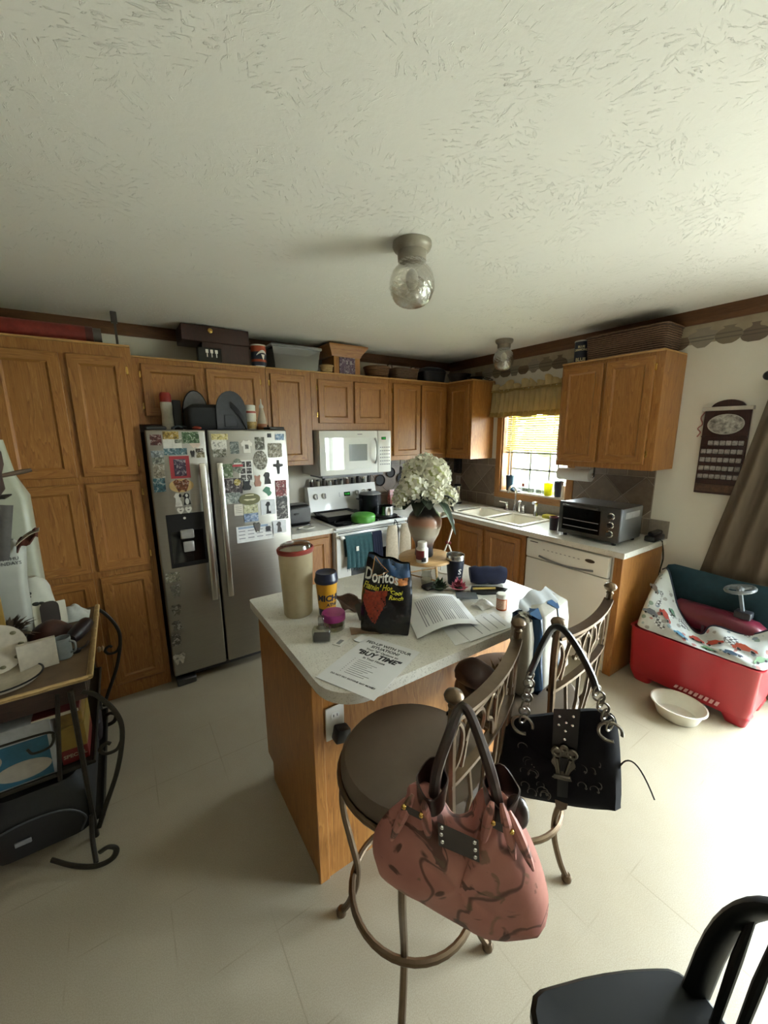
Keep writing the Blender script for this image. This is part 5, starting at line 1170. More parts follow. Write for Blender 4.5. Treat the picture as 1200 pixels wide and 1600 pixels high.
MB().prism([(-.026, -.008), (.006, -.008), (.006, .008), (-.026, .008)], F, .0022, .0026).build('barcode_print', P('print_grey', '#7b7a78', .7), t)
t, F = flat('price_tag', 'small torn white tag beside the printed flyer', 'tag', -2.60, -2.335, .3, .05, .03, zi, PAPER, .002, .004)
single('brown_leaf_pack', MB().grid(lambda u, v: (-2.545 + .10 * u - .02 * v, -2.09 - .07 * u + .04 * v + .012 * math.sin(3 * v), zi + .005 + .075 * v * (1 - .35 * u) + .012 * math.sin(7 * u + 4 * v)), 14, 9, th=.008), P('crinkled_brown', '#4a3524', .5, 0, .4, 40, bmp=.5), 'crumpled brown foil packet behind the yellow cup', 'packet')
single('olive_packet', MB().grid(lambda u, v: (-2.53 + .12 * u, -2.205 - .08 * u + .04 * v, zi + .004 + .055 * v + .008 * math.sin(9 * u)), 12, 7, th=.01), P('crinkled_olive', '#2e2d1f', .45, 0, .3, 40, bmp=.5), 'dark olive foil packet behind the chip bag', 'packet')
single('brown_paper', MB().grid(lambda u, v: (-2.615 + .12 * u + .02 * v, -2.285 - .075 * u + .05 * v, zi + .0015 + .006 * abs(math.sin(4 * u + 2 * v))), 12, 6, th=.0015), P('kraft_brown', '#77604a', .8, 0, .3, 30), 'flattened brown paper wrapper under the chip bag', 'paper')
# chip bag
t = thing('chip_bag', 'black chip bag with blue folded top and red chip picture on the island', 'chip bag', (-2.42, -2.28, zi))
bu = Vector((.68, -.73, 0)).normalized(); bc = Vector((-2.497, -2.345, zi + .003)); lean = Vector((.35, .30, 0))
def bag_pt(u, v, side):
    wv = .096 + .012 * math.sin(math.pi * v) - .012 * v; hgt = .285 * v
    puff = .034 * math.sin(math.pi * min(1, max(0, v * .96 + .02))) ** .7 * (max(0, 1 - (2 * u - 1) ** 4)) ** .8 + .002
    n = Vector((-bu.y, bu.x, 0)); cr = .005 * math.sin(17 * u + 9 * v) * (1 - (2 * u - 1) ** 2) + .004 * math.sin(23 * v + 5 * u)
    return bc + bu * (2 * u - 1) * wv + Zv * (hgt - (.018 * (2 * u - 1) if v > .5 else 0) * (v - .5) * 2 + .004 * math.sin(14 * u) * v) + lean * (.16 * v) + n * (side * (puff + abs(cr)))
BAGB = P('bag_foil_black', '#141416', .22, 0, .2, 25, bmp=.35, bscale=40); BLUEF = P('bag_blue', '#1e3f63', .3, 0, .25, 25)
m = MB(); m.grid(lambda u, v: bag_pt(u, v, -1), 18, 26); m.grid(lambda u, v: bag_pt(u, v, 1), 18, 26)
m.v = [p for p in m.v]; m.build('pouch', BAGB, t)
def on_bag(uc, vc, lift=.002):
    """maps local metres (a right, b up) on the front of the bag"""
    def w(a, b, c):
        u = uc + a / .2; v = vc + b / .285; u_ = min(.99, max(.01, u)); v_ = min(.99, max(.01, v))
        n = Vector((-bu.y, bu.x, 0)); return bag_pt(u_, v_, -1) - n * (lift + c)
    return w
def patch(poly_uv, mat, nm, lift):
    f = on_bag(0, 0, lift)
    # triangulated fan refined over a grid
    import mathutils
    us = [p[0] for p in poly_uv]; vs_ = [p[1] for p in poly_uv]; N = 22
    def inside(x, y):
        c = False
        for i in range(len(poly_uv)):
            x1_, y1_ = poly_uv[i - 1]; x2_, y2_ = poly_uv[i]
            if (y1_ > y) != (y2_ > y) and x < (x2_ - x1_) * (y - y1_) / (y2_ - y1_) + x1_: c = not c
        return c
    m = MB(); du = (max(us) - min(us)) / N; dv = (max(vs_) - min(vs_)) / N
    for i in range(N):
        for j in range(N):
            a = min(us) + du * i; b = min(vs_) + dv * j
            if inside(a + du / 2, b + dv / 2):
                m.add([f(x * .2, y * .285, 0) for x, y in ((a, b), (a + du, b), (a + du, b + dv), (a, b + dv))], [(0, 1, 2, 3)])
    return m.build(nm, mat, t)
patch([(.03, .99), (.97, .99), (.99, .80), (.55, .80), (.30, .93), (.03, .96)], BLUEF, 'blue_top', .0015)
patch([(.08, .58), (.55, .60), (.52, .42), (.32, .14), (.22, .20), (.06, .42)], P('chip_red', '#97351f', .4, 0, .45, 90), 'chip_picture', .0018)
patch([(.62, .79), (.95, .80), (.93, .70), (.66, .71)], P('chip_orange', '#a9672f', .4, 0, .4, 90), 'corner_picture', .0018)
tri = [(-.026, .055), (.045, .012), (-.026, -.012)]
f = on_bag(.32, .80, .0022); pts = []
for i in range(3):
    a, b = tri[i], tri[(i + 1) % 3]
    for k in range(6): pts.append(f(a[0] + (b[0] - a[0]) * k / 6, a[1] + (b[1] - a[1]) * k / 6, 0))
MB().tube(pts, .0016, 5, closed=True).build('triangle_logo', P('tri_orange', '#c28a58', .4), t)
text('lettering', 'Doritos', .056, None, WHITE, t, warp=on_bag(.40, .765, .0028), bold=.0012, sx=.82)
text('lettering', "Flamin' Hot", .030, None, P('yellow_print', '#c9c02f', .4), t, warp=on_bag(.34, .635, .0028), bold=.0006, shear=.3, sx=.85)
text('lettering', 'Cool\nRanch', .022, None, MATS['yellow_print'], t, warp=on_bag(.72, .56, .0028), bold=.0004, shear=.3)
# flyer
a_fl = math.atan2(-2.55 + 2.662 - .0, 0)   # set below from measured corners
cA, cB, cC = Vector((-2.846, -2.457, zi)), Vector((-2.752, -2.662, zi)), Vector((-2.470, -2.540, zi))
t = thing('printed_flyer', 'white printed flyer about buying time at the island corner', 'paper', (-2.65, -2.5, zi))
u_ = (cB - cA); up_ = (cC - cB); wd, ht = u_.length, up_.length
F = fr((cA + cC) / 2 + Vector((0, 0, .0012)), u_, up_)
MB().prism([(-wd / 2, -ht / 2), (wd / 2, -ht / 2), (wd / 2, ht / 2), (-wd / 2, ht / 2)], F, 0, .0012).build('sheet', PAPER, t)
F2 = (F[0] + F[3] * .0014, F[1], F[2], F[3])
def ln(st, size, dy, bold=.0, dx=0.0, sx=1.0, shear=0):
    text('lettering', st, size, (F2[0] + F2[2] * dy + F2[1] * dx, F2[1], F2[2], F2[3]), INK, t, bold=bold, sx=sx, shear=shear, depth=.0002, lift=.0001)
k = ht / .28
ln('FED-UP WITH YOUR', .0215, .108 * k, .0006, sx=.95); ln('SITUATION?', .0215, .087 * k, .0006)
ln('Your "#" Options to', .016, .067 * k, .0004); ln('"BUY TIME"', .035, .042 * k, .0016, shear=.15); ln('In Your House', .015, .018 * k, .0004)
for q in range(9):
    MB().prism([(-.05, .000 * k - .0095 * q * k), (-.05 + .05 + .045 * ((q * 37) % 10) / 10, .000 * k - .0095 * q * k), (-.05 + .05 + .045 * ((q * 37) % 10) / 10, .0012 * k - .0095 * q * k), (-.05, .0012 * k - .0095 * q * k)], F2, 0, .0002).build('text_line', INK, t)
    MB().prism([(-.068, .000 * k - .0095 * q * k), (-.064, .000 * k - .0095 * q * k), (-.064, .0014 * k - .0095 * q * k), (-.068, .0014 * k - .0095 * q * k)], F2, 0, .0002).build('bullet', INK, t)
ln('DO NOT PAY ANYONE ANY MONEY', .0105, -.098 * k, .0003)
# documents
def sheet(label, corners, lift, curlA=0, curlB=0, lines=0, name='document', blocks=True):
    A, B, C_, D = [Vector((a, b, zi)) for a, b in corners]      # A near-left, B near-right, C far-right, D far-left
    t = thing(name, label, 'paper', tuple((A + C_) / 2), 'letters and papers on the island')
    def pt(u, v, e=0):
        p = (A * (1 - u) + B * u) * (1 - v) + (D * (1 - u) + C_ * u) * v
        return p + Zv * (lift + e + curlA * math.sin(math.pi * u) + curlB * (1 - u) * (1 - v))
    MB().grid(pt, 14, 14, th=.0008).build('sheet', PAPER, t)
    for q in range(lines):
        v0 = .86 - .72 * q / lines
        L = .82 if q % 6 < 5 else .5
        m = MB(); m.grid(lambda s_, w_: pt(v0 + min(.45 * .72 / lines, .02) * w_, .92 - L * s_ * .95, .0006), 12, 2); m.build('text_line', INKG, t, smooth=False)
    return t
sheet('folded letter lying lowest under the other island papers', [(-2.335, -2.575), (-2.10, -2.60), (-2.03, -2.45), (-2.28, -2.44)], .001, lines=5)
sheet('white envelope sticking out right under the typed letter', [(-2.27, -2.59), (-2.04, -2.605), (-2.0, -2.47), (-2.24, -2.46)], .004, lines=4)
sheet('typed letter with a curled corner on top of the island papers', [(-2.43, -2.47), (-2.15, -2.525), (-2.02, -2.255), (-2.295, -2.20)], .010, curlA=.028, lines=20)
single('grey_card', MB(Matrix.Translation((-1.99, -2.295, zi)) @ Matrix.Rotation(.9, 4, 'Z')).box(-.03, .04, -.05, .05, .012, .016, .001), P('card_slate', '#4d5356', .5), 'slate grey card half under the typed letter', 'card')
OFF_ = 0
single('crumpled_tissue', MB().grid(lambda u, v: (-2.03 + .08 * u, -2.43 + .07 * v, zi + .002 + .022 * abs(math.sin(9 * u + 5 * v)) * math.sin(math.pi * u) * math.sin(math.pi * v) + .012 * math.sin(math.pi * v)), 14, 12, th=.0012), P('tissue', '#d6d4d0', .9), 'crumpled white tissue behind the envelope', 'tissue')
# round wooden riser with vase
rx, ry = -1.985, -1.985
t = thing('wooden_riser', 'round pale wooden riser with three thin legs on the island', 'riser', (rx, ry, zi))
zr = zi + .115
MB().lathe([(.14, zr), (.146, zr + .004), (.146, zr + .014), (.14, zr + .018)], (rx, ry, 0), 36).build('top', PALEWOOD, t)
for a in (260, 20, 140): MB().tube([(rx + .10 * math.cos(R(a)), ry + .10 * math.sin(R(a)), zr + .002), (rx + .125 * math.cos(R(a)), ry + .125 * math.sin(R(a)), zi + .001)], .006, 8).build('leg', PALEWOOD, t)
MB().tube([(rx + .115 * math.cos(R(a)), ry + .115 * math.sin(R(a)), zi + .03) for a in (260, 20, 140)], .004, 6, closed=True).build('brace', PALEWOOD, t)
zv = zr + .0182
vx, vy = rx - .005, ry + .01
t = thing('flower_vase', 'painted ceramic vase of white hydrangeas on the wooden riser', 'vase', (vx, vy, zv))
def m_vase():
    m, nt, b = newmat('painted_vase'); tc = nd(nt, 'ShaderNodeTexCoord'); sp = nd(nt, 'ShaderNodeSeparateXYZ'); nt.links.new(tc.outputs['Object'], sp.inputs[0])
    f = noise(nt, tc.outputs['Object'], 26, 4); ad = nd(nt, 'ShaderNodeMath', operation='MULTIPLY_ADD'); ad.inputs[1].default_value = .10; nt.links.new(f, ad.inputs[0])
    mu = nd(nt, 'ShaderNodeMath', operation='MULTIPLY'); mu.inputs[1].default_value = 4.0; nt.links.new(sp.outputs[2], mu.inputs[0]); nt.links.new(mu.outputs[0], ad.inputs[2])
    c = ramp(nt, ad.outputs[0], [(.1, srgb('#22252d')), (.24, srgb('#2b2a31')), (.34, srgb('#5a4540')), (.44, srgb('#8d8478')), (.52, srgb('#a89f90')), (.70, srgb('#9d9280')), (.78, srgb('#a1755f')), (.90, srgb('#96705c')), (.97, srgb('#2a2524'))])
    nt.links.new(c, b.inputs['Base Color']); b.inputs['Roughness'].default_value = .3; return m
prof = [(.046, 0), (.05, .01), (.046, .05), (.052, .075), (.075, .12), (.088, .165), (.09, .195), (.08, .225), (.058, .25), (.043, .27), (.046, .285), (.04, .285), (.036, .26), (.001, .24)]
MB().lathe([(a, zv + b) for a, b in prof], (vx, vy, 0), 32).build('vase', m_vase(), t)
PET = m_trans('petal_white', '#dcd9c6', .35, .7, .05); LEAFD = P('leaf_dark', '#1d2a1b', .4, 0, .3, 12); STEMG = P('stem_green', '#5a6a3a', .6)
rr = random.Random(11)
heads = [(-.085, -.02, .385, .075), (.02, -.05, .44, .075), (.085, .01, .40, .07), (.03, .04, .47, .065), (-.03, .03, .45, .07), (-.015, -.085, .345, .05), (.115, -.04, .315, .055), (-.145, .0, .33, .05)]
for hx, hy, hz, hr in heads:
    c0 = Vector((vx + hx, vy + hy, zv + hz)); m = MB()
    for q in range(54):
        z_ = 1 - 2 * (q + .5) / 54; an = q * 2.39996; rxy = math.sqrt(1 - z_ * z_); d = Vector((rxy * math.cos(an), rxy * math.sin(an), z_))
        e = d.orthogonal().normalized(); g = d.cross(e); fc = c0 + d * hr * (.86 + .2 * rr.random()); tw = rr.random() * 1.57; sz = hr * (.25 + .08 * rr.random())
        for k_ in range(4):
            a = tw + k_ * math.pi / 2; ca = e * math.cos(a) + g * math.sin(a); sa = e * -math.sin(a) + g * math.cos(a)
            m.add([fc, fc + (ca * .4 - sa * .42) * sz + d * .14 * sz, fc + (ca * .8 - sa * .40) * sz + d * .32 * sz, fc + ca * 1.05 * sz + d * .42 * sz, fc + (ca * .8 + sa * .40) * sz + d * .32 * sz, fc + (ca * .4 + sa * .42) * sz + d * .14 * sz], [(0, 1, 2, 3), (0, 3, 4, 5)])
    m.build('flower_head', PET, t)
    MB().sphere(c0, hr * .72, 8, 6).build('flower_core', P('petal_core', '#aeb07a', .8), t)
    MB().tube(bez([c0, Vector((vx + hx * .4, vy + hy * .4, zv + .33)), Vector((vx + hx * .1, vy + hy * .1, zv + .25))], 5), .004, 5).build('stem', STEMG, t)
for k_, (az, ln_, dr, ti) in enumerate(((195, .16, -.03, .6), (215, .13, -.05, .5), (300, .15, -.12, .7), (325, .15, -.03, .6), (345, .15, -.06, .6), (20, .13, .02, .5), (255, .10, .0, .5), (160, .15, .0, .5), (240, .12, -.03, .5))):
    d = Vector((math.cos(R(az)), math.sin(R(az)), 0)); sd = Vector((-d.y, d.x, 0)); st_ = Vector((vx, vy, zv + .285)) + d * .02
    def lf(u, v):
        w_ = .052 * math.sin(math.pi * (u * .93 + .05)) ** .8; s_ = 2 * v - 1
        return st_ + d * ln_ * u + Zv * (.05 * math.sin(2.2 * u) + dr * u * u * 1.6 - .02 * abs(s_) * 0 + .018 * abs(s_) * math.sin(math.pi * u)) + sd * w_ * s_
    MB().grid(lf, 12, 7, th=.0012).build('leaf', LEAFD, t)
t = thing('pill_bottle', 'white supplement bottle with a red and black label on the riser', 'bottle', (rx - .09, ry - .06, zv))
cx, cy = rx - .083, ry - .068
MB().lathe([(.028, zv), (.031, zv + .004), (.031, zv + .07), (.022, zv + .082)], (cx, cy, 0), 22).build('body', OFFW, t); MB().lathe([(.024, zv + .082), (.024, zv + .104), (.021, zv + .107)], (cx, cy, 0), 22).build('cap', OFFW, t)
fa = face_angle(cx, cy)
def wrap(nm, a0, a1, z0, z1, mat, r=.0315):
    MB().grid(lambda u, v: (cx + r * math.sin(fa + a0 + (a1 - a0) * u), cy - r * math.cos(fa + a0 + (a1 - a0) * u), z0 + (z1 - z0) * v), 12, 2).build(nm, mat, t)
wrap('red_label', -1.6, .35, zv + .018, zv + .066, P('label_red', '#6e1f22', .4)); wrap('black_label', -.1, .7, zv + .008, zv + .03, BLACK, .0318)
# under the riser
t = thing('glass_votive', 'small clear glass cup standing under the wooden riser', 'glass', (-2.03, -2.05, zi))
MB().lathe([(.022, zi), (.026, zi + .005), (.032, zi + .04), (.024, zi + .065), (.028, zi + .085)], (-2.035, -2.05, 0), 18, capt=False).build('glass', CLEAR, t); MB().lathe([(.02, zi + .002), (.026, zi + .035), (.001, zi + .037)], (-2.035, -2.05, 0), 14).build('wax', P('wax_cream', '#c9c0aa', .6), t)
def bloom(label, x, y, r, col, mt=None):
    t = thing('silk_flower', label, 'flower', (x, y, zi)); m = MB(); rr = random.Random(5)
    for lay, (n_, rd, zz) in enumerate(((8, 1.0, .25), (7, .7, .55), (5, .4, .8))):
        for k_ in range(n_):
            a = 2 * math.pi * (k_ + .5 * lay) / n_; d = Vector((math.cos(a), math.sin(a), 0)); s_ = Vector((-d.y, d.x, 0)); c0 = Vector((x, y, zi + .004 + r * zz * .7))
            m.add([c0, c0 + d * r * rd * .6 + s_ * r * .32 + Zv * .006, c0 + d * r * rd + Zv * .012 * (1 + lay), c0 + d * r * rd * .6 - s_ * r * .32 + Zv * .006], [(0, 1, 2, 3)])
    m.build('petals', P('silk_' + col[1:], col, .7, 0, .25, 60), t); MB().sphere((x, y, zi + .012), (r * .5, r * .5, .012), 10, 6).build('base', LEAFD, t)
bloom('pink silk flower lying beside the navy cloth', -1.955, -2.205, .05, '#a24a58'); bloom('dark green silk leaves beside the pink flower', -2.03, -2.145, .05, '#33452f')
single('dark_coaster', MB().box(-2.09, -1.99, -2.12, -2.07, zi, zi + .02, .006), P('coaster_dark', '#231d1b', .6), 'dark folded wallet under the riser edge', 'wallet')
# tumbler
t = thing('steel_tumbler', 'navy insulated tumbler with a bare steel rim on the island', 'tumbler', (-1.90, -2.13, zi))
cx, cy = -1.90, -2.12
MB().lathe([(.034, zi), (.036, zi + .004), (.046, zi + .12), (.047, zi + .135)], (cx, cy, 0), 30, capt=False).build('body', P('tumbler_navy', '#141a2b', .45, .2), t)
MB().lathe([(.047, zi + .135), (.0475, zi + .16), (.046, zi + .162), (.044, zi + .16), (.042, zi + .13), (.034, zi + .02), (.001, zi + .018)], (cx, cy, 0), 30, capb=False).build('steel_rim', P('steel_brushed', '#b3b1ac', .25, 1), t)
fa = face_angle(cx, cy)
text('logo', 'S', .04, None, OFFW, t, warp=cone_warp(cx, cy, zi, .034, zi + .135, .047, zi + .075, fa + .62), bold=.001, lift=.001); text('logo_line', '---', .03, None, OFFW, t, warp=cone_warp(cx, cy, zi, .034, zi + .135, .047, zi + .052, fa + .5), lift=.001)
# hook wand behind the tumbler
t = thing('banana_hook', 'white bent wire hook stand behind the tumbler', 'hook stand', (-1.79, -1.93, zi))
hp = Vector((-1.80, -1.955, zi))
MB().tube(bez([hp + Vector((0, 0, .165)), hp + Vector((.012, -.008, .22)), hp + Vector((.025, -.015, .285)), hp + Vector((.005, .0, .32)), hp + Vector((-.035, .02, .318))], 6), .0055, 8).build('hook', OFFW, t)
MB().tube([hp + Vector((0, 0, .17)), hp + Vector((-.022, .014, .10)), hp + Vector((-.03, .02, .004))], .0045, 8).tube([hp + Vector((0, 0, .17)), hp + Vector((.022, -.014, .10)), hp + Vector((.03, -.02, .004))], .0045, 8).build('leg_wire', OFFW, t)
MB().lathe([(.06, zi), (.06, zi + .006), (.001, zi + .007)], tuple((hp.x, hp.y, 0)), 20).build('base', OFFW, t)
MB().sphere(hp + Vector((-.006, .003, .17)), .010, 8, 6).sphere(hp + Vector((.008, -.004, .165)), .010, 8, 6).build('red_beads', P('bead_red', '#5e1512', .3), t)
t = thing('navy_cloth_roll', 'rolled navy cloth lying on the island behind the tray', 'cloth roll', (-1.80, -2.22, zi))
NC = P('cloth_navy', '#141a36', .9, 0, .15, 50, bmp=.4, bscale=300)
d = Vector((.80, -.60, 0)).normalized(); c0 = Vector((-1.835, -2.165, zi + .047))
MB().tube([c0 + d * (.18 * q / 8) + Vector((0, 0, .003 * math.sin(q * 2))) for q in range(9)], [.040] + [.046] * 7 + [.042], 18).build('roll', NC, t)
MB().tube([c0 + d * .181 + (Vector((-d.y, d.x, 0)) * math.cos(a) + Zv * math.sin(a)) * (.004 + .0046 * a) * .9 for a in [q * .5 for q in range(17)]], .003, 5).build('spiral_end', NC, t)
t = thing('black_tray', 'small black tray with a yellow stick in front of the navy roll', 'tray', (-1.87, -2.31, zi))
e = Vector((-d.y, d.x, 0)); tc_ = Vector((-1.86, -2.29, zi))
def trp(a, b, z): return tc_ + d * a + e * b + Zv * z
m = MB(); sh = [(-.075, -.03), (-.02, -.045), (.06, -.035), (.115, .0), (.06, .03), (-.06, .03)]
loft(m, [[trp(a * .85, b * .85, 0) for a, b in sh], [trp(a, b, .02) for a, b in sh], [trp(a * .94, b * .9, .02) for a, b in sh], [trp(a * .8, b * .75, .006) for a, b in sh]]); m.build('tray', BLACK, t)
MB().tube([trp(-.06, -.012, .022), trp(.05, -.012, .026)], .006, 8).build('yellow_stick', P('stick_yellow', '#b59a52', .5), t)
t = thing('prescription_bottle', 'orange prescription bottle with a white cap on the island', 'pill bottle', (-1.945, -2.46, zi))
cx, cy = -1.945, -2.465
MB().lathe([(.022, zi), (.0235, zi + .003), (.0235, zi + .055)], (cx, cy, 0), 22).build('vial', m_trans('amber_plastic', '#b5582a', .3, .25), t); MB().lathe([(.0255, zi + .055), (.0255, zi + .072), (.023, zi + .075)], (cx, cy, 0), 24).build('cap', OFFW, t)
fa = face_angle(cx, cy)
MB().grid(lambda u, v: (cx + .0241 * math.sin(fa - 1.3 + 2.2 * u), cy - .0241 * math.cos(fa - 1.3 + 2.2 * u), zi + .008 + .042 * v), 12, 2).build('label', P('label_peach', '#cfa68c', .6, 0, .12, 200), t)
for q in range(5): MB().grid(lambda u, v: (cx + .0244 * math.sin(fa - 1.1 + (1.0 + .15 * (q % 3)) * u), cy - .0244 * math.cos(fa - 1.1 + (1.0 + .15 * (q % 3)) * u), zi + .014 + .0075 * q + .002 * v), 6, 2).build('text_line', P('label_ink', '#86573f', .7), t)
single('red_spoon', MB().sphere((-2.03, -1.79, zi + .008), (.045, .02, .008), 14, 6).box(-2.12, -2.06, -1.796, -1.784, zi + .004, zi + .010, .003), P('spoon_red', '#6f1d1c', .4), 'dark red spoon rest at the back edge of the island', 'spoon')
# island outlet with plug
t = thing('island_outlet', 'white outlet plate on the island side', 'outlet', (-2.757, -2.405, .62)); F = FB(-2.4085)
MB().fb(F, -2.795, -2.722, .612, .742, 0, .006, .002).build('plate', OFFW, t)
for zz in (.705, .645): 
    s_ = MB().prism(rrect(.034, .028, .01), (Vector((-2.758, -2.4085, zz)), X, Zv, -Y), .006, .008).build('socket', WHITE, t)
    for dx in (-.007, .007): MB().fb(F, -2.758 + dx - .0015, -2.758 + dx + .0015, zz - .002, zz + .008, .008, .0083).build('slot', BLACK, s_)
single('power_adapter', MB(Matrix.Translation((-2.752, -2.432, .645)) @ Matrix.Rotation(.25, 4, 'Y')).box(-.022, .03, -.028, .015, -.026, .026, .006, 2), BLACK, 'black power adapter plugged into the island outlet', 'plug')
# ------------------------------------------------------------------ bar stools
SEATM = P('taupe_vinyl', '#5e5143', .5, 0, .12, 8, bmp=.15, bscale=120)
def stool(label, cx, cy, base_deg, seat_deg):
    t = thing('bar_stool', label, 'bar stool', (cx, cy, 0), 'bronze bar stools at the island', local=True)
    for k in range(4):
        a = R(base_deg + 90 * k); d = Vector((math.cos(a), math.sin(a), 0))
        prof = [(.05, .625), (.13, .635), (.195, .615), (.232, .55), (.235, .46), (.212, .34), (.192, .24), (.196, .15), (.225, .06), (.252, .016)]
        l = MB().tube(bez([d * r + Zv * z for r, z in prof], 5), .0115, 8).build('leg', BRONZE, t)
        MB().lathe([(.012, .0), (.018, .004), (.019, .016), (.012, .028)], tuple(d * .254), 12).build('foot_cap', BRONZE, l)
    MB().torus((0, 0, .205), .203, .0115, seg=40, ts=8).build('foot_ring', BRONZE, t)
    MB().torus((0, 0, .60), .17, .009, seg=36, ts=8).build('upper_ring', BRONZE, t)
    MB().lathe([(.07, .625), (.09, .632), (.09, .648), (.19, .652), (.19, .662)], seg=28).build('swivel_plate', BRONZE, t)
    MB().lathe([(.20, .662), (.216, .668), (.226, .685), (.226, .71), (.212, .728), (.17, .737), (.08, .741), (.001, .742)], seg=40).build('seat_cushion', SEATM, t)
    Rm = Matrix.Rotation(R(seat_deg), 4, 'Z')
    def arc(s_, z, ex=0):                                        # s in -1..1 across the back
        return Rm @ Vector((.205 * s_, -(.250 + ex) + .022 * s_ * s_ - .0 - .04 * (z - 1.0) , z))
    m = MB(); m.torus((0, 0, .672), .229, .010, seg=40, ts=8); m.build('seat_ring', BRONZE, t)
    for s_ in (-1, 1):
        pts = [Rm @ Vector((.14 * s_, -.185, .672)), Rm @ Vector((.165 * s_, -.215, .74)), arc(.95 * s_, .90), arc(1.0 * s_, 1.03), arc(1.0 * s_, 1.115)]
        po = MB().tube(bez(pts, 5), .0115, 8).build('back_post', BRONZE, t)
        c = arc(1.0 * s_, 1.11)
        MB().lathe([(.011, 0), (.013, .006), (.008, .012), (.013, .016), (.02, .022), (.022, .03), (.018, .038), (.006, .044), (.001, .046)], tuple(c), 16).build('finial', BRONZE, po)
    def band(z, w_, th, nm, mp):
        m = MB(); n = 22; vs = []; fs = []
        for i in range(n + 1):
            s_ = -1 + 2 * i / n
            zz = z + .02 * math.cos(s_ * math.pi / 2) * mp
            for (dy, dz) in ((-w_ / 2, -th / 2), (w_ / 2, -th / 2), (w_ / 2, th / 2), (-w_ / 2, th / 2)):
                vs.append(arc(s_, zz, -dy) + Zv * dz)
        for i in range(n):
            for k in range(4): fs.append((4 * i + k, 4 * i + (k + 1) % 4, 4 * i + 4 + (k + 1) % 4, 4 * i + 4 + k))
        m.add(vs, fs); m.build(nm, BRONZE, t)
    band(1.088, .032, .010, 'top_rail', -.4); band(.905, .022, .010, 'lower_rail', .6)
    def scroll(pts2, nm='scroll', r=.0062):
        MB().tube(bez([arc(a, b) for a, b in pts2], 5), r, 6).build(nm, BRONZE, t)
    for s_ in (-1, 1):
        spi = [(s_ * (.48 + (.34 - .05 * k) * math.cos(k * .85) * .8), .998 + (.070 - .010 * k) * math.sin(k * .85)) for k in range(7)]
        scroll(spi)
        scroll([(s_ * .98, .93), (s_ * .84, .96), (s_ * .80, 1.02), (s_ * .90, 1.06), (s_ * .97, 1.03)])
        scroll([(s_ * .04, .92), (s_ * .10, .97), (s_ * .26, 1.0), (s_ * .16, 1.05), (s_ * .04, 1.03)])
        scroll([(s_ * .22, 1.06), (s_ * .40, 1.055), (s_ * .66, 1.04), (s_ * .78, .93)])
    scroll([(0, .92), (0, 1.07)])
    for s_ in (-.62, -.22, .22, .62):
        b = Rm @ Vector((.16 * s_, -.225 + .02 * s_ * s_, .675)); MB().tube([b, arc(s_ * .8, .80), arc(s_, .905)], .006, 6).build('spindle', BRONZE, t)
    return t
stool('bronze bar stool with the pink handbag hanging from its back', -2.638, -2.713, 45, 18.9)
stool('bronze bar stool with the black handbag hanging from its back', -2.094, -2.673, 10, 7.4)

# ------------------------------------------------------------------ handbags
def bagframe(pt, u): u = Vector((u[0], u[1], 0)).normalized(); return (Vector((pt[0], pt[1], 0)), u, Zv, u.cross(Zv))
BAGD = [1.0]
def seen(a, b, n):
    k = 1 - n / BAGD[0]; return a * k, 1.691 + (b - 1.691) * k
def pillow(F, outline, ctr, T, n0, ks=(.05, .3, .55, .75, .9, 1.0), boxy=.5, wr=.0):
    O, u, up, n = F; m = MB(); rings = []
    def ring(k, h): return [O + u * (ctr[0] + (a - ctr[0]) * k) + up * (ctr[1] + (b - ctr[1]) * k) + n * (n0 + h + wr * math.sin(31 * a + 17 * b) * math.sin(3 * k)) for a, b in outline]
    for k in ks: rings.append(ring(k, -T * (1 - k ** 3.2) ** boxy))
    for k in ks[::-1][1:]: rings.append(ring(k, T * (1 - k ** 3.2) ** boxy))
    loft(m, rings); return m
def dens(poly, n=4, closed=True):
    q = bez([(a, 0, b) for a, b in poly], n, closed=True); return [(p.x, p.z) for p in q]
def m_camo():
    m, nt, b = newmat('pink_camo'); v = coords(nt)
    base = ramp(nt, noise(nt, v, 7, 3), [(.3, srgb('#a0645a')), (.7, srgb('#ba8072'))])
    br = nd(nt, 'ShaderNodeTexWave'); br.inputs['Scale'].default_value = 3.2; br.inputs['Distortion'].default_value = 14; br.inputs['Detail'].default_value = 3; nt.links.new(v, br.inputs['Vector'])
    c = mix(nt, ramp(nt, br.outputs['Fac'], [(.0, (.8, .8, .8)), (.012, (.5, .5, .5)), (.03, (0, 0, 0))]), base, srgb('#4a2c20'))
    c = mix(nt, ramp(nt, noise(nt, v, 11, 3, .5, 1.5), [(.57, (0, 0, 0)), (.61, (.85, .85, .85))]), c, srgb('#46291e'))
    c = mix(nt, ramp(nt, noise(nt, v, 19, 2, .5, .8), [(.63, (0, 0, 0)), (.67, (.6, .6, .6))]), c, srgb('#6d5a42'))
    nt.links.new(c, b.inputs['Base Color']); b.inputs['Roughness'].default_value = .6; bump(nt, b, noise(nt, v, 30, 3), .3, .004); return m
CAMO = m_camo(); LEATH = P('dark_brown_leather', '#2a1813', .35, 0, .2, 40, coat=.2)
F = bagframe((-2.754, -3.017), (.694, -.72))
FO = Vector((-2.754, -3.017, .55)); 
t = thing('pink_handbag', 'pink camouflage handbag with dark brown handles hanging on the stool', 'handbag', tuple(FO))
nb = .075; BAGD[0] = .75
OL = [(-.196, .69), (-.19, .76), (-.155, .825), (-.118, .865), (-.108, .905), (-.07, .905), (-.04, .865), (-.01, .825), (.04, .84), (.058, .915), (.10, .926), (.118, .885), (.146, .853), (.182, .77), (.206, .68), (.207, .60), (.19, .575), (.092, .547), (-.013, .572), (-.10, .615), (-.175, .655)]
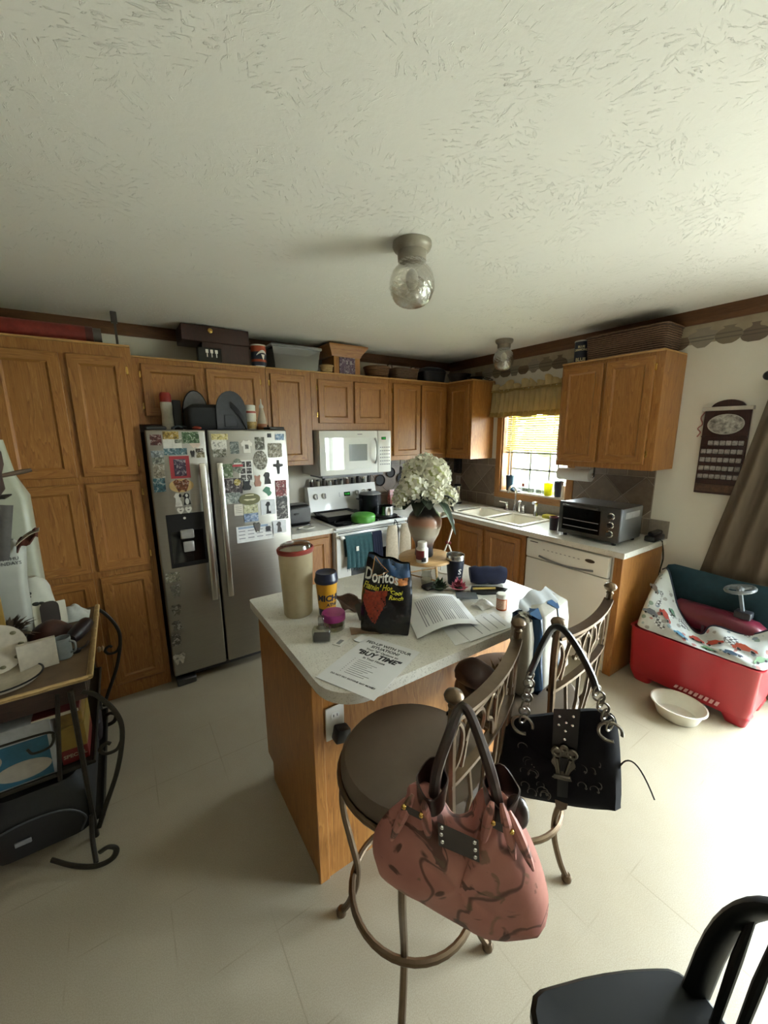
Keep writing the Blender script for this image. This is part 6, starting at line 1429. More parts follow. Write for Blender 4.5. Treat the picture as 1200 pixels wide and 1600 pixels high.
pillow(F, [seen(a, b, nb) for a, b in dens(OL, 3)], seen(.01, .72, nb), .055, nb, wr=.006).build('body', CAMO, t)
def P3(a, b, n):
    a, b = seen(a, b, nb + n); return F[0] + F[1] * a + F[2] * b + F[3] * (nb + n)
def plate3(mb, poly, n0, n1):
    k = len(poly); return mb.add([P3(a, b, n0) for a, b in poly] + [P3(a, b, n1) for a, b in poly], [list(range(k))[::-1], list(range(k, 2 * k))] + [(i, (i + 1) % k, k + (i + 1) % k, k + i) for i in range(k)])
# gathered pleats
for a0, b0, a1, b1 in ((-.10, .88, -.15, .74), (-.075, .87, -.06, .76), (.075, .90, .06, .78), (.095, .90, .13, .76), (.11, .885, .17, .74)):
    MB().tube([P3(a0 + (a1 - a0) * k / 6, b0 + (b1 - b0) * k / 6, .040 + .018 * math.sin(math.pi * k / 6)) for k in range(7)], [.004, .008, .010, .010, .009, .007, .003], 8).build('pleat', CAMO, t)
pl = plate3(MB(), [(-.042, .818), (.05, .79), (.055, .728), (-.038, .752)], .057, .068).build('leather_plate', LEATH, t)
for a, b in ((-.032, .805), (.042, .782), (.045, .742), (-.03, .766), (-.033, .786), (.044, .762)): MB().sphere(P3(a, b, .069), .0042, 8, 6).build('stud', CHROME, pl)
# dark lining collars at the handle roots
for (a, b, rx_, rz_) in ((-.056, .912, .024, .026), (.092, .922, .026, .026)):
    O = P3(a, b, .0)
    m = MB(); m.add([], [])
    m.grid(lambda u, v: O + F[1] * (rx_ * (1 + .25 * v) * math.cos(2 * math.pi * u)) + F[3] * (.036 * (1 + .2 * v) * math.sin(2 * math.pi * u)) + F[2] * ((v - .6) * 2 * rz_ + .008 * math.sin(6 * math.pi * u) * v), 24, 5, cu=True, th=.003); m.build('collar', LEATH, t)
MB().sphere(P3(.128, .885, .01), (.02, .024, .034), 12, 8).build('lining_flap', LEATH, t)
for nn in (.028, -.028):
    MB().tube(bez([P3(-.052, .89, nn), P3(-.045, .96, nn), P3(-.022, 1.05, nn * .8 - .03), P3(-.004, 1.112, nn * .7 - .068), P3(.014, 1.118, nn * .7 - .068), P3(.04, 1.06, nn * .8 - .04), P3(.07, .97, nn), P3(.09, .89, nn)], 6), .0105, 8).build('handle', LEATH, t)
for a, b in ((-.10, .835), (.10, .838)):
    bk = plate3(MB(), [(a - .028, b - .004), (a + .02, b - .022), (a + .026, b - .004), (a - .02, b + .014)], .050, .062).build('side_strap', LEATH, t)
    MB().sphere(P3(a - .02, b + .006, .064), .005, 8, 6).sphere(P3(a + .02, b - .008, .064), .005, 8, 6).build('rivet', BRASS, bk)
# black western bag
F = bagframe((-2.269, -2.926), (.513, -.858)); nb = .07; BAGD[0] = 1.194
t = thing('black_handbag', 'black studded western handbag with chains hanging on the stool', 'handbag', (-2.269, -2.926, .5))
BLKS = P('black_suede', '#0c0c12', .9, 0, .3, 18, bmp=.4, bscale=60, spec=.2); BLKL = P('black_leather', '#0e0d0f', .32, 0, .1); PEW = P('pewter', '#7d776c', .3, .95, .2, 60)
OL = [(-.139, .745), (-.145, .65), (-.142, .56), (-.125, .52), (-.093, .504), (.044, .526), (.20, .572), (.217, .59), (.205, .72), (.185, .845), (.165, .885), (.12, .88), (.06, .852), (-.06, .795), (-.12, .765)]
pillow(F, [seen(a, b, nb) for a, b in dens(OL, 3)], seen(.035, .70, nb), .05, nb, wr=.004, boxy=.4).build('body', BLKS, t)
G = (F[0] + F[3] * nb, F[1], F[2], F[3])
fl = plate3(MB(), [(.012, .85), (.085, .872), (.088, .70), (.078, .655), (.028, .645), (.018, .69)], .053, .062).build('flap_strap', BLKL, t)
for a, b in ((.03, .83), (.068, .842), (.05, .815), (.03, .80), (.068, .81), (.05, .785), (.05, .755)): MB().sphere(P3(a, b, .063), .0042, 8, 6).build('stud', CHROME, fl)
bk = MB()
plate3(bk, dens([(.052, .735), (.066, .722), (.082, .728), (.092, .705), (.082, .688), (.088, .668), (.076, .645), (.072, .625), (.082, .612), (.052, .606), (.024, .606), (.034, .622), (.030, .645), (.018, .662), (.024, .684), (.014, .70), (.024, .722), (.040, .718)], 3), .060, .066)
bk.torus(P3(.032, .702, .068), .011, .0045, F[3], 14, 6).torus(P3(.075, .708, .068), .011, .0045, F[3], 14, 6).torus(P3(.052, .72, .068), .008, .004, F[3], 12, 6)
bk.tube([P3(.034, .682, .068), P3(.044, .63, .068)], .005, 6).tube([P3(.072, .688, .068), P3(.062, .634, .068)], .005, 6).tube([P3(.03, .612, .068), P3(.078, .622, .068)], .006, 6); bk.build('ornate_buckle', PEW, fl)
plate3(MB(), [(.042, .685), (.064, .69), (.06, .64), (.046, .638)], .0665, .0685).build('buckle_inset', BLKL, fl)
plate3(MB(), [(.04, .612), (.072, .618), (.074, .548), (.044, .54)], .047, .058).build('lower_strap', BLKL, t)
plate3(MB(), [(.035, .548), (.08, .556), (.075, .505), (.058, .49), (.042, .505)], .03, .036).build('strap_tip', P('tip_tan', '#6a5b49', .6), t)
rr = random.Random(9)
for (a0, b0, n_) in ((-.07, .64, 9), (-.03, .57, 6), (.14, .66, 6)):
    m = MB()
    for k in range(n_):
        a = a0 + (rr.random() - .5) * .10; b = b0 + (rr.random() - .5) * .10
        m.torus(P3(a, b, .050 - .35 * max(0, abs(a - .035) - .09)), .010 + .006 * rr.random(), .0016, F[3], 12, 4, 0, 4.4)
        m.sphere(P3(a + .012, b - .006, .050 - .35 * max(0, abs(a - .035) - .09)), .0032, 6, 4)
    m.build('embroidery', P('thread_pewter', '#4b4844', .4, .5), t)['kind'] = 'stuff'
def chain(p, q, n_, nm='chain'):
    for k in range(n_):
        c = p.lerp(q, (k + .5) / n_); ax = F[3] if k % 2 else (F[1] * .8 + F[3] * .6)
        MB().torus(c, .0145, .0028, ax, 14, 5).build('chain_link', PEW, t)
for (hx, hz, bx, bz) in ((-.062, .955, -.075, .775), (.118, .955, .168, .835)):
    for nn in (.03, .055): chain(P3(hx, hz, nn - .02), P3(bx, bz, nn), 7)
    MB().torus(P3(bx, bz - .012, .056), .028, .0045, F[3], 20, 6, .6, 5.8).build('horseshoe_ring', PEW, t)
for nn in (.03, -.02):
    MB().tube(bez([P3(-.064, .95, nn), P3(-.05, 1.0, nn), P3(-.03, 1.07, nn - .02), P3(-.008, 1.118, nn - .045), P3(.02, 1.118, nn - .045), P3(.06, 1.07, nn - .03), P3(.10, 1.0, nn), P3(.12, .95, nn)], 6), .0125, 8, flat=.7).build('handle', BLKL, t)
MB().grid(lambda u, v: P3(.20 + .035 * u + .06 * u * u, .70 + .075 * math.sin(2.4 * u) - .11 * u * u, (v - .5) * .02), 14, 3, th=.004).build('side_strap', BLKL, t)
# wrapped pack and brown pouch on the far stool
t = thing('wrapped_pack', 'blue and white plastic-wrapped pack standing on the stool seat', 'package', (-2.02, -2.70, .742))
M4 = Matrix.Translation((-2.01, -2.72, .743)) @ Matrix.Rotation(R(10), 4, 'Z') @ Matrix.Rotation(R(-4), 4, 'X')
WRAP = P('plastic_wrap', '#b8b6ad', .25, 0, .15, 14, bmp=.5, bscale=30); WB = P('wrap_blue', '#1d4468', .3, 0, .2, 14)
def pk(u0, u1, mat, nm, ex=0.0):
    m = MB(M4)
    def ring(z, g): return [Vector((a, b, z)) for a, b in rrect((u1 - u0) + 2 * g, .11 + 2 * g + 2 * ex, .02, 4)]
    rings = [[p + Vector(((u0 + u1) / 2, 0, 0)) for p in ring(z, g + .004 * math.sin(z * 90))] for z, g in ((0, -.008), (.02, 0), (.12, .003), (.22, .001), (.29, -.004), (.315, -.03))]
    loft(m, rings); m.build(nm, mat, t)
pk(-.09, .14, WRAP, 'pack'); pk(-.118, -.0905, WB, 'blue_edge'); pk(-.17, -.1185, P('wrap_beige', '#8d8677', .4, 0, .15, 14, bmp=.4, bscale=30), 'beige_side', -.02); pk(.02, .045, WB, 'blue_band', .004)
MB(M4).grid(lambda u, v: (-.13 + .26 * u, -.03 + .05 * v + .015 * math.sin(7 * u), .30 + .055 * math.sin(math.pi * (.15 + .7 * u)) * v + .008 * math.sin(19 * u)), 18, 6, th=.001).build('plastic_gather', m_trans('clear_wrap', '#c3c6c6', .4, .3), t)
t = thing('brown_pouch', 'soft brown leather pouch with a fur trim on the stool seat', 'pouch', (-2.215, -2.58, .742))
m = MB(); rings = []
for k in range(7):
    z = .743 + .085 * k / 6; s_ = (.7, .95, 1.0, .98, .9, .7, .35)[k]
    rings.append([Vector((-2.245 + .07 * s_ * math.cos(a) * (1 + .1 * math.sin(3 * a + k)), -2.595 + .085 * s_ * math.sin(a) * (1 + .1 * math.cos(2 * a)), z)) for a in [2 * math.pi * i / 20 for i in range(20)]])
loft(m, rings); m.build('body', P('pouch_brown', '#3d2721', .5, 0, .25, 20, bmp=.5, bscale=25), t)
m = MB(); rr = random.Random(4)
for k in range(90):
    b0 = Vector((-2.17 + .06 * rr.random(), -2.70 + .09 * rr.random(), .745 + .03 * rr.random())); d = Vector((rr.random() - .5, rr.random() - .7, .5 * rr.random() + .1)).normalized() * (.03 + .03 * rr.random())
    m.tube([b0, b0 + d * .6, b0 + d + Vector((0, 0, -.008))], [.004, .003, .0006], 4)
m.build('fur_trim', P('fur_tan', '#7d6648', .9), t)

# ------------------------------------------------------------------ right side: plaque, drape, red bin with toys, bowl
t = thing('wall_calendar', 'dark wooden perpetual calendar plaque with an oval picture on the wall', 'calendar', (-.01, -2.61, 1.28)); F = FR(0)
MB().fb(F, 2.498, 2.735, 1.28, 1.835, .002, .022, .003).build('board', MAHOG, t)
MB().prism([(2.53, 1.835)] + [(2.615 + .09 * math.cos(R(a)), 1.835 + .055 * math.sin(R(a))) for a in range(180, -1, -12)] + [(2.70, 1.835)], F, .002, .016).build('arched_top', MAHOG, t)
MB().fb(F, 2.488, 2.745, 1.822, 1.846, .002, .045, .002).build('ledge', P('ledge_white', '#a8a196', .6), t)
MB().prism(circ(1, 28, (2.617, 1.735), .092, .062), F, .022, .027).build('oval_picture', P('wolf_print', '#8e8a84', .5, 0, .7, 45), t)
MB().torus(F[0] + F[1] * 2.617 + F[2] * 1.735 + F[3] * .026, 1, .004, F[3], 4, 4) if False else None
MB().tube([F[0] + F[1] * (2.617 + .092 * math.cos(a)) + F[2] * (1.735 + .062 * math.sin(a)) + F[3] * .027 for a in [2 * math.pi * i / 28 for i in range(28)]], .0035, 6, closed=True).build('oval_rim', P('rim_silver', '#a29e96', .4, .5), t)
MB().fb(F, 2.498, 2.735, 1.652, 1.662, .022, .030, .002).build('shelf', MAHOG, t)
for r_ in range(5):
    zz = 1.615 - .055 * r_
    sh = MB().fb(F, 2.503, 2.73, zz - .022, zz - .016, .022, .034, .001).build('shelf', MAHOG, t)
    for k in range(7):
        if r_ == 0 and k == 0: continue
        MB().fb(F, 2.508 + .0315 * k, 2.508 + .0315 * k + .028, zz - .0155, zz + .0155, .0225, .029, .003).build('date_tile', P('tile_grey', '#8d8884', .5, 0, .35, 120), sh)
MB().fb(F, 2.503, 2.73, 1.295, 1.345, .022, .036, .002).build('bottom_box', P('box_brown', '#4b3325', .5, 0, .5, 40), t)
MB().tube(bez([F[0] + F[1] * 2.497 + F[2] * 1.82 + F[3] * .01, F[0] + F[1] * 2.478 + F[2] * 1.78 + F[3] * .012, F[0] + F[1] * 2.49 + F[2] * 1.74 + F[3] * .012, F[0] + F[1] * 2.468 + F[2] * 1.71 + F[3] * .012, F[0] + F[1] * 2.485 + F[2] * 1.685 + F[3] * .012, F[0] + F[1] * 2.47 + F[2] * 1.655 + F[3] * .012], 5), .004, 6).build('ribbon', P('ribbon_pink', '#8f5a52', .7), t)
t = thing('curtain_rod', 'black curtain rod with a ball finial at the right edge', 'curtain rod', (-.08, -4.0, 2.01))
MB().tube([(-.08, -2.82, 2.01), (-.08, -5.3, 2.01)], .012, 10).build('rod', BLACK, t); MB().sphere((-.08, -2.797, 2.01), .027, 14, 10).build('finial', BLACK, t)
for yy in (-2.88, -5.2): MB().box(-.085, 0, yy - .008, yy + .008, 1.985, 2.0, .002).build('bracket', BLACK, t)
t = thing('drape', 'taupe drape swept aside at the patio door', 'curtain', (-.09, -2.95, .12))
DRP = m_trans('drape_taupe', '#6f6253', .22, .9, .1, 30, (1, 1, .1))
def drp(u, v):
    z = .12 + (1.875) * v
    yl = -2.565 - .27 * max(0, (z - .6) / 1.4) ** .85 if z > .6 else -2.555
    yr = -3.30 + .12 * (1 - v)
    y = yl + (yr - yl) * u
    am = .030 * (1 - .35 * v) * (1 if z > 1.0 else .45 + .55 * max(0, (z - .75) / .25)); x = (-.085 if z > 1.0 else -.085 + .045 * min(1, (1.0 - z) / .25)) + am * math.sin(2 * math.pi * 5.5 * u + .5 * math.sin(3 * v)) + .008 * math.sin(21 * u + 4 * v)
    return (x, y, z)
MB().grid(drp, 130, 34, th=.002).build('panel', DRP, t)
# red bin
t = thing('red_toy_bin', 'large red plastic toy bin standing under the drape', 'toy bin', (-.3, -2.76, 0))
RED = P('red_plastic', '#a8242d', .35, 0, .08, 4)
m = MB()
def br(x0, x1, y0, y1, z, r=.035): return [Vector((a + (x0 + x1) / 2, b + (y0 + y1) / 2, z)) for a, b in rrect(x1 - x0, y1 - y0, r, 4)]
loft(m, [br(-.485, -.13, -3.055, -2.432, .05), br(-.50, -.125, -3.07, -2.42, .12), br(-.515, -.12, -3.085, -2.41, .385), br(-.522, -.115, -3.092, -2.404, .395), br(-.505, -.13, -3.075, -2.42, .39), br(-.475, -.15, -3.045, -2.45, .08)]); m.build('tub', RED, t)
for (a, b) in ((-3.0, -.43), (-2.50, -.43), (-3.0, -.18), (-2.50, -.18)):
    m = MB(); loft(m, [br(b - .045, b + .045, a - .05, a + .05, 0, .03), br(b - .058, b + .06, a - .065 , a + .075, .06, .03), br(b - .05, b + .05, a - .05, a + .09, .10, .03)]); m.build('foot', RED, t)
Fb = FR(-.506); k = 0
for k in range(9):
    a = 2.70 + .026 * k; MB().prism([(a, .085), (a + .016, .085), (a + .024, .103 + .001 * k), (a + .008, .103 + .001 * k)], (Fb[0] + Vector((.0085, 0, 0)), Fb[1], Fb[2], Fb[3]), .0, .011).build('letter_mark', P('mark_pink', '#d7a6a6', .5), t)
# printed car fabric
def m_carprint():
    m, nt, b = newmat('car_print_fabric'); v = coords(nt); vo = nd(nt, 'ShaderNodeTexVoronoi'); vo.inputs['Scale'].default_value = 21; nt.links.new(v, vo.inputs['Vector'])
    sp = nd(nt, 'ShaderNodeSeparateColor'); nt.links.new(vo.outputs['Color'], sp.inputs[0])
    colr = ramp(nt, sp.outputs[0], [(0, srgb('#a33a30')), (.25, srgb('#3d6a50')), (.45, srgb('#3c5873')), (.62, srgb('#6f8f9a')), (.8, srgb('#77716b')), (1, srgb('#2b2c33'))])
    for e in colr.node.color_ramp.elements: pass
    colr.node.color_ramp.interpolation = 'CONSTANT'
    d = nd(nt, 'ShaderNodeMath', operation='ADD'); nt.links.new(vo.outputs['Distance'], d.inputs[0])
    nn = nd(nt, 'ShaderNodeMath', operation='MULTIPLY'); nn.inputs[1].default_value = .35; nt.links.new(noise(nt, v, 40, 2), nn.inputs[0]); nt.links.new(nn.outputs[0], d.inputs[1])
    msk = ramp(nt, d.outputs[0], [(.44, (.7, .7, .7)), (.48, (0, 0, 0))])
    base = ramp(nt, noise(nt, v, 6, 3), [(.3, srgb('#b3b6b2')), (.7, srgb('#d3dad8'))])
    c = mix(nt, msk, base, colr)
    ck = nd(nt, 'ShaderNodeTexChecker'); ck.inputs['Scale'].default_value = 70; nt.links.new(v, ck.inputs['Vector']); ck.inputs['Color1'].default_value = (.02, .02, .03, 1); ck.inputs['Color2'].default_value = (.7, .74, .74, 1)
    c = mix(nt, ramp(nt, noise(nt, v, 5.5, 1), [(.66, (0, 0, 0)), (.67, (.8, .8, .8))]), c, ck.outputs['Color'])
    nt.links.new(c, b.inputs['Base Color']); b.inputs['Roughness'].default_value = .7; bump(nt, b, noise(nt, v, 18, 3), .4, .006); return m
CARP = m_carprint()
t = thing('car_print_tent', 'car-print play fabric spilling over the front of the red bin', 'fabric', (-.4, -2.75, .395))
low = bez([(-.39, -2.42, .415), (-.505, -2.455, .405), (-.512, -2.58, .402), (-.512, -2.72, .402), (-.512, -2.86, .402), (-.512, -2.98, .402), (-.50, -3.08, .405), (-.40, -3.10, .41)], 6)
top = bez([(-.20, -2.445, .74), (-.24, -2.49, .76), (-.27, -2.54, .66), (-.30, -2.60, .53), (-.34, -2.70, .435), (-.345, -2.76, .43), (-.33, -2.80, .50), (-.31, -2.95, .50), (-.29, -3.06, .58)], 6)
def rs(c, u): i = u * (len(c) - 1); k = min(int(i), len(c) - 2); return c[k].lerp(c[k + 1], i - k)
def tent(u, v):
    p = rs(low, u).lerp(rs(top, u), v); h = (rs(top, u).z - rs(low, u).z)
    return p + Vector((-.055 * math.sin(math.pi * v) * (.4 + 1.6 * h), 0, .03 * math.sin(math.pi * v) * h)) + Vector((.008 * math.sin(23 * u + 5 * v), 0, .006 * math.sin(17 * u + 9 * v))) * math.sin(math.pi * v)
MB().grid(tent, 60, 20, th=.002).build('fabric', CARP, t)
CARS = [(-.5, 0), (-.36, 0), (-.34, .08), (-.26, .13), (-.18, .08), (-.16, 0), (.18, 0), (.20, .08), (.28, .13), (.36, .08), (.38, 0), (.5, 0), (.5, .16), (.30, .24), (.14, .40), (-.22, .40), (-.34, .22), (-.5, .18)]
for k_, (cu_, cv_, sz_, co_, fl_) in enumerate(((.13, .62, .085, '#77716b', 1), (.20, .30, .09, '#5b6068', -1), (.30, .42, .10, '#a33a30', 1), (.34, .70, .06, '#3d6a50', 1), (.42, .25, .085, '#4d7f9a', -1), (.52, .45, .08, '#a8443a', 1), (.58, .18, .08, '#4f7a57', 1), (.68, .55, .10, '#b0452f', -1), (.74, .22, .085, '#3c5873', 1), (.84, .50, .11, '#b4503a', 1), (.90, .22, .08, '#6d8f6a', -1))):
    L_ = 1.0; o0 = tent(cu_, cv_); eu = (tent(min(1, cu_ + .02), cv_) - tent(cu_ - .02, cv_)).normalized(); ev = (tent(cu_, min(1, cv_ + .04)) - tent(cu_, cv_ - .04)).normalized(); nn_ = eu.cross(ev).normalized()
    if nn_.x > 0: nn_ = -nn_
    pr_ = MB().prism([(fl_ * a * sz_, b * sz_) for a, b in CARS], (o0, eu, ev, nn_), .006, .0068).build('car_print', PLAIN, t, smooth=False, color=srgb(co_))
    for wx in (-.26, .28): MB().prism(circ(.085 * sz_, 10, (fl_ * wx * sz_, .01 * sz_)), (o0, eu, ev, nn_), .006, .007).build('wheel_print', INK, pr_)
MB().tube([rs(top, u / 50) for u in range(51)], .006, 6).build('navy_binding', P('binding_navy', '#1f2b40', .7), t)
t = thing('teal_cushion', 'dark teal cushion behind the red toy bin', 'cushion', (-.12, -2.8, .40)) 
pillow((Vector((-.104, 0, 0)), -Y, Zv, -X), dens([(2.46, .42), (2.425, .60), (2.44, .755), (2.60, .765), (2.85, .755), (3.12, .75), (3.17, .60), (3.15, .42), (2.8, .40)], 3), (2.79, .58), .026, .0).build('cushion', P('teal_cloth', '#1c3a46', .9, 0, .12, 30, bmp=.3, bscale=300), t)
t = thing('toy_car', 'maroon plastic ride-on toy with a grey steering wheel in the bin', 'toy car', (-.26, -2.82, .40))
MAR = P('maroon_plastic', '#5f1b2b', .3, 0, .1, 6)
m = MB(); rings = []
for k, (yy, zz, rr_, sq) in enumerate(((-2.565, .50, .02, 1), (-2.575, .50, .075, 1), (-2.70, .495, .082, 1.0), (-2.85, .49, .088, 1.0), (-2.98, .475, .092, .95), (-3.04, .455, .078, .8), (-3.07, .44, .02, .8))):
    rings.append([Vector((-.235 + rr_ * .9 * math.copysign(abs(math.cos(a)) ** .7, math.cos(a)), yy, zz + rr_ * sq * math.copysign(abs(math.sin(a)) ** .8, math.sin(a)))) for a in [2 * math.pi * i / 20 for i in range(20)]])
loft(m, rings); m.build('body', MAR, t)
m = MB(); loft(m, [br(-.30, -.16, -3.06, -2.58, .395, .03), br(-.30, -.16, -3.06, -2.58, .42, .03)]); m.build('underside', MAR, t)
for k in range(7): MB().box(-.325, -.317, -2.74 - .028 * k, -2.755 - .028 * k, .43, .475, .002).build('grille_slot', P('maroon_dark', '#35101c', .4), t)
bkt = MB().box(-.27, -.20, -2.95, -2.87, .57, .615, .008, 2).build('steering_mount', P('mount_dark', '#2b2d33', .4), t)
cst = Vector((-.24, -2.875, .745))
MB().tube([(-.235, -2.905, .60), cst], .011, 8).build('steering_column', P('column_grey', '#5d666c', .4), t)
ax = Vector((-.10, .22, .95)).normalized()
swl = MB().torus(cst, .068, .011, ax, 28, 8).build('steering_wheel', P('wheel_grey', '#6b7074', .3), t)
e = ax.orthogonal().normalized(); g = ax.cross(e); m = MB()
for q in range(3): a = 2 * math.pi * q / 3 + .4; m.tube([cst, cst + (e * math.cos(a) + g * math.sin(a)) * .066], .009, 6, flat=.6)
m.sphere(cst, .02, 10, 8); m.build('spokes', MATS['wheel_grey'], swl)
# plastic bowl on the floor
t = thing('plastic_bowl', 'shallow translucent white plastic bowl on the floor', 'bowl', (-.66, -2.775, 0))
MB().lathe([(.09, .001), (.095, .006), (.118, .075), (.13, .082), (.13, .089), (.123, .089), (.112, .078), (.09, .012), (.001, .009)], (-.665, -2.785, 0), 40, sy=1.1).build('bowl', P('milky_plastic', '#dcd8c9', .35, 0, .03), t)

# ------------------------------------------------------------------ black windsor chair
t = thing('windsor_chair', 'black wooden bow-back chair in the near right corner', 'chair', (-2.57, -3.44, 0))
BLW = P('black_lacquer', '#0a0d0c', .5, 0, .2, 10, spec=.3)
ch = Vector((-2.57, -3.44, 0)); ff = Vector((math.cos(2.74), math.sin(2.74), 0)); ss = Vector((-ff.y, ff.x, 0))
def cp_(a, b, z): return ch + ff * a + ss * b + Zv * z
ol = dens([(.20, -.19), (.22, 0), (.20, .19), (.10, .215), (-.10, .20), (-.19, .16), (-.20, 0), (-.19, -.16), (-.10, -.20), (.10, -.215)], 4)
m = MB(); loft(m, [[cp_(a * .93, b * .93, .408) for a, b in ol], [cp_(a, b, .42) for a, b in ol], [cp_(a, b, .442) for a, b in ol], [cp_(a * .96, b * .96, .45) for a, b in ol], [cp_(a * .7, b * .7, .443) for a, b in ol]]); m.build('seat', BLW, t)
hp = []
for i in range(25):
    th_ = math.pi * i / 24; z = .44 + .36 * math.sin(th_) ** .62; hp.append(cp_(-.185 - .065 * (z - .44) / .36, .145 * math.cos(th_), z))
MB().tube(hp, .030, 12, flat=.55).build('bow', BLW, t)
for k in range(6):
    b = -.105 + .042 * k; zt_ = .44 + .36 * math.sin(math.acos(b / .145 * .96)) ** .62
    MB().tube([cp_(-.175, b * .9, .44), cp_(-.21, b * .97, .60), cp_(-.185 - .065 * (zt_ - .44) / .36, b, zt_ - .008)], [.008, .010, .006], 8).build('spindle', BLW, t)
for a, b in ((.15, .15), (.15, -.15), (-.14, .13), (-.14, -.13)):
    MB().tube([cp_(a, b, .415), cp_(a * 1.15, b * 1.15, .22), cp_(a * 1.35, b * 1.35, .0)], [.014, .018, .011], 10).build('leg', BLW, t)
for b in (1, -1): MB().tube([cp_(.17, .17 * b, .2), cp_(-.16, .15 * b, .2)], .009, 8).build('stretcher', BLW, t)
MB().tube([cp_(.01, .16, .2), cp_(.01, -.16, .2)], .009, 8).build('stretcher', BLW, t)
# ------------------------------------------------------------------ baker's rack at the left wall and its clutter
zt7 = .725
t = thing('bakers_rack', 'dark scrolled metal rack with a wooden top against the left wall', 'rack', (-3.70, -1.27, 0))
RW = P('rack_wood', '#6a563f', .55, 0, .2, 12); RWD = wood('rack_apron', '#2d1c14', '#3a251b', '#462e22', 'x', .5)
rx0, rx1, ry0, ry1 = -3.905, -3.50, -1.66, -.84
MB().box(rx0, rx1, ry0, ry1, zt7 - .02, zt7, .004).build('top_board', RW, t)
MB().box(rx0 + .01, rx1 - .015, ry0 + .012, ry0 + .03, zt7 - .10, zt7 - .021, .002).build('apron', RWD, t)
MB().box(rx1 - .03, rx1 - .012, ry0 + .03, ry1 - .01, zt7 - .10, zt7 - .021, .002).build('apron', RWD, t)
MB().tube([(rx1 + .004, ry0, zt7 - .002), (rx1 + .004, ry1, zt7 - .002)], .012, 10).build('edge_bead', WICKP, t)
MB().tube([(rx0, ry0 - .004, zt7 - .002), (rx1, ry0 - .004, zt7 - .002)], .010, 10).build('edge_bead', WICKP, t)
MB().lathe([(.012, 0), (.014, .008), (.008, .014), (.014, .022), (.001, .028)], (rx1 + .012, -1.30, zt7 - .06), 12, rot=Matrix.Rotation(R(90), 3, 'Y')).build('knob', P('knob_tan', '#a88e68', .5), t)
for z_, nm in ((.335, 'shelf'), (.06, 'shelf')):
    s_ = MB().box(rx0, rx1 - .03, ry0, ry1, z_ - .008, z_, .002)
    s_.tube([(rx0, ry0, z_), (rx1 - .03, ry0, z_), (rx1 - .03, ry1, z_), (rx0, ry1, z_)], .009, 8, closed=True); s_.build(nm, IRON, t)
def sidebow(y):
    m = MB(); m.tube(bez([(-3.52, y, .70), (-3.475, y, .66), (-3.425, y, .56), (-3.415, y, .46), (-3.45, y, .30), (-3.51, y, .15), (-3.545, y, .06)], 6), .0095, 8, flat=.5)
    m.tube(bez([(-3.415, y, .44), (-3.44, y, .395), (-3.48, y, .392), (-3.497, y, .42), (-3.475, y, .44), (-3.46, y, .43)], 5), .008, 8, flat=.5)
    m.build('side_scroll', IRON, t)
    m = MB(); m.tube(bez([(-3.70, y - .03, .040), (-3.63, y - .08, .014), (-3.555, y - .13, .012), (-3.50, y - .15, .03), (-3.482, y - .155, .07), (-3.505, y - .155, .095), (-3.535, y - .15, .085)], 6), .0115, 8, flat=.6)
    m.tube(bez([(-3.56, y, .14), (-3.565, y - .04, .06), (-3.555, y - .12, .016)], 5), .009, 8); m.build('scroll_foot', IRON, t)
sidebow(-1.72); sidebow(-.80)
for xx, yy in ((-3.56, -1.69), (-3.56, -.82), (rx0 + .015, -1.69), (rx0 + .015, -.82)):
    MB().tube([(xx, yy, .0), (xx, yy, 1.75 if xx < -3.8 else .70)], .010, 8).build('post', IRON, t)
MB().tube([(-3.64, -1.69, .33), (-3.62, -1.69, .52), (-3.60, -1.69, .70)], .008, 8).tube(bez([(-3.86, -1.69, .56), (-3.66, -1.69, .555), (-3.635, -1.69, .53), (-3.65, -1.69, .49), (-3.70, -1.69, .485), (-3.715, -1.69, .51)], 5), .005, 6).build('end_scroll', IRON, t)
MB().tube([(rx0 + .015, -1.69, 1.74), (rx0 + .015, -.82, 1.74)], .009, 8).tube([(rx0 + .015, -1.69, 1.45), (rx0 + .015, -.82, 1.45)], .007, 8).build('back_rail', IRON, t)
# shelves
t = thing('blue_box', 'white and blue printed carton on the rack middle shelf', 'box', (-3.75, -1.55, .336))
MB().box(-3.89, -3.645, -1.645, -1.40, .3365, .585, .002).build('carton', P('carton_white', '#a9aeb2', .6), t)
MB().box(-3.885, -3.66, -1.6465, -1.645, .345, .52).build('blue_print', P('carton_blue', '#2c637c', .5, 0, .25, 10), t)
MB().prism(circ(1, 24, (-3.745, .40), .085, .04), FB(0), 1.6466, 1.648).build('white_oval', P('oval_white', '#a39e93', .6, 0, .1), t); MB().prism(circ(1, 20, (-3.83, .47), .03, .03), FB(0), 1.6466, 1.648).build('white_disc', MATS['oval_white'], t)
t = thing('yellow_box', 'yellow and red food carton at the right of the rack middle shelf', 'box', (-3.58, -1.55, .336))
MB().box(-3.635, -3.545, -1.62, -1.40, .3365, .40, .002).build('red_base', P('carton_red', '#6f1d1c', .5), t); MB().box(-3.635, -3.545, -1.62, -1.40, .4005, .50, .002).build('yellow_panel', P('carton_yellow', '#8b7331', .5, 0, .15, 12), t)
text('lettering', 'SPECIAL', .022, (Vector((-3.59, -1.6205, .37)), X, Zv, -Y), P('letter_pale', '#a99a82', .6), t, bold=.0006)
t = thing('gold_box', 'gold carton lying on top of the yellow carton', 'box', (-3.59, -1.55, .501))
MB().box(-3.625, -3.548, -1.61, -1.42, .501, .575, .003).build('carton', P('carton_gold', '#84692f', .45, 0, .35, 25), t)
t = thing('red_folder', 'red booklet with a white edge lying under the rack top', 'booklet', (-3.60, -1.6, .58))
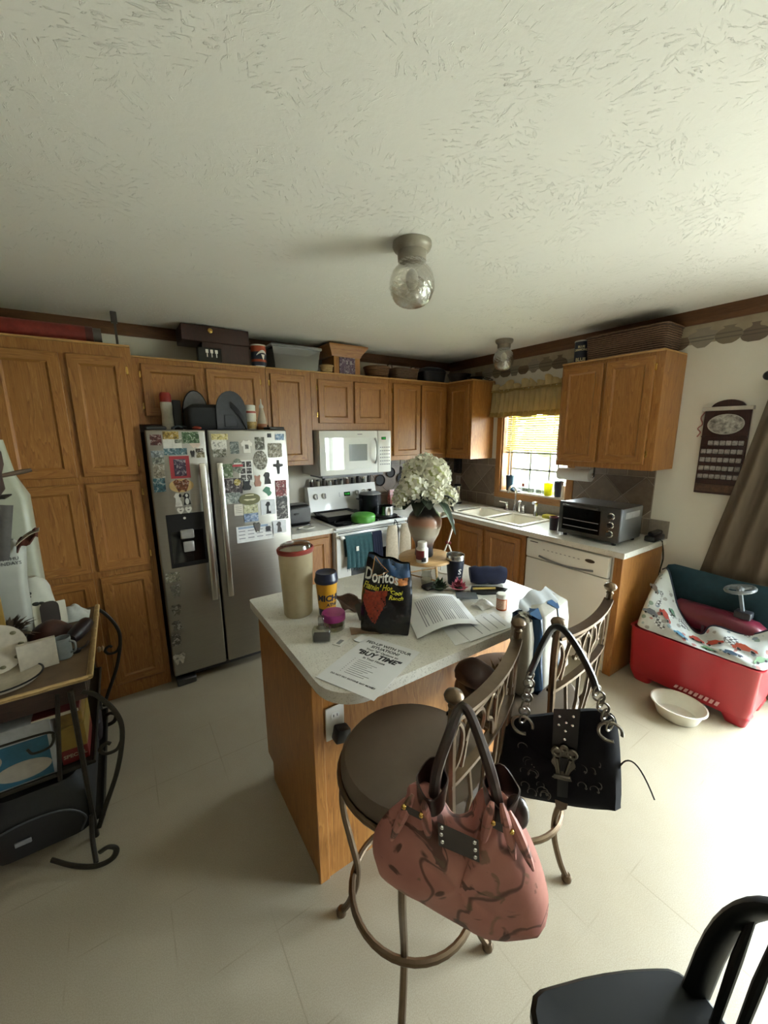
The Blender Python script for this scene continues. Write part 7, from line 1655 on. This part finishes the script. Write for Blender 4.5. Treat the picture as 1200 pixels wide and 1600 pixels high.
MB().box(-3.70, -3.55, -1.64, -1.45, .5755, .592, .001).build('cover', P('cover_maroon', '#6b2a2a', .6), t); MB().box(-3.70, -3.552, -1.642, -1.64, .578, .590).build('pages', PAPER2, t)
t = thing('black_bag', 'black zipped travel bag on the rack bottom shelf', 'bag', (-3.72, -1.5, .061))
m = MB(); loft(m, [rl(-3.885, -3.56, -1.70, -1.15, .061, .06), rl(-3.895, -3.55, -1.71, -1.14, .12, .07), rl(-3.89, -3.555, -1.705, -1.15, .24, .07), rl(-3.86, -3.59, -1.66, -1.20, .30, .06)]); m.build('body', P('bag_nylon', '#141517', .6, 0, .15, bmp=.3), t)
MB().tube(bez([(-3.88, -1.716, .20), (-3.76, -1.718, .225), (-3.64, -1.718, .21), (-3.58, -1.712, .14), (-3.60, -1.712, .08)], 5), .004, 6).build('zip_piping', P('piping_grey', '#3f4146', .5), t); MB().box(-3.80, -3.75, -1.718, -1.711, .13, .15, .002).build('badge', GREYP, t)
t = thing('dark_pouch', 'small dark pouch standing at the rack corner on the bottom shelf', 'pouch', (-3.56, -1.07, .061))
m = MB(); loft(m, [rl(-3.66, -3.545, -1.13, -.98, .061, .03), rl(-3.665, -3.54, -1.135, -.975, .16, .035), rl(-3.63, -3.57, -1.09, -1.02, .21, .02)]); m.build('body', P('pouch_dark', '#2a1f1d', .6), t)
# top clutter
z = zt7 + .0003
t = thing('oval_platter', 'large white oval platter with a dark edge cord at the rack front', 'platter', (-3.72, -1.52, z))
m = MB(); m.lathe([(.6, z), (.9, z + .008), (1.0, z + .022), (1.0, z + .027), (.93, z + .024), (.5, z + .010), (.001, z + .009)], (0, 0, 0), 36)
m.v = [Vector((-3.775 + p.x * .12, -1.54 + p.y * .105, p.z)) for p in m.v]; m.build('dish', P('platter_white', '#c3bba8', .35), t)
MB().tube([Vector((-3.775 + .122 * math.cos(a), -1.54 + .107 * math.sin(a), z + .026)) for a in [2 * math.pi * i / 36 for i in range(36)]], .004, 6, closed=True).build('dark_rim', BLACK, t)
t = thing('floral_plate', 'cream plate with a leaf border leaning at the photo edge', 'plate', (-3.80, -1.44, z + .03))
rm = (Matrix.Rotation(R(10), 3, 'Z') @ Matrix.Rotation(R(62), 3, 'X'))
MB().lathe([(.03, -.012), (.045, -.012), (.06, -.004), (.098, .006), (.098, .010), (.06, .002), (.001, -.004)], (-3.80, -1.45, z + .115), 30, rot=rm).build('plate', P('plate_cream', '#bdb5a3', .3), t)
for k in range(9):
    a = 2 * math.pi * k / 9; c = rm @ Vector((.078 * math.cos(a), .078 * math.sin(a), .008)); MB().sphere(Vector((-3.80, -1.45, z + .115)) + c, (.010, .004, .008), 8, 5).build('leaf_print', P('leaf_print', '#7f7a5c', .6), t)
t = thing('white_box', 'square white card box standing behind the oval platter', 'box', (-3.655, -1.36, z))
M4 = Matrix.Translation((-3.665, -1.47, z)) @ Matrix.Rotation(R(8), 4, 'Z')
MB(M4).box(-.07, .055, -.012, .012, 0, .125, .002).build('box', P('card_white', '#bcb5a4', .7), t)
t = thing('grey_mug', 'blue-grey mug beside the white card box', 'mug', (-3.57, -1.33, z))
MB().lathe([(.026, z), (.03, z + .004), (.031, z + .095), (.028, z + .095), (.026, z + .01), (.001, z + .008)], (-3.595, -1.425, 0), 20).build('mug', P('mug_grey', '#7f8686', .4), t); MB().tube(bez([(-3.568, -1.44, z + .08), (-3.55, -1.45, z + .07), (-3.552, -1.45, z + .035), (-3.57, -1.438, z + .022)], 4), .005, 6).build('handle', MATS['mug_grey'], t)
t = thing('dark_case', 'dark brown eyeglass case lying on the rack top', 'case', (-3.54, -1.19, z))
dd = Vector((.35, .93, 0)).normalized(); c0 = Vector((-3.575, -1.33, z + .037))
MB().tube([c0 + dd * (.17 * k / 8) + Zv * (.012 * k / 8) for k in range(9)], [.018, .030, .034, .035, .035, .035, .034, .030, .015], 14, flat=1.0).build('case', P('case_dark', '#1f1517', .4), t)
t = thing('sunglasses', 'black sunglasses lying beside the dark case', 'glasses', (-3.53, -1.36, z))
MB().tube(bez([(-3.56, -1.41, z + .012), (-3.54, -1.40, z + .012), (-3.52, -1.38, z + .012), (-3.515, -1.33, z + .008)], 4), .005, 6).sphere((-3.555, -1.415, z + .014), (.02, .008, .014), 10, 6).build('frame', BLACK, t)
t = thing('brown_wallet', 'reddish brown leather pouch heaped on the rack', 'pouch', (-3.66, -1.15, z))
m = MB(); rr = random.Random(2); rings = []
for k in range(6):
    zz = z + .085 * k / 5; s_ = (1, 1.08, 1.0, .9, .7, .3)[k]; rings.append([Vector((-3.665 + .075 * s_ * math.cos(a) * (1 + .12 * math.sin(2 * a + k)), -1.16 + .06 * s_ * math.sin(a), zz)) for a in [2 * math.pi * i / 18 for i in range(18)]])
loft(m, rings); m.build('body', P('pouch_rust', '#3f2219', .5, 0, .3, 20, bmp=.4), t)
t = thing('phone_and_paper', 'dark phone leaning on a white paper on the rack', 'phone', (-3.67, -1.02, z))
Fp = fr((-3.675, -1.04, z + .075), (1, .12, 0), (-.1, .5, 1)); MB().prism(rrect(.13, .12, .004), Fp, -.006, -.001).build('paper', PAPER2, t); MB().prism(rrect(.075, .13, .03), Fp, .0, .014).build('phone', P('phone_brown', '#2b2220', .4), t)
t = thing('white_cloth', 'crumpled white cloth at the back of the rack top', 'cloth', (-3.59, -.96, z))
MB().grid(lambda u, v: (-3.665 + .14 * u, -1.03 + .14 * v, z + .004 + .06 * math.sin(math.pi * u) * math.sin(math.pi * v) + .018 * abs(math.sin(8 * u + 5 * v)) * math.sin(math.pi * u) * math.sin(math.pi * v)), 16, 14, th=.003).build('cloth', P('cloth_white', '#b3b6ad', .9), t)
t = thing('leaf_print_bag', 'white cloth bag printed with dark leaves on the rack', 'bag', (-3.70, -.93, z))
m = MB(); rings = []
for k in range(9):
    zz = z + .26 * k / 8; s_ = (.85, 1, 1.03, 1, 1.02, .95, .85, .7, .3)[k]; rings.append([Vector((-3.745 + .085 * s_ * math.cos(a) * (1 + .08 * math.sin(3 * a + k)), -.945 + .07 * s_ * math.sin(a) * (1 + .08 * math.cos(2 * a + k)), zz)) for a in [2 * math.pi * i / 22 for i in range(22)]])
loft(m, rings); m.build('body', P('bag_offwhite', '#b4b3a2', .85, 0, .08, 12, bmp=.4, bscale=18), t)
rr = random.Random(8)
for k in range(9):
    a = -1.9 + 1.2 * rr.random(); zz = z + .07 + .13 * rr.random(); c = Vector((-3.745 + .087 * math.cos(a), -.945 + .073 * math.sin(a), zz)); MB().sphere(c, (.016, .006, .011), 8, 5).build('leaf_print', P('leaf_black', '#2a2c22', .8), t)
t = thing('dried_plant', 'feathery dried brown plant in a dark pot on the rack', 'plant', (-3.79, -1.22, z))
MB().lathe([(.04, z), (.055, z + .06), (.06, z + .065), (.05, z + .06), (.001, z + .05)], (-3.80, -1.22, 0), 16).build('pot', P('pot_dark', '#2b211b', .7), t)
m = MB(); rr = random.Random(6)
for k in range(150):
    a = rr.random() * 6.28; l = .06 + .09 * rr.random(); b0 = Vector((-3.80, -1.22, z + .055)); d = Vector((math.cos(a) * (.3 + .7 * rr.random()), math.sin(a) * (.3 + .7 * rr.random()), .3 + .9 * rr.random())).normalized()
    p1 = b0 + d * l * .6; p2 = b0 + d * l + Vector((0, 0, -.25 * l)); sd = Vector((-math.sin(a), math.cos(a), 0)) * .008
    if p2.x < XL + .02: p2.x = XL + .02
    if p1.x < XL + .02: p1.x = XL + .02
    m.add([b0 - sd * .3, p1 - sd, p2, p1 + sd, b0 + sd * .3], [(0, 1, 3, 4), (1, 2, 3)])
m.build('fronds', P('dried_frond', '#574836', .9, 0, .4, 30), t)
t = thing('white_paper_bag', 'white paper bag with small black print standing on the rack', 'paper bag', (-3.77, -1.08, z))
m = MB(); loft(m, [rl(-3.885, -3.745, -1.13, -1.02, z, .02), rl(-3.89, -3.735, -1.135, -1.015, z + .28, .02), rl(-3.885, -3.715, -1.13, -1.02, z + .44, .03), rl(-3.87, -3.75, -1.11, -1.05, z + .49, .02)]); m.build('bag', P('bag_paper', '#a9aa9d', .8, 0, .08, 8, bmp=.3, bscale=14), t)
text('lettering', 'MON THU\n& SUNDAYS', .022, (Vector((-3.785, -1.1365, z + .40)), X, Zv, -Y), INK, t)
t = thing('white_jug', 'tall translucent white plastic jug at the back of the rack', 'jug', (-3.74, -.93, 1.20))
jz = z
m = MB(); loft(m, [rl(-3.89, -3.715, -.865, -.72, jz, .03), rl(-3.89, -3.712, -.87, -.715, jz + .45, .03), rl(-3.885, -3.71, -.865, -.72, jz + .66, .03), rl(-3.86, -3.748, -.83, -.75, jz + .77, .03), rl(-3.84, -3.77, -.815, -.765, jz + .95, .02)]); m.build('body', P('jug_milky', '#a3a48f', .4, 0, .04), t)
t = thing('grey_cloth', 'grey cloth hanging from the rack at the photo edge', 'cloth', (-3.80, -1.35, 1.03))
MB().grid(lambda u, v: (-3.897 + .222 * u * (1 - .15 * (1 - v)), -1.35 + .03 * math.sin(5 * u) + .05 * (1 - v) * math.sin(2 + 3 * u), 1.20 + .245 * v - .03 * u * v), 14, 12, th=.012).build('cloth', P('cloth_grey', '#57544f', .9, 0, .15), t)
t = thing('pottery_head', 'dark brown pottery figure at the left photo edge', 'figurine', (-3.745, -1.345, 1.452))
MB().lathe([(.03, 1.452), (.05, 1.48), (.048, 1.54), (.06, 1.58), (.06, 1.63), (.04, 1.67), (.001, 1.68)], (-3.745, -1.345, 0), 18).build('figure', P('pottery_brown', '#3a2a24', .5, 0, .3, 25), t); MB().sphere((-3.705, -1.39, 1.61), (.014, .01, .018), 10, 7).build('pale_patch', P('pottery_pale', '#a9a294', .6), t)
MB().tube([(-3.72, -1.34, 1.53), (-3.64, -1.31, 1.545), (-3.61, -1.30, 1.55)], [.008, .010, .007], 8).build('stick', P('stick_brown', '#4c3a28', .7), t)
t = thing('wire_shelf', 'narrow dark wire shelf on the rack uprights', 'shelf', (-3.86, -1.2, 1.445))
MB().box(-3.915, -3.69, -1.41, -1.28, 1.446, 1.4515).build('shelf_plate', IRON, t)
t = thing('torn_leaf_ornament', 'curled brown and cream dried leaf on the rack', 'ornament', (-3.66, -1.12, 1.20))
MB().grid(lambda u, v: (-3.735 + .085 * u, -1.155 + .03 * v, 1.165 + .11 * u + .035 * v - .05 * u * u + .012 * math.sin(9 * u)), 10, 5, th=.006).build('leaf', P('leaf_rust', '#4c2416', .6, 0, .4, 25), t); MB().grid(lambda u, v: (-3.735 + .09 * u, -1.15 + .03 * v, 1.195 + .105 * u + .012 * v - .045 * u * u), 10, 3, th=.003).build('pale_edge', P('leaf_cream', '#a99c84', .7), t)
single('yellow_board', MB().box(-3.905, -3.80, -1.245, -1.235, 1.0 - .27, 1.19, .002), P('board_yellow', '#a8873f', .6), 'yellow board upright at the left photo edge', 'board')
